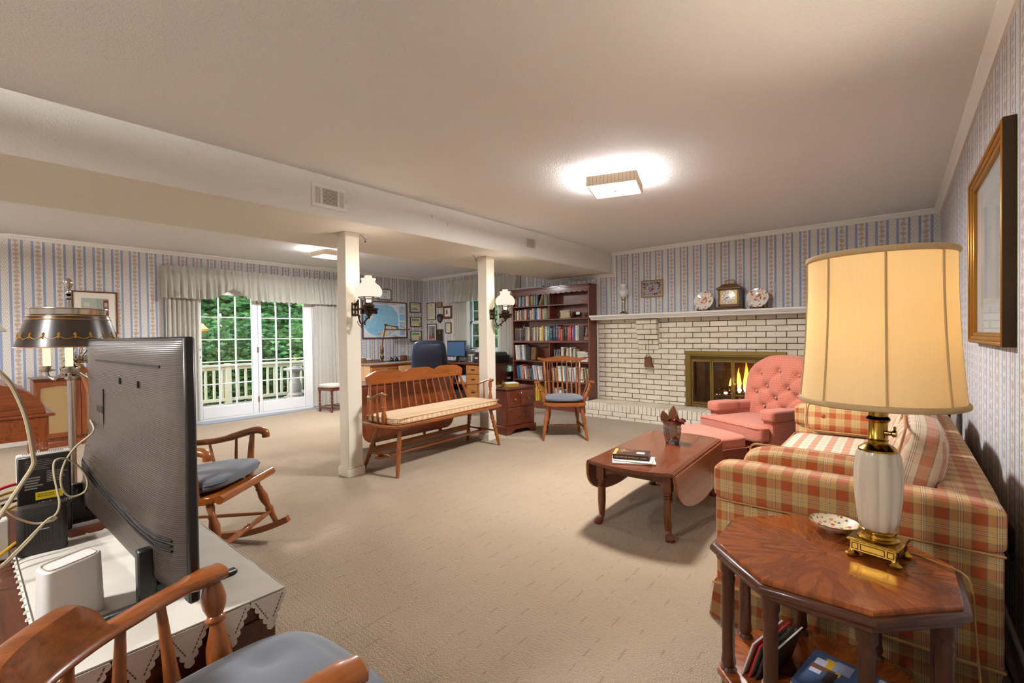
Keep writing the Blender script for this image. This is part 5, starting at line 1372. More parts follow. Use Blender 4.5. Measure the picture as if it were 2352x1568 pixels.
# ---------------------------------------------------------------- captain's chair in the foreground
CC = (-.974, .225, 0); crz = math.radians(3)
cc = thing('captain_chair', 'maple low back armchair with blue cushion in the near left corner', 'chair', CC, crz)
MB().prism(seatpoly(.52, .48, .1), .40, .436, .012, seg=2).build('seat', MAPY, cc)
for sx in (-1,1):
    MB().turned((sx*.25,.24,0), (sx*.19,.16,.405), LEGP, 14).build('leg', MAPZ, cc)
    MB().turned((sx*.24,-.25,0), (sx*.17,-.16,.405), LEGP, 14).build('leg', MAPZ, cc)
    MB().turned((sx*.232,.21,.15), (sx*.222,-.21,.15), STR, 10).build('side_stretcher', MAPY, cc)
MB().turned((-.225,0,.15), (.225,0,.15), STR, 10).build('center_stretcher', MAPX, cc)
AZ = .658
half = [(-.283,.195),(-.268,.12),(-.243,.045),(-.226,.01),(-.186,-.07),(-.130,-.142),(-.065,-.19)]
bow = smoothpath([(x, y, AZ) for x, y in half]+[(0,-.207,AZ)]+[(-x, y, AZ) for x, y in half[::-1]], 6)
n = len(bow); wd = []
for i in range(n):
    t = min(i, n-1-i)/(n-1)*2
    wd.append(.018 if t < .01 else .033 if t < .05 else .037 if t < .1 else .034 if t < .16 else .028)
MB().tube(bow, wd, 14, flat=.5).build('arm_bow', MAPY, cc)
# raised back rail, a thick shaped block that stands on the bow
m = MB(); ring = []; i0, i1 = int(n*.27), n-1-int(n*.27); K = i1-i0
for i in range(K+1):
    p = bow[i0+i]; d = (bow[i0+i+1]-bow[i0+i-1]).normalized(); nx, ny = -d.y*-1, d.x*-1
    e = min(i, K-i)/K*2
    hgt = .088*min(1, (e*5.5)**.5) if e > 0 else .012
    x, y = p.x, p.y; th = .019; out = .02
    ring.append([(x+nx*th, y+ny*th, AZ+.008), (x+nx*(th+out*.6), y+ny*(th+out*.6), AZ+hgt*.7), (x+nx*(th+out*.5), y+ny*(th+out*.5), AZ+hgt*.95), (x+nx*.012, y+ny*.012, AZ+hgt), (x-nx*.006, y-ny*.006, AZ+hgt*.96), (x-nx*th*.9, y-ny*th*.9, AZ+hgt*.55), (x-nx*th, y-ny*th, AZ+.008)])
q = len(ring[0]); vs = [p for r_ in ring for p in r_]; fs = []
for i in range(K):
    for j in range(q): fs.append((i*q+j, (i+1)*q+j, (i+1)*q+(j+1) % q, i*q+(j+1) % q))
fs += [tuple(range(q)), tuple(K*q+j for j in range(q))[::-1]]
m.add(vs, fs); m.build('back_rail', MAPY, cc, smooth=60)
for sx in (-1,1):
    MB().turned((sx*.232,.165,.43), (sx*.276,.165,AZ-.012), [(.017,0),(.024,.06),(.027,.2),(.025,.33),(.016,.48),(.013,.55),(.022,.585),(.022,.60),(.016,.635),(.024,.72),(.0265,.80),(.022,.90),(.015,1)], 16).build('arm_post', MAPZ, cc)
    for xb, yb_, xt, yt in ((.212,.07,.246,.055), (.205,-.03,.212,-.02), (.17,-.11,.160,-.105)):
        MB().turned((sx*xb,yb_,.43), (sx*xt,yt,AZ-.012), [(.012,0),(.016,.2),(.012,.5),(.009,1)], 10).build('spindle', MAPZ, cc)
for x, y in ((-.10,-.165),(-.035,-.20),(.035,-.20),(.10,-.165)): MB().turned((x,y+.015,.43), (x,y,AZ-.012), [(.012,0),(.016,.2),(.012,.5),(.009,1)], 10).build('spindle', MAPZ, cc)
C_ = Matrix.Translation(CC) @ Matrix.Rotation(crz, 4, 'Z')
chair_cushion(.47, .50, .115, 'blue grey tufted cushion on the near low back armchair', at(C_, (.03,.09,.472)), crz, False, 0, [(-.11,.11),(.11,.11),(-.11,-.1),(.11,-.1)])
# ---------------------------------------------------------------- coffee table
ct = thing('coffee_table', 'cherry drop leaf coffee table with pad feet in front of sofa', 'coffee table', (-1.275, 3.11, 0), math.radians(2.3))
def oval(hw, hl, bow, n=10): return [(-hw+2*hw*i/n, hl+bow*(1-(2*i/n-1)**2)) for i in range(n+1)][::-1]+[(-hw+2*hw*i/n, -hl-bow*(1-(2*i/n-1)**2)) for i in range(n+1)]
MB().prism(oval(.262, .545, .055), .398, .42, .007, seg=2).build('tabletop', CHY, ct)
for s in (1, -1):
    pts = [(-.53,.0)]+[(.53*math.cos(math.radians(a)), -.02-.245*abs(math.sin(math.radians(a)))**.75) for a in range(180, 361, 9)]+[(.53,.0)]
    T = Matrix.Translation((s*.277, 0, .402)) @ Matrix.Rotation(s*math.radians(-4), 4, 'Y') @ Matrix(((0,0,1,0),(1,0,0,0),(0,1,0,0),(0,0,0,1)))
    MB().prism(pts, -.009, .009, .004, T=T).build('drop_leaf', wood('cherry_leaf', '8a4a24', '5d2b14', 1, .3, .4), ct)
    MB().tube([(s*.266,-.54,.407),(s*.266,.54,.407)], .0105, 10).build('rule_joint', CHY, ct)
MB().box(-.20,-.44,.315,-.185,.44,.398).box(.185,-.44,.315,.20,.44,.398).build('side_apron', CHY, ct)
for s in (-1,1): MB().prism([(-.20,.398),(-.20,.30),(-.175,.318),(-.15,.335),(.15,.335),(.175,.318),(.20,.30),(.20,.398)], -.008, .008, .002, T=TR(0, s*.455, 0, rx=PI/2)).build('end_apron', CHX, ct)
for sx in (-1,1):
    for sy in (-1,1):
        x, y = sx*.215, sy*.455
        m = MB().box(x-.026,y-.026,.285,x+.026,y+.026,.398,.003).lathe([(.026,.287),(.023,.275),(.027,.268),(.022,.26),(.027,.253),(.022,.246),(.027,.239),(.025,.22),(.0255,.15),(.021,.07),(.0165,.045)], 16, T=TR(x,y))
        m.tube([(x,y,.055),(x+sx*.003,y+sy*.004,.04),(x+sx*.012,y+sy*.014,.022),(x+sx*.020,y+sy*.024,.008),(x+sx*.021,y+sy*.025,0)], [.017,.018,.026,.029,.022], 14)
        m.build('leg', CHZ, ct)
CTM = Matrix.Translation((-1.275, 3.11, 0)) @ Matrix.Rotation(math.radians(2.3), 4, 'Z')
def onct(name, lab, cat, p, rz=0): return thing(name, lab, cat, tuple(CTM @ Vector(p)), rz)
a0 = math.radians(22)
o = MB().box(-.13,-.085,0,.13,.085,.009,.001).build('magazine', [plain('magazine_cover','dfd9cd',.4)]); o.location = (-1.275,2.70,.4205); o.rotation_euler = (0,0,a0+.1); tag(o, 'white magazine lying under the books on the coffee table', 'magazine')
MB().box(-.13,-.0855,-.0002,.13,-.0845,.0025).build('red_edge', plain('mag_red','b8402c',.5), o)
o = MB().box(-.115,-.08,0,.115,.08,.006,.001).build('magazine', [plain('magazine_inner','cdc8bd',.5)]); o.location = (-1.27,2.705,.430); o.rotation_euler = (0,0,a0-.12); tag(o, 'pale folded newsletter directly beneath the brown book on coffee table', 'magazine')
bk = thing('book', 'brown hardback book with gold lettering on the coffee table', 'book', (-1.30, 2.73, .4365), a0-.06)
BRN = plain('book_brown', '3d1d17', .35); GOLD = plain('gold_letter', 'cfae62', .4, .3)
MB().box(-.11,-.072,0,.11,.072,.003,.001).box(-.11,-.072,.026,.11,.072,.029,.001).box(-.11,-.073,0,.11,-.069,.029,.0015).build('cover', BRN, bk)
MB().box(-.106,-.069,.003,.106,.069,.026).build('pages', PAPER, bk)
MB().box(-.11,-.072,.0291,-.09,.072,.0296).build('cover_band', plain('band_gold','b98a34',.5), bk)
MB().box(.03,-.03,.0291,.08,.012,.0297).build('cover_label', plain('label_cream','d9cf9a',.5), bk)
text('lettering', 'THE PURPOSE DRIVEN Life', .0125, GOLD, bk, (-.098,-.0735,.0095), (PI/2,0,0))
text('lettering', 'WARREN', .009, GOLD, bk, (.06,-.0735,.0105), (PI/2,0,0))
text('lettering', 'THE\nPURPOSE\nDRIVEN\nLife', .021, GOLD, bk, (-.082,.05,.0293))
vs_ = onct('crystal_vase', 'cut crystal vase of dried leaves on the coffee table', 'vase', (.02,.21,.4205))
CRY = NT('crystal'); fr = CRY.n('Fresnel', {'IOR': 1.55}).outputs[0]
vv = CRY.n('TexVoronoi', {'Vector': CRY.map(CRY.co(), (1,1,.8)), 'Scale': 55}, feature='DISTANCE_TO_EDGE').outputs[0]
nb = CRY.bump(vv, .8, .004)
t1 = CRY.n('BsdfTransparent', {'Color': (.93,.94,.95,1)}).outputs[0]; t2 = CRY.n('BsdfGlossy', {'Roughness': .06}).outputs[0]
CRY.put(t2.node.inputs['Normal'], nb)
mx = CRY.n('MixShader'); CRY.put(mx.inputs[0], CRY.math('MULTIPLY_ADD', fr, .9, .24)); CRY.put(mx.inputs[1], t1); CRY.put(mx.inputs[2], t2)
CRYS = CRY.done(mx.outputs[0])
MB().lathe([(.03,0),(.045,.002),(.05,.02),(.058,.06),(.062,.10),(.06,.13),(.066,.15),(.078,.165),(.073,.166),(.06,.148),(.055,.13),(.056,.10),(.052,.06),(.044,.022),(0,.015)], 28, flute=.06, nf=14).build('vase', CRYS, vs_)
MB().lathe([(0,.02),(.034,.026),(.042,.06),(.045,.10),(.044,.13),(0,.135)], 16).build('potpourri', plain('potpourri', '4a2a1c', .9, 0, .8, 120, 0, .6), vs_)
LF = plain('dried_leaf', '8a5528', .7, 0, .2, 50, 0, .3)
for x, y, h, w, rz, lean in ((-.045,.01,.11,.03,.4,-.25),(0,0,.15,.034,0,.02),(.02,.03,.09,.02,.9,.2)):
    mm = MB().sheet(lambda u, v: ((u-.5)*w*2*math.sin(PI*min(1,v*.96+.04))**.8, .25*(u-.5)**2*w+.02*v, v*h), 6, 10, .0015, T=TR(x,y,.12,ry=lean,rz=rz))
    mm.build('leaf', LF, vs_)
BUR = plain('burgundy_petal', '7d1f22', .7, 0, .3, 40)
for i in range(5):
    a = i*1.26; MB().sheet(lambda u, v: ((u-.5)*.055, .02*math.sin(u*7)+.02*v, .01+v*.045), 6, 5, .0015, T=TR(.04+.012*math.cos(a),.0+.012*math.sin(a),.135,rz=a,rx=-.5)).build('petal', BUR, vs_)
for i in range(9):
    a = RND.random()*6.28; q = RND.uniform(.01,.05)
    MB().lathe([(0,-.011),(.009,-.006),(.011,0),(.009,.006),(0,.011)], 10, T=TR(q*math.cos(a), q*math.sin(a), RND.uniform(.135,.165), s=RND.uniform(.7,1.3))).build('berry', plain('berry_%d' % (i%3), ('a8522a','c9973a','b8584e')[i%3], .35), vs_)
MB().tube([(.02,0,.13),(.03,0,.20)], .0012, 5).lathe([(0,-.006),(.006,0),(0,.006)], 8, T=TR(.03,0,.203)).build('sprig', BUR, vs_)

# ---------------------------------------------------------------- pink swivel armchair and ottoman
PC = (-.945, 4.70, 0); prz = math.radians(149.7)
pc = thing('armchair', 'salmon pink dotted tufted armchair in front of the fireplace', 'armchair', PC, prz)
MB().box(-.33,-.33,.10,.33,.30,.36,.03,seg=2).build('base', PINK, pc, uv=True)
m = MB()
def skirt(mb, x0, y0, x1, y1, z0, z1, nf=7):
    P = rrect(x0, y0, x1, y1, .03, 3); P = P+[P[0]]
    def f(u, v):
        t = u*(len(P)-1); i = min(int(t), len(P)-2); a = Vector(P[i]); b_ = Vector(P[i+1]); p = a.lerp(b_, t-i)
        c = Vector(((x0+x1)/2, (y0+y1)/2)); d = (p-c).normalized()
        k = (1-v)*(.014+.007*math.sin(u*nf*2*PI)*1.0)
        return (p.x+d.x*k, p.y+d.y*k, z0+(z1-z0)*v)
    return mb.sheet(f, 128, 5, .004)
skirt(MB(), -.345,-.345,.345,.315,.008,.165).build('skirt', PINK, pc, smooth=70, uv=True)
MB().pillow(.60,.62,.15,7,14,.05,T=TR(0,.10,.375)).pillow(.70,.13,.145,6,10,0,T=TR(0,.365,.373)).build('seat_cushion', PINK, pc, uv=True)
MB().tube([(x, y, .425) for x, y in rrect(-.345,.30,.345,.43,.05,5)], .004, 6, close=True).build('cushion_welt', PWELT, pc)
for sx in (-1,1):
    MB().box(sx*.245,-.30,.12,sx*.352,.29,.52,.03,seg=2).pillow(.125,.62,.09,5,10,.0,T=TR(sx*.30,.0,.515)).build('arm', PINK, pc, uv=True)
    MB().pillow(.142,.30,.10,6,10,0,T=TR(sx*.30,.165,.518)).build('arm_cover', PINK, pc, uv=True)
BT = [(-.20,.84),(0,.87),(.20,.84),(-.11,.72),(.11,.72),(-.22,.66),(.22,.66),(0,.62),(-.11,.53),(.11,.53),(0,.47)]
def backf(co, p):
    x, y, z = co
    zz = z+.72
    w = 1 if zz < .78 else max(.0, 1-((zz-.78)/.24)**2.2*.45)
    x *= w*(1+.06*math.sin((zz-.4)*4))
    if p[1] > -.2:
        for bx_, bz in BT:
            q = ((x-bx_)**2+(zz-bz)**2)
            y -= .04*math.exp(-q/.0016)
        for i, (a, b_) in enumerate(BT):
            for c, d in BT[i+1:]:
                dx, dz = c-a, d-b_; L2 = dx*dx+dz*dz
                if L2 < .036 and abs(dx) > .05:
                    t = max(0, min(1, ((x-a)*dx+(zz-b_)*dz)/L2)); q = (x-a-t*dx)**2+(zz-b_-t*dz)**2
                    y -= .013*math.exp(-q/.00018)
    return [x, y-.24*(z+.3)*.9, z]
MB().pillow(.68,.19,.60,4.5,44,.0,backf,T=TR(0,-.165,.70)).build('back_cushion', PINK, pc, uv=True, smooth=180)
def shellf(co, p):
    x, y, z = co; zz = z+.62
    w = 1 if zz < .74 else max(.0, 1-((zz-.74)/.30)**2.2*.5)
    return [x*w, y-.24*(z+.4)*.9, z]
MB().pillow(.76,.14,.80,6,16,.0,shellf,T=TR(0,-.265,.585)).build('back_shell', PINK, pc, uv=True)
for bx_, bz in BT:
    MB().lathe([(0,.008),(.009,.006),(.013,0)], 10, T=TR(bx_, -.165+.058-.24*(bz-.72+.32)*.9, bz-.01, rx=-PI/2+.2)).build('button', PWELT, pc)
ot = thing('ottoman', 'salmon pink dotted ottoman with skirt in front of armchair', 'ottoman', (-1.30, 4.10, 0), prz)
MB().box(-.29,-.195,.02,.29,.195,.30,.02).build('base', PINK, ot, uv=True)
MB().pillow(.62,.42,.12,7,14,.12,T=TR(0,0,.325)).build('cushion', PINK, ot, uv=True)
skirt(MB(), -.30,-.205,.30,.205,.008,.285,5).build('skirt', PINK, ot, smooth=70, uv=True)
MB().tube([(x, y, .283) for x, y in rrect(-.312,-.217,.312,.217,.035,4)], .005, 6, close=True).build('welt', PWELT, ot)
MB().pillow(.07,.02,.035,3,6,0,T=TR(-.26,.22,.27,ry=.3)).pillow(.06,.02,.03,3,6,0,T=TR(-.20,.222,.262,ry=-.4)).build('bow', PINK, ot, uv=True)

# ---------------------------------------------------------------- plaid sofa
SO = (-.17, 3.12, 0)
so = thing('sofa', 'orange plaid skirted sofa along the right wall', 'sofa', SO)
S = TR(-SO[0], -SO[1], 0)
y0, y1, xf, xb = 2.05, 4.20, -.60, .255
MB().box(xf+.02,y0+.04,.03,xb-.02,y1-.04,.33,.01,T=S).build('base', PLAID, so, uv=True)
def armf(co, p):
    return co
for ya, yb_ in ((y0, y0+.135), (y1-.135, y1)):
    s = 1 if ya == y0 else -1
    m = MB().box(xf,ya+.012,.12,xb,yb_-.012,.53,.015,T=S,seg=2)
    m.build('arm', PLAID, so, uv=True)
    m = MB().pillow(xb-xf+.012, .15, .155, 10, 14, .02, T=S @ TR((xf+xb)/2, (ya+yb_)/2, .590))
    m.build('arm_top', PLAID, so, uv=True)
    MB().tube([((xf+.012)-SO[0], (ya if s > 0 else yb_)-s*.006-SO[1], .518), (xb-SO[0], (ya if s > 0 else yb_)-s*.006-SO[1], .518)], .004, 6).build('welt', plain('sofa_welt','b98a58',.85), so)
MB().box(xb-.13,y0+.1,.12,xb,y1-.1,.60,.02,T=S,seg=2).pillow(.155,y1-y0-.02,.12,9,16,.0,T=S @ TR(xb-.072,(y0+y1)/2,.605)).build('back', PLAID, so, uv=True)
m = MB()
def sk(u, v):
    P = [(xb-.01,y0-.004),(xf-.004,y0-.004),(xf-.004,y1+.004),(xb-.01,y1+.004)]
    L = [Vector(P[i+1])-Vector(P[i]) for i in range(3)]; tot = sum(l.length for l in L); t = u*tot
    for i in range(3):
        if t <= L[i].length or i == 2:
            p = Vector(P[i])+L[i].normalized()*min(t, L[i].length); d = (Vector((0,-1)), Vector((-1,0)), Vector((0,1)))[i]; break
        t -= L[i].length
    k = (1-v)*.022
    return (p.x+d.x*k-SO[0], p.y+d.y*k-SO[1], .008+.15*v)
m.sheet(sk, 90, 4, .004).build('skirt', PLAID, so, uv=True, smooth=50)
MB().tube([(x-SO[0], y-SO[1], .158) for x, y in ((xb,y0-.006),(xf-.006,y0-.006),(xf-.006,y1+.006),(xb,y1+.006))], .006, 6).build('skirt_welt', plain('sofa_welt','b98a58',.85), so)
ym = 3.11
for a, b_ in ((y0+.14, ym), (ym, y1-.14)):
    MB().pillow(.69,b_-a-.006,.155,8,16,.10,T=S @ TR(-.255,(a+b_)/2,.405)).build('seat_cushion', SEATP, so, uv=True)
    MB().tube([(x-SO[0], y-SO[1], .455) for x, y in rrect(-.598,a+.004,.08,b_-.004,.04,4)], .0045, 6, close=True).build('cushion_welt', plain('sofa_welt','b98a58',.85), so)
for i in range(3):
    a = 2.235+i*.61; b_ = a+.60
    o = MB().pillow(.15,b_-a,.40,4.2,14,.0,lambda co, p: [co[0]*(1.0+.25*(1-p[1]**2)*(1-p[2]**2)),co[1],co[2]]).build('sofa_cushion', SEATP, uv=True)
    o.location = (.045,(a+b_)/2,.655); o.rotation_euler = (0, math.radians(13), 0)
    tag(o, ('nearest','middle','farthest')[i]+' of three striped plaid cushions leaning on sofa back', 'cushion', 'sofa back cushions')
    MB().tube([(-.066, y, z) for y, z in rrect(-.285,-.185,.285,.185,.05,4)], .0045, 6, close=True).build('welt', plain('sofa_welt','b98a58',.85), o)
for i, (y, rx, lab) in enumerate(((4.00, math.radians(-14), 'buttoned plaid pillow leaning on the far arm of the sofa'), (2.255, math.radians(14), 'plaid pillow leaning inside the near arm of the sofa'))):
    o = MB().pillow(.50,.13,.245,4,12,.0,lambda co, p: [co[0], co[1]*(1+.2*(1-p[0]**2)*(1-p[2]**2)) , co[2]]).build('throw_pillow', PLAID, uv=True)
    o.location = (-.28, y, .60); o.rotation_euler = (rx, 0, 0); tag(o, lab, 'pillow')
    MB().tube([(x, (-.058, .058)[i], z) for x, z in rrect(-.235,-.107,.235,.107,.03,4)], .0045, 6, close=True).build('welt', plain('sofa_welt','b98a58',.85), o)
    if i == 0:
        for x in (-.13, .13): MB().lathe([(0,.008),(.01,.006),(.014,0)], 10, T=TR(x,-.075,0,rx=PI/2)).build('button', plain('rust_button','a3502c',.8), o)
# basket beyond the far end of the sofa
k = NT('wicker'); o_ = k.co(); x = k.sep(o_)
h = k.math('MULTIPLY', k.math('SINE', k.math('MULTIPLY', x[2], 420)), k.math('SINE', k.math('MULTIPLY', k.math('ARCTAN2', x[1], x[0]), 30)))
MC['wicker'] = k.done(k.bsdf(k.mix(k.math('MULTIPLY_ADD', h, .5, .5), lin('3f2415'), lin('7d4e2c')), .7, 0, k.bump(h, .8, .01)))
t = thing('basket', 'dark brown wicker basket in the corner beyond the sofa', 'basket', (.10, 4.52, 0))
MB().lathe([(.13,0),(.15,.2),(.17,.45),(.19,.62),(.20,.70),(.19,.705),(.16,.45),(.12,.02),(0,.02)], 26).build('body', MC['wicker'], t)
MB().tube([(.197*math.cos(i*PI/12), .197*math.sin(i*PI/12), .70) for i in range(24)], .012, 8, close=True).build('rim', MC['wicker'], t)

# ---------------------------------------------------------------- octagonal end table and lamp
EC = (-.165, 1.672, 0)
et = thing('end_table', 'octagonal walnut end table with eight turned legs in near right', 'end table', EC)
def octo(ap): return [(ap/math.cos(PI/8)*math.cos(PI/8+i*PI/4), ap/math.cos(PI/8)*math.sin(PI/8+i*PI/4)) for i in range(8)]
def veneer():
    k = NT('radial_veneer'); x = k.sep(k.co())
    a = k.math('ARCTAN2', x[1], x[0]); s = k.math('DIVIDE', k.math('FLOOR', k.math('MULTIPLY_ADD', a, 4/PI, 0)), 4/PI)
    s = k.math('ADD', s, PI/8); c, n = k.math('COSINE', s), k.math('SINE', s)
    u = k.math('ADD', k.math('MULTIPLY', x[0], c), k.math('MULTIPLY', x[1], n)); v = k.math('ABSOLUTE', k.math('SUBTRACT', k.math('MULTIPLY', x[1], c), k.math('MULTIPLY', x[0], n)))
    p = k.comb(k.math('MULTIPLY', u, 2.6), k.math('MULTIPLY', v, 9), k.math('MULTIPLY', s, .4))
    n1 = k.noise(p, 1.5, 3, .55, 1.4); n2 = k.noise(k.comb(k.math('MULTIPLY', u, 8), k.math('MULTIPLY', v, 110), s), 1.4, 3)
    w = k.math('FRACT', k.math('MULTIPLY', n1, 6))
    f = k.math('ADD', k.math('MULTIPLY', n1, .6), k.math('ADD', k.math('MULTIPLY', n2, .22), k.math('MULTIPLY', k.math('ABSOLUTE', k.math('SUBTRACT', w, .5)), .22)))
    return k.done(k.bsdf(k.ramp(f, [(.30, '6f3513'), (.48, '93491b'), (.62, 'a55e24'), (.78, '7d3d16')]), .22, 0, None, .5))
VEN = veneer(); WALZ = wood('walnut_leg', '4c2512', '2b1107', 2, .34, .15); WALR = wood('walnut_rim', '562a14', '32150a', 0, .3, .3)
MB().prism(octo(.288), .534, .5505, .003).build('tabletop', VEN, et)
MB().prism(octo(.303), .512, .538, .010, seg=3).prism(octo(.285), .492, .513, .004).build('top_moulding', WALR, et)
MB().prism(octo(.285), .115, .14, .006, seg=2).build('lower_shelf', VEN, et)
lg = [(.012,0),(.02,.006),(.022,.02),(.014,.04),(.019,.055),(.02,.10),(.024,.115),(.024,.142),(.017,.15),(.022,.165),(.0185,.19),(.0185,.42),(.021,.435),(.0175,.445),(.023,.46),(.023,.494)]
for x, y in octo(.262):
    MB().lathe([(r_*1.02, z) for r_, z in lg], 18, T=TR(x*.97, y*.97), flute=.0).build('leg', WALZ, et)
BG = plain('polished_brass', 'b8903a', .22, 1)
tl = thing('table_lamp', 'lit table lamp with fluted ivory vase on brass base', 'table lamp', (-.045, 1.735, .5505), math.radians(-13))
m = MB().box(-.062,-.062,.048,.062,.062,.056,.003).box(-.055,-.055,.018,.055,.055,.049,.002)
for a in range(4):
    T = TR(rz=a*PI/2)
m.build('base', BG, tl)
m = MB()
for a in range(4):
    T = TR(rz=a*PI/2)
    for xa, xb_ in ((-.050,-.034),(-.029,.029),(.034,.050)):
        m.box(xa,-.0565,.024,xb_,-.0555,.0255,T=T).box(xa,-.0565,.041,xb_,-.0555,.0425,T=T).box(xa,-.0565,.024,xa+.0015,-.0555,.0425,T=T).box(xb_-.0015,-.0565,.024,xb_,-.0555,.0425,T=T)
m.build('panel_lines', plain('brass_dark_line','4a3712',.5,.6), tl)
for sx in (-1,1):
    for sy in (-1,1): MB().lathe([(.010,0),(.017,.004),(.018,.009),(.010,.015),(.008,.02)], 14, T=TR(sx*.050, sy*.050)).build('foot', BG, tl)
MB().lathe([(0.0490,.055),(0.0506,.06),(0.0411,.064),(0.0395,.07),(0.0427,.075),(0.0419,.082),(0.0363,.086)], 28).build('foot_ring', BG, tl)
MB().lathe([(0.0355,.082),(0.0427,.088),(0.0490,.12),(0.0545,.17),(0.0569,.22),(0.0561,.26),(0.0521,.30),(0.0474,.315),(0.0395,.318)], 64, flute=.11, nf=10).build('vase', plain('ivory_ceramic','d9cab0',.18,0,0,1,.6), tl)
MB().lathe([(0.0440,.312),(0.0480,.315),(0.0480,.321),(0.0352,.332),(0.0240,.338),(0.0240,.345),(0.0264,.348),(0.0232,.352),(0.0232,.40),(0.0272,.404),(0.0304,.409),(0.0272,.414),(0.0232,.418),(0.0228,.475),(0.0264,.479),(0.0264,.487),(0.0192,.490),(0.0096,.495),(0.0096,.60),(0,.60)], 28).build('collar', BG, tl)
MB().lathe([(.0,-.004),(.006,-.003),(.006,.012),(.010,.016),(.010,.024),(0,.026)], 10, T=TR(.022,-.012,.372,ry=PI/2)).tube([(.022,.006,.365),(.038,.006,.365),(.038,.006,.39)], .0035, 6).build('switch', BG, tl)
def shademat():
    k = NT('lamp_shade_cloth'); o = k.co(); x = k.sep(o)
    a = k.math('ARCTAN2', x[1], x[0])
    n = k.noise(k.comb(k.math('MULTIPLY', a, 40), 0, k.math('MULTIPLY', x[2], 6)), 1.5, 3)
    c = k.mix(n, lin('efd9a8'), lin('f5e8c8'))
    A = k.bsdf(c, .9, 0, k.bump(n, .1, .001), 0, .1); B = k.n('BsdfTranslucent', {'Color': k.mix(n, lin('f6dfae'), lin('fdeecb'))}).outputs[0]
    m = k.n('MixShader'); k.put(m.inputs[0], .36); k.put(m.inputs[1], A); k.put(m.inputs[2], B)
    return k.done(m.outputs[0])
SHADE = shademat()
zb, zt = .462, .885
def sh(t): 
    r_ = .192-.020*t-.022*t*(1-t)
    return r_
MB().lathe([(sh(i/10), zb+(zt-zb)*i/10) for i in range(11)]+[(sh(i/10)-.002, zb+(zt-zb)*i/10) for i in range(10,-1,-1)], 64).build('lamp_shade', SHADE, tl, smooth=60)
m = MB()
for t, h in ((0,.012),(1,.008)):
    m.tube([((sh(t)+.001)*math.cos(i*PI/36), (sh(t)+.001)*math.sin(i*PI/36), zb+(zt-zb)*t) for i in range(72)], .0065, 8, close=True, flat=1.3)
for i in range(8):
    a = i*PI/4+.35
    m.tube([((sh(t/8)+.0015)*math.cos(a), (sh(t/8)+.0015)*math.sin(a), zb+(zt-zb)*t/8) for t in range(9)], .0028, 6)
m.build('shade_trim', plain('shade_trim','c2a678',.85), tl)
m = MB()
for a in range(3): m.tube([(.012*math.cos(a*2.1), .012*math.sin(a*2.1), .60), (.05*math.cos(a*2.1),.05*math.sin(a*2.1),.80), (sh(1)*math.cos(a*2.1), sh(1)*math.sin(a*2.1), zt)], .002, 5)
m.build('harp', BG, tl)
for i, (x, y) in enumerate(((-.06,-.02),(.06,.02))):
    MB().lathe([(0,-.05),(.018,-.045),(.03,-.01),(.026,.02),(.012,.04),(0,.042)], 14, T=TR(x,y,.655)).build('bulb', emis('lit_bulb','ffd9a0',3), tl)
    light('lamp_glow', tl, (x, y, .68), 13, (1,.85,.66), .045)
cord = smoothpath([(.02,1.80,.558),(.06,1.79,.556),(.11,1.76,.556),(.137,1.735,.556),(.150,1.70,.535),(.155,1.66,.40),(.17,1.62,.20),(.19,1.60,.05),(.24,1.65,.006),(.30,1.9,.006)], 6)
tag(MB().tube(cord, .0028, 6).build('lamp_cord', plain('gold_cord','8a6428',.5)), 'thin gold lamp cord trailing over the octagonal table edge', 'cord')
t = thing('bowl', 'shallow china bowl with painted flowers on the octagonal table', 'bowl', (-.165, 1.865, .5505))
k = NT('famille_rose'); o = k.co(); v = k.n('TexVoronoi', {'Vector': o, 'Scale': 85}); cc_ = k.sep(v.outputs[1])
c = k.ramp(cc_[0], [(0,'e9dcc4'),(.42,'e9dcc4'),(.43,'b8483a'),(.55,'c97a6a'),(.65,'5f7f52'),(.75,'e3d0a4'),(.85,'4f6a8f'),(.92,'c99a3e'),(1,'e9dcc4')], 'CONSTANT')
e = k.math('LESS_THAN', v.outputs[0], .5)
MC['rose'] = k.done(k.bsdf(k.mix(e, lin('e2d4b8'), c), .15, 0, None, .6))
MB().lathe([(.028,0),(.032,.004),(.05,.012),(.069,.03),(.072,.034),(.067,.031),(.048,.016),(.028,.01),(0,.01)], 36).build('bowl', MC['rose'], t)
MB().tube([(.072*math.cos(i*PI/18), .072*math.sin(i*PI/18), .0342) for i in range(36)], .0014, 5, close=True).build('gilt_rim', BG, t)
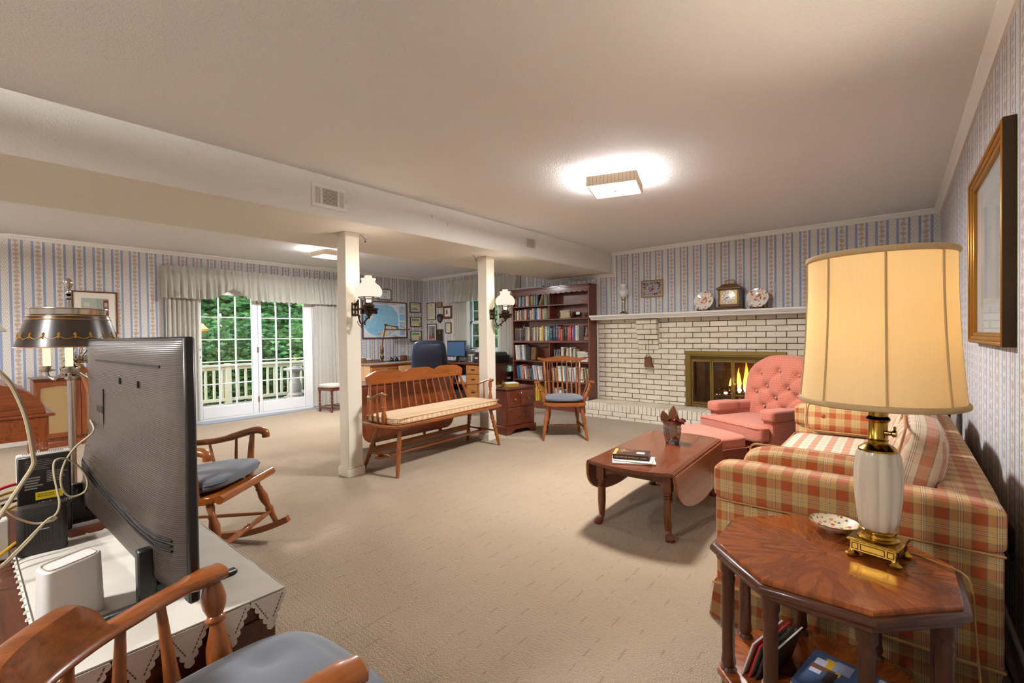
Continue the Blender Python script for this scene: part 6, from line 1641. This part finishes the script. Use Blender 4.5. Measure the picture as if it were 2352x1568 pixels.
# magazines on the lower shelf
def magart(name, lab, cols, loc, rz, w=.21, h=.27, th=.008, rot=None):
    o = MB().box(0,0,0,w,h,th,.0008).build('magazine', plain('mag_'+cols[0], cols[0], .35)); tag(o, lab, 'magazine')
    o.location = loc; o.rotation_euler = rot or (0,0,rz)
    m = MB(); mats = []
    r = random.Random(name)
    for i, c in enumerate(cols[1:]): mats.append(plain('mag_'+c, c, .35))
    for i in range(14):
        x, y = r.uniform(.01,w*.75), r.uniform(.01,h*.8); m.box(x,y,th+.0001*i*.5,min(w-.004,x+r.uniform(.02,.08)),min(h-.004,y+r.uniform(.02,.09)),th+.0003+.0001*i*.5,0,r.randrange(len(mats)))
    m.build('cover_art', mats, o, smooth=0); return o
z = .1405
for i, (lab, cols) in enumerate((('brown magazine lowest in the flat pile under the octagonal table', ('6d5640','3f5a3a','b59a6a')), ('tan magazine second in the flat pile under the octagonal table', ('a58a66','7d4a2a','d9c9a0')), ('pale magazine third in the flat pile under the octagonal table', ('b9a68c','5a4634')), ('blue magazine with street picture topmost in pile under octagonal table', ('3f5478','c99a2e','2b2420','b9b6c4','6d4a38','8a8fa8','3d5a3a')))):
    o = magart('a%d' % i, lab, cols, (-.255+.004*i, 1.575-.005*i, z), math.radians(-20+3*i), .26, .20, .013); z += .0138
for i, (c, e, lab) in enumerate((('cfc8bc','e0dcd4','white magazine leaning outermost against pile under octagonal table'),('b3242c','d8d4cc','red and white magazine leaning under the octagonal table'),('2b2a28','4a4744','black magazine leaning under the octagonal table'),('d2cdc4','3a2a20','white magazine leaning closest to flat pile under octagonal table'))):
    o = MB().box(-.0025,-.10,0,.0025,.10,.12,.0005).build('magazine', plain('lean_'+c, c, .4)); tag(o, lab, 'magazine')
    o.location = (-.355+.019*i, 1.66, .1405); o.rotation_euler = (0, math.radians(17), math.radians(-14))
    MB().box(.0026,-.098,.002,.0030,.098,.118).build('cover_art', plain('lean2_'+e, e, .4), o)
# outlet with plug on right wall, cable along floor
t = thing('outlet', 'brass outlet plate with plug low on the right wall', 'outlet', (XR, 2.615, .39))
MB().box(-.007,-.04,-.062,0,.04,.062,.003).build('plate', ABRASS, t)
MB().box(-.035,-.02,-.03,-.006,.02,.005,.005).build('plug', plain('plug_brown','5a3d1f',.5), t)
tag(MB().tube(smoothpath([(.318,2.61,.35),(.31,2.55,.1),(.30,2.45,.006),(.305,2.2,.006),(.30,1.95,.006),(.31,1.7,.006)],6), .004, 6).build('extension_cord', BLK), 'dark cord running along the carpet behind the sofa', 'cord')
# ---------------------------------------------------------------- television table
TZ = .55
tt = thing('console_table', 'low dark wood table holding the television, near left', 'table', (-1.93, .22, 0))
tx0, tx1, ty0, ty1 = -.78, .675, -.34, .335
TTX, TTZ = wood('console_wood', '5c2f1c', '331608', 0, .28, .4), wood('console_wood', '5c2f1c', '331608', 2, .28, .4)
MB().prism(rrect(tx0, ty0, tx1, ty1, .03, 4), TZ-.028, TZ-.001, .009, seg=2).build('tabletop', TTX, tt)
MB().box(tx0+.03,ty0+.03,.10,tx1-.025,ty1-.025,TZ-.028,.004).build('cabinet', TTZ, tt)
MB().box(tx1-.026,ty0+.06,.12,tx1-.020,ty0+.32,TZ-.06,.002).box(tx1-.026,ty0+.36,.12,tx1-.020,ty1-.06,TZ-.06,.002).build('side_panel', TTX, tt)
MB().box(tx0+.02,ty0+.02,0,tx1-.015,ty1-.015,.10,.006).build('base', TTX, tt)
# lace edged runner
LIN = cloth('linen', 'ddd6ca', .9, 700, .3, 'd3cabb')
k = NT('lace'); o = k.co(); v = k.n('TexVoronoi', {'Vector': o, 'Scale': 190}, feature='DISTANCE_TO_EDGE').outputs[0]
A = k.bsdf('ddd6ca', .9, 0, None, 0, .1); B = k.n('BsdfTransparent').outputs[0]
mx = k.n('MixShader'); k.put(mx.inputs[0], k.math('GREATER_THAN', v, .36)); k.put(mx.inputs[1], A); k.put(mx.inputs[2], B)
LACE = k.done(mx.outputs[0])
cx0, cx1, cy0, cy1 = -2.13, -1.262, .10, .548
cl = MB()
def clf(u, v):
    x = cx0+(cx1-cx0)*u; y = cy0+(cy1-cy0)*v
    w = .0016*math.sin(x*23+y*31)+.0014*math.sin(x*61-y*17)+.002*max(0, math.sin(x*9+y*14))
    edge = min(u, 1-u, v, 1-v)
    return (x, y, TZ+.0035+max(0, w)*(1 if edge > .02 else .2))
cl.grid(clf, 60, 34)
rn = cl.build('table_runner', LIN, smooth=80); tag(rn, 'cream table runner with lace triangle edging under the television', 'table runner')
def scallop(n, p0, p1, dep, seed=0):
    "scalloped triangle in (s, d) coordinates"
    L = []; 
    for side in (0, 1):
        a = (p0, 0) if side == 0 else ((p0+p1)/2, dep); b_ = ((p0+p1)/2, dep) if side == 0 else (p1, 0)
        for i in range(n):
            for j in range(4):
                t = (i+j/4)/n; k = .006*math.sin(PI*j/4)
                x = a[0]+(b_[0]-a[0])*t; y = a[1]+(b_[1]-a[1])*t
                d = Vector((b_[1]-a[1], -(b_[0]-a[0]))).normalized()
                L.append((x-d.x*k, y-d.y*k))
    L.append((p1, 0)); return L
N = 5; stp = (cy1-cy0)/N
for i in range(N):
    pts = scallop(5, cy0+stp*i+.002, cy0+stp*(i+1)-.002, .085)
    T = Matrix.Translation((cx1+.006, 0, TZ+.002)) @ Matrix.Rotation(math.radians(-6), 4, 'Y') @ Matrix(((0,0,1,0),(1,0,0,0),(0,-1,0,0),(0,0,0,1)))
    MB().prism(pts, 0, .0015, 0, T=T).build('lace_triangle', LACE, rn, smooth=0)
    q = MB()
    for s in (-1, 1):
        for j in range(7): q.box(-.0012,-.003,0,.0012,.003,.0006, T=T @ TR(cy0+stp*(i+.5)+s*(.032-.004*j), .008+.0075*j, .0015, rz=s*.5))
    q.build('open_work', plain('lace_hole','6b5a48',.9), rn, smooth=0)
q = MB().tube([(x, y, TZ+.0026) for x, y in ((cx0,cy0),(cx1,cy0),(cx1,cy1),(cx0,cy1))], .0022, 6, close=True)
q.build('hem', LIN, rn)
q = MB()
for i in range(18):
    x = cx0+.03+i*.046; q.lathe([(0,-.005),(.006,0),(.004,.005),(0,.007)], 8, T=TR(x, cy0-.008, TZ+.004)).tube([(x,cy0-.008,TZ+.004),(x,cy0,TZ+.004)], .002, 5)
for i in range(9): q.lathe([(0,-.005),(.006,0),(.004,.005),(0,.007)], 8, T=TR(cx0-.008, cy0+.03+i*.046, TZ+.004))
q.tube([(cx1,cy0-.004,TZ+.004),(cx0-.004,cy0-.004,TZ+.004),(cx0-.004,cy1,TZ+.004)], .005, 5).build('tassel_edging', LIN, rn)

# ---------------------------------------------------------------- television, seen from behind
def tvback():
    k = NT('ribbed_plastic'); x = k.sep(k.co())
    w = k.math('SINE', k.math('MULTIPLY', x[2], 1250)); n = k.noise(k.map(k.co(), (3,3,160)), 1.5, 2)
    c = k.mix(n, lin('352c25'), lin('463c33'))
    return k.done(k.bsdf(c, .32, .0, k.bump(w, .22, .002), 0, .6))
TVB = tvback(); TVK = plain('tv_black', '1b1917', .35)
tv = thing('television', 'flat screen television seen from behind on the low table', 'television', (-1.845, .335, TZ+.005), math.radians(1.3))
hw, zb, zt = .548, .030, .672
MB().box(-hw,-.008,zb,hw,.016,zt,.005).build('bezel', TVK, tv)
def bk_(u, v):
    x = -hw+.012+(2*hw-.024)*u; z = zb+.006+(zt-zb-.016)*v
    e = min(1, min(u, 1-u)*11); low = 1/(1+math.exp((z-.30)/.03))
    edge = min(1, min(v, 1-v)*16)
    d = (.010+.030*low*(1-.25*max(0,(u-.8)/.2)))*(e**.5)*(edge**.5)
    return (x, -.008-d, z)
MB().grid(bk_, 60, 50).build('back_cover', TVB, tv, smooth=80)
q = MB()
q.box(-.34,-.0205,.592,.40,-.0165,.60)
for x in (-.005,.20):
    for z in (.54,.335): q.box(x-.004,-.0245 if z < .5 else -.0225,z-.010,x+.004,-.015,z+.010,.001)
q.box(-.335,-.021,.415,-.245,-.0165,.44,.001)
q.build('slots', plain('tv_slot','15110f',.5), tv)
q = MB()
for i in range(3):
    pts = []
    for j in range(30):
        u = .03+.94*j/29; x = -hw+.012+(2*hw-.024)*u; z = .235-i*.012-.055*math.sin(min(1,u/.9)*PI*.5)-.0
        low = 1/(1+math.exp((z-.30)/.03)); e = min(1, min(u,1-u)*11)
        pts.append((x, -.010-(.010+.030*low*(1-.25*max(0,(u-.8)/.2)))*(e**.5), z))
    q.tube(pts, .0028, 6)
q.build('vent_lines', plain('tv_vent','0f0d0c',.35), tv)
q = MB().box(-.235,-.021,.30,-.233,-.012,.50)
q.build('panel_seam', plain('tv_seam','2a2420',.5), tv)
for x in (.40, -.46):
    MB().box(x-.014,-.075,.012,x+.014,-.035,.145,.004).box(x-.012,-.15,.0,x+.012,.15,.014,.004).box(x-.012,-.05,.01,x+.012,.02,.05,.003).build('stand_foot', TVK, tv)
MB().box(-hw+.012,.0160,zb+.016,hw-.012,.0172,zt-.012).build('screen', plain('tv_screen','0b0c0e',.12), tv)

# ---------------------------------------------------------------- network boxes
PLW = plain('warm_white_plastic', 'd9d3ca', .4)
md = thing('modem', 'tall black and white upright modem with yellow sticker', 'modem', (-2.262, .178, TZ), math.radians(-3))
MB().box(-.028,-.066,.006,.004,.068,.287,.006,seg=2).build('shell', PLW, md)
MB().box(.002,-.064,.004,.014,.066,.281,.004).build('back_panel', plain('modem_black','221b18',.35), md)
q = MB()
for i in range(22): q.box(-.022,-.05+i*.0046,.2868,.0,-.0475+i*.0046,.2876)
q.build('top_vents', plain('vent_shadow','6d655c',.8), md, smooth=0)
MB().box(.0141,-.022,.130,.0145,.045,.156).build('yellow_sticker', plain('sticker_yellow','d9c01e',.5), md)
RM = (PI/2, 0, PI/2)
INKW = plain('label_white','cfc8c0',.6); INKB = plain('label_black','2a2510',.6)
text('lettering', 'AT&T U-verse', .0150, INKW, md, (.0143,-.019,.112), RM, .0002)
text('lettering', 'Wi-Fi Network Name\nWi-Fi Password', .0066, INKB, md, (.0146,-.018,.146), RM, .0001)
q = MB(); r = random.Random(9)
for j in range(5): q.box(.0141,-.047,.205-.009*j,.0143,-.047+r.uniform(.03,.046),.2095-.009*j)
for j in range(7): q.box(.0141,.006,.222-.0058*j,.0143,.006+r.uniform(.03,.054),.2245-.0058*j)
for j in range(5): q.box(.0141,-.022,.092-.005*j,.0143,.0+r.uniform(.0,.03),.0942-.005*j)
for j in range(8): q.box(.0141,-.045,.055-.005*j,.0143,.0+r.uniform(.02,.05),.0562-.005*j)
for j in range(6): q.box(.0141,-.045,.265-.006*j,.0143,r.uniform(.0,.05),.2662-.006*j)
q.build('lettering', plain('label_grey','8d847c',.7), md, smooth=0)
rt_ = thing('router', 'small black ribbed router standing in front of the modem', 'router', (-2.085, .158, TZ+.006), math.radians(-4))
MB().prism(rrect(-.03,-.058,.026,.056,.016,4), 0, .148, .006, seg=2).build('body', plain('router_black','2a2522',.35), rt_)
q = MB()
for i in range(11): q.box(.0255,-.040+i*.0075,.035,.0265,-.037+i*.0075,.118)
q.build('ribs', plain('router_groove','120f0d',.6), rt_, smooth=0)
MB().box(.0262,-.012,.075,.0267,.015,.0775).build('maker_mark', INKW, rt_, smooth=0)
MB().box(-.03,.0562,.05,.0,.057,.085,.0002).build('side_label', INKW, rt_)
tag(MB().box(-.025,-.02,0,.02,.02,.125,.005).build('power_adapter', PLW, loc=(-2.115, .068, TZ+.001)), 'white power adapter block standing left of the black router', 'adapter')
ms = thing('wifi_node', 'white slanted wifi box at near edge of the lace runner', 'wifi box', (-1.535, .160, TZ+.005), math.radians(12))
P = rrect(-.036,-.058,.036,.058,.02,5); n = len(P)
vs = []
for z, s, sl in ((0,1,0),(.135,.93,.10),(.138,.88,.10)):
    vs += [(x*s, y*s, z+sl*(y*.9)*(z > 0)+sl*x*0) for x, y in P]
fs = [tuple(range(n))[::-1], tuple(range(2*n,3*n))]
for k_ in range(2): fs += [(k_*n+i, k_*n+(i+1)%n, (k_+1)*n+(i+1)%n, (k_+1)*n+i) for i in range(n)]
MB().add(vs, fs).build('body', plain('node_white','e4dfd8',.3), ms, smooth=30)
q = MB().tube([(x*.80, y*.80, .1395+.1*y*.8*.9) for x, y in P], .0012, 5, close=True); q.build('top_seam', plain('node_seam','a58f78',.5), ms)
# cords
CORD = plain('ivory_cord','b9a98a',.5); YEL = plain('yellow_cord','d9a51e',.45); REDC = plain('red_cord','c41e2e',.4); BLKC = plain('black_cord','211b17',.5)
def cordobj(lab, pts, r_, m_, n_=7):
    return tag(MB().tube(smoothpath(pts, n_), r_, 7).build('cord', m_), lab, 'cord')
cordobj('ivory cord looping from television down past modem to the router', [(-2.30,.305,.925),(-2.10,.286,.912),(-2.1,.242,.869),(-2.1,.215,.824),(-2.1,.204,.776),(-2.1,.208,.732),(-2.1,.229,.705),(-2.1,.261,.714),(-2.1,.267,.753),(-2.1,.246,.802),(-2.09,.215,.835),(-2.08,.19,.836),(-2.07,.185,.802),(-2.05,.19,.745),(-2.035,.193,.708),(-2.03,.184,.677),(-2.03,.158,.658),(-2.03,.116,.605),(-2.0,.06,.562),(-1.95,.0,.556)], .0032, CORD)
cordobj('second ivory cord lying over the router and off the table', [(-2.0,.045,.765),(-2.0,.066,.742),(-2.0,.10,.698),(-2.0,.135,.671),(-2.0,.168,.667),(-2.0,.182,.674),(-1.995,.163,.676),(-1.985,.112,.625),(-1.96,.06,.58),(-1.93,.0,.557)], .0032, CORD)
cordobj('thick pale cord hanging in front of the rolltop desk, far left', [(-1.86,.045,1.165),(-1.86,.068,1.138),(-1.86,.091,1.094),(-1.86,.114,1.007),(-1.86,.126,.90),(-1.86,.125,.872),(-1.86,.103,.828),(-1.86,.061,.75),(-1.86,.03,.69),(-1.86,.0,.60),(-1.86,-.02,.556)], .0055, CORD)
cordobj('red network cord entering the modem edge', [(-2.262,.112,.745),(-2.255,.08,.74),(-2.24,.05,.728),(-2.22,.0,.70),(-2.2,-.08,.56)], .005, REDC)
cordobj('yellow network cord entering the modem, upper one', [(-2.262,.112,.722),(-2.25,.07,.715),(-2.22,.03,.70),(-2.19,-.05,.56)], .004, YEL)
cordobj('yellow network cord entering the modem, lower one', [(-2.262,.112,.672),(-2.25,.07,.65),(-2.22,.035,.60),(-2.2,.0,.556)], .004, YEL)
cordobj('yellow network cord lying beside the white power adapter', [(-2.10,.105,.60),(-2.05,.07,.59),(-2.03,.03,.57),(-2.0,-.02,.556)], .005, YEL)
cordobj('white network cord entering the modem between yellow ones', [(-2.262,.112,.704),(-2.25,.075,.70),(-2.22,.03,.685),(-2.2,-.04,.556)], .004, PLW)
cordobj('black power cord entering the modem near its middle', [(-2.262,.112,.690),(-2.25,.07,.68),(-2.23,.04,.655),(-2.21,.0,.556)], .004, BLKC)
cordobj('thin black cord running from television behind the modem', [(-2.33,.285,.70),(-2.18,.225,.655),(-2.14,.15,.61),(-2.14,.10,.575),(-2.14,.03,.556)], .003, BLKC)
cordobj('black cords lying on the table left of the router', [(-2.12,.05,.58),(-2.08,.02,.562),(-2.02,-.03,.556),(-1.9,-.08,.556)], .004, BLKC)
ps = thing('power_strip', 'grey metal power strip on the table at far left edge', 'power strip', (-1.33, -.012, TZ), math.radians(4))
MB().box(-.30,-.025,0,.16,.02,.03,.003).build('body', plain('strip_grey','6f6a62',.4,.5), ps)
q = MB()
for i in range(7): q.lathe([(0,.0002),(.004,.0002),(.004,0)], 8, T=TR(-.26+i*.06,0,.0301))
q.build('screw_holes', plain('strip_hole','1d1a17',.6), ps)

# ---------------------------------------------------------------- floor lamp with painted metal shade
fl = thing('floor_lamp', 'silver candelabra floor lamp with black tole shade beyond the television', 'floor lamp', (-2.70, .30, 0))
NIC = plain('polished_nickel', 'b5aca0', .18, 1)
MB().lathe([(.15,0),(.15,.012),(.12,.03),(.04,.05),(.022,.07),(.02,.10)], 28).build('base', NIC, fl)
MB().lathe([(.0125,.09),(.0125,1.055),(.021,1.06),(.021,1.07),(.015,1.075)], 18).build('pole', NIC, fl)
m = MB().lathe([(.015,1.075),(.03,1.085),(.034,1.105),(.032,1.11),(.012,1.125),(.012,1.135),(.018,1.14),(.013,1.155),(.016,1.165),(.012,1.175),(.020,1.205),(.022,1.225),(.012,1.26),(.008,1.30),(.006,1.40)], 22)
m.lathe([(.006,1.395),(.010,1.40),(.006,1.41),(.011,1.42),(.006,1.43),(.009,1.445),(.016,1.46),(.014,1.475),(.006,1.485),(0,1.487)], 16)
m.build('candelabrum', NIC, fl)
for a in (-.15, 1.95, 4.04):
    c, s = math.cos(a), math.sin(a)
    mm = MB().tube(smoothpath([(.02*c,.02*s,1.09),(.05*c,.05*s,1.065),(.062*c,.062*s,1.06),(.082*c,.082*s,1.075),(.085*c,.085*s,1.095)], 5), .006, 8)
    mm.lathe([(.006,1.09),(.024,1.095),(.026,1.10),(.012,1.103),(.014,1.112),(.016,1.116)], 16, T=TR(.085*c,.085*s)).build('arm', NIC, fl)
    MB().lathe([(.0125,1.114),(.0125,1.215),(0,1.216)], 14, T=TR(.085*c,.085*s)).build('candle_sleeve', emis('lit_candle_sleeve','ffe6c0',.9), fl)
    light('candle_bulb', fl, (.085*c,.085*s,1.235), 1.6, (1,.78,.5), .02)
TOLE = plain('black_tole', '2c211a', .3, 0, 0, 60, .2); TGOLD = plain('tole_gold', 'b5802e', .4, .5)
sb, st_ = 1.196, 1.325; rb, rt2 = .166, .129
MB().lathe([(rb,sb),(rt2,st_),(rt2-.003,st_),(rb-.003,sb)], 56).build('shade', TOLE, fl)
m = MB().lathe([(rt2-.004,st_),(rt2-.002,st_+.004),(rt2-.012,st_+.004),(rt2-.010,st_+.026),(rt2-.002,st_+.028),(rt2-.003,st_+.031),(rt2-.014,st_+.031),(rt2-.014,st_)], 56)
m.build('gallery', NIC, fl)
def shr(z): return rb+(rt2-rb)*(z-sb)/(st_-sb)
m = MB()
for z in (sb, st_-.003, st_-.016): m.tube([((shr(z)+.0008)*math.cos(i*PI/36), (shr(z)+.0008)*math.sin(i*PI/36), z) for i in range(72)], .0018, 5, close=True)
for i in range(20):
    a0_, a1_ = i*PI/10, (i+1)*PI/10
    pts = []
    for j in range(9):
        t = j/8; z = sb+.045-.012*math.sin(PI*t); a = a0_+(a1_-a0_)*t; pts.append(((shr(z)+.001)*math.cos(a), (shr(z)+.001)*math.sin(a), z))
    m.tube(pts, .0015, 5)
    for dz in (.0, .009, -.009): 
        z = sb+.047+dz; m.lathe([(0,-.005),(.0045,0),(0,.005)], 6, T=TR((shr(z)+.001)*math.cos(a0_), (shr(z)+.001)*math.sin(a0_), z))
    z = sb+.056
    for da in (-.02,.02): m.lathe([(0,-.004),(.0035,0),(0,.004)], 6, T=TR((shr(z)+.001)*math.cos(a0_+da), (shr(z)+.001)*math.sin(a0_+da), z-.004))
m.build('gold_swags', TGOLD, fl)

# ---------------------------------------------------------------- rolltop desk, cabinet and their things
rd = thing('rolltop_desk', 'maple tambour roll top desk at far left edge', 'desk', (-4.35, .372, 0))
RDX, RDY, RDZ = (wood('desk_maple', '8f4b22', '5c2a11', a, .35, .3) for a in (0, 1, 2))
dw, dd = -.90, -.62
MB().prism([(.018,.03),(.018,dd-.02),(dw-.02,dd-.02),(dw-.02,.03)], .722, .742, .005).build('top', RDX, rd)
MB().box(-.02,dd,.575,.0,-.045,.722,.002).box(dw,-.02,.575,-.045,0,.722,.002).box(dw,dd,.575,dw+.02,0,.722).box(dw,dd,.575,0,dd+.02,.722).build('apron', RDX, rd)
for x in (-.024, dw+.024):
    for y in (-.024, dd+.024):
        MB().box(x-.024,y-.024,.56,x+.024,y+.024,.722,.002).lathe([(.013,0),(.02,.05),(.026,.30),(.024,.42),(.018,.45),(.026,.462),(.02,.472),(.026,.484),(.02,.494),(.026,.506),(.021,.52),(.024,.56)], 16, T=TR(x,y)).build('leg', RDZ, rd)
pr = [(-.012,.742)]+[(-.012-.30*(1-math.cos(math.radians(a))), .742+.215*math.sin(math.radians(a))) for a in range(8, 91, 8)]+[(dd+.01,.957),(dd+.01,.742)]
T = Matrix(((0,0,1,0),(1,0,0,0),(0,1,0,0),(0,0,0,1)))
for xx in (-.022, dw): MB().prism(pr, xx, xx+.02, .003, T=T).build('side_panel', RDY, rd)
m = MB()
for i in range(1, len(pr)-2):
    a, b_ = pr[i], pr[i+1]
    for k_ in range(2):
        t = (k_+.5)/2; y, z = a[0]+(b_[0]-a[0])*t, a[1]+(b_[1]-a[1])*t; an = math.atan2(b_[1]-a[1], b_[0]-a[0])
        L = math.hypot(b_[0]-a[0], b_[1]-a[1])/2
        m.box(dw+.02,-L*.45,-.012,-.022,L*.45,.004,.003,T=TR(0,y,z-.004,rx=an+PI if abs(an) > PI/2 else an))
m.build('tambour', RDX, rd)
tag(MB().prism([(.05,-.16),(.05,.16),(-.05,.16),(-.05,-.16)], 0, .03).build('desk_back_rail', RDX, rd), 'x', 'x') if 0 else None
sl = thing('table_lamp', 'small lamp with white shade on the roll top desk, left edge', 'table lamp', (-4.75, .06, .957))
MB().lathe([(.05,0),(.05,.01),(.02,.03),(.03,.06),(.018,.09),(.025,.12),(.01,.20),(.008,.34)], 18).build('base', plain('lamp_red_brown','4a2016',.3), sl)
MB().lathe([(.155,.333),(.135,.36),(.115,.41),(.105,.463),(.102,.463),(.112,.41),(.132,.36),(.152,.333)], 36).build('lamp_shade', curtain_mat('white_lamp_shade','e9e6de',.4), sl)
cb = thing('cane_cabinet', 'wooden cabinet with woven cane door panels on the left wall', 'cabinet', (-7.63, 1.10, 0))
CBX, CBY, CBZ = (wood('cabinet_wood', '87451f', '5a2a12', a, .35, .3) for a in (0, 1, 2))
MB().box(-.21,-.60,.785,.235,.60,.80,.005).build('top', wood('cabinet_top','6a4a38','4a3226',1,.3,.3), cb)
MB().box(-.21,-.58,.06,.20,.58,.785,.003).build('carcass', CBZ, cb)
MB().box(-.21,-.59,0,.215,.59,.065,.005).build('base', CBY, cb)
k = NT('cane_weave'); u = k.sep(k.co())
h1 = k.math('SINE', k.math('MULTIPLY', u[1], 420)); h2 = k.math('SINE', k.math('MULTIPLY', u[2], 420)); h = k.math('MULTIPLY', h1, h2)
CANE = k.done(k.bsdf(k.mix(k.math('MULTIPLY_ADD', h, .5, .5), lin('7d5c36'), lin('c9a873')), .6, 0, k.bump(h, .6, .004)))
for a, b_ in ((-.575,-.195),(-.19,.19),(.195,.575)):
    f = .045
    d = MB().box(.195,a,.11,.22,a+f,.755,.003).box(.195,b_-f,.11,.22,b_,.755,.003).box(.195,a+f,.11,.22,b_-f,.165,.003)
    d.prism([(a+f,.755),(a+f,.70),(a+f+.06,.70),(a+f+.09,.715),(b_-f-.09,.715),(b_-f-.06,.70),(b_-f,.70),(b_-f,.755)], .197, .219, .002, T=T)
    d = d.build('door', CBZ, cb)
    MB().box(.200,a+f,.16,.206,b_-f,.715).build('cane_panel', CANE, d)
vz = thing('flower_vase', 'brown vase of dried flowers and twigs on the cane cabinet', 'vase', (-7.58, .915, .80))
MB().lathe([(.05,0),(.07,.03),(.075,.07),(.055,.11),(.04,.13),(.045,.14),(.04,.135),(0,.1)], 18).build('vase', plain('vase_grey_brown','6a5a50',.5), vz)
m = MB(); r = random.Random(4)
for i in range(240):
    d = Vector((r.gauss(0,1), r.gauss(0,1), abs(r.gauss(0,.8)))).normalized()*r.uniform(.03,.13); p = Vector((0,0,.16))+d
    q_ = Vector((r.gauss(0,1), r.gauss(0,1), r.gauss(0,1))).normalized().to_track_quat('Z','Y').to_matrix(); s = r.uniform(.01,.022)
    m.add([p+q_@Vector((-s,0,0)), p+q_@Vector((0,-s*.6,.004)), p+q_@Vector((s,0,0)), p+q_@Vector((0,s*.6,.004))], [(0,1,2,3)], r.randrange(3))
m.build('foliage', [plain('dry_green','5f6b3f',.8), plain('dry_tan','9a7a52',.8), plain('dry_rust','7a4a34',.8)], vz, smooth=0)
m = MB()
for i in range(7):
    a = i*.9; m.tube(smoothpath([(0,0,.1),(.05*math.cos(a),.05*math.sin(a),.25),(.12*math.cos(a),.12*math.sin(a),.33),(.16*math.cos(a+.3),.16*math.sin(a+.3),.36)],3), .003, 5)
m.build('twigs', plain('twig','3b2a20',.8), vz)
# ---------------------------------------------------------------- camera, sky, view
cam = D.cameras.new('camera'); co = D.objects.new('camera', cam); COL.objects.link(co)
cam.sensor_width = 36; cam.sensor_fit = 'HORIZONTAL'; cam.lens = 36*1060.13/2352; cam.clip_start = .02; cam.clip_end = 200
yw, pt, rl = math.radians(39.891), math.radians(-.775), math.radians(.749)
fw = Vector((-math.sin(yw)*math.cos(pt), math.cos(yw)*math.cos(pt), math.sin(pt)))
rt0 = Vector((math.cos(yw), math.sin(yw), 0)); up0 = rt0.cross(fw)
rx_ = rt0*math.cos(rl)-up0*math.sin(rl); ux = rt0*math.sin(rl)+up0*math.cos(rl)
M = Matrix((rx_, ux, -fw)).transposed().to_4x4(); M.translation = (0, 0, 1.22)
co.matrix_world = M
sc_ = bpy.context.scene; sc_.camera = co
w = D.worlds.new('sky'); sc_.world = w; w.use_nodes = True; nt = w.node_tree
sky = nt.nodes.new('ShaderNodeTexSky'); sky.sky_type = 'NISHITA'; sky.sun_disc = False; sky.sun_elevation = math.radians(48); sky.sun_rotation = math.radians(200)
bg = nt.nodes['Background']; nt.links.new(sky.outputs[0], bg.inputs[0]); bg.inputs[1].default_value = 2.6
sun = D.lights.new('sun', 'SUN'); sun.energy = 1.0; sun.angle = .03; sun.color = (1,.95,.86)
so_ = D.objects.new('sun', sun); COL.objects.link(so_); so_.rotation_euler = (math.radians(38), math.radians(-18), 0)
for loc, rot, sx, sy in (((XL-.13, 3.08, 1.05), (0, -PI/2, 0), 1.95, 1.75), ((-6.0, YF+.13, 1.45), (-PI/2, 0, 0), .9, 1.0)):
    l = D.lights.new('daylight_portal', 'AREA'); l.shape = 'RECTANGLE'; l.size = sx; l.size_y = sy; l.energy = 1
    l.cycles.is_portal = True
    o = D.objects.new('daylight_portal', l); COL.objects.link(o); o.location = loc; o.rotation_euler = rot
vs_ = sc_.view_settings; vs_.view_transform = 'Standard'; vs_.look = 'None'; vs_.gamma = 1; vs_.use_curve_mapping = False; vs_.exposure = .55
cy = sc_.cycles
cy.use_denoising = True; cy.denoiser = 'OPENIMAGEDENOISE'
cy.max_bounces = 5; cy.diffuse_bounces = 3; cy.glossy_bounces = 2; cy.transmission_bounces = 4; cy.transparent_max_bounces = 8
cy.sample_clamp_indirect = 6; cy.caustics_reflective = False; cy.caustics_refractive = False; cy.use_adaptive_sampling = True; cy.adaptive_threshold = .1; cy.adaptive_min_samples = 16; cy.use_light_tree = False
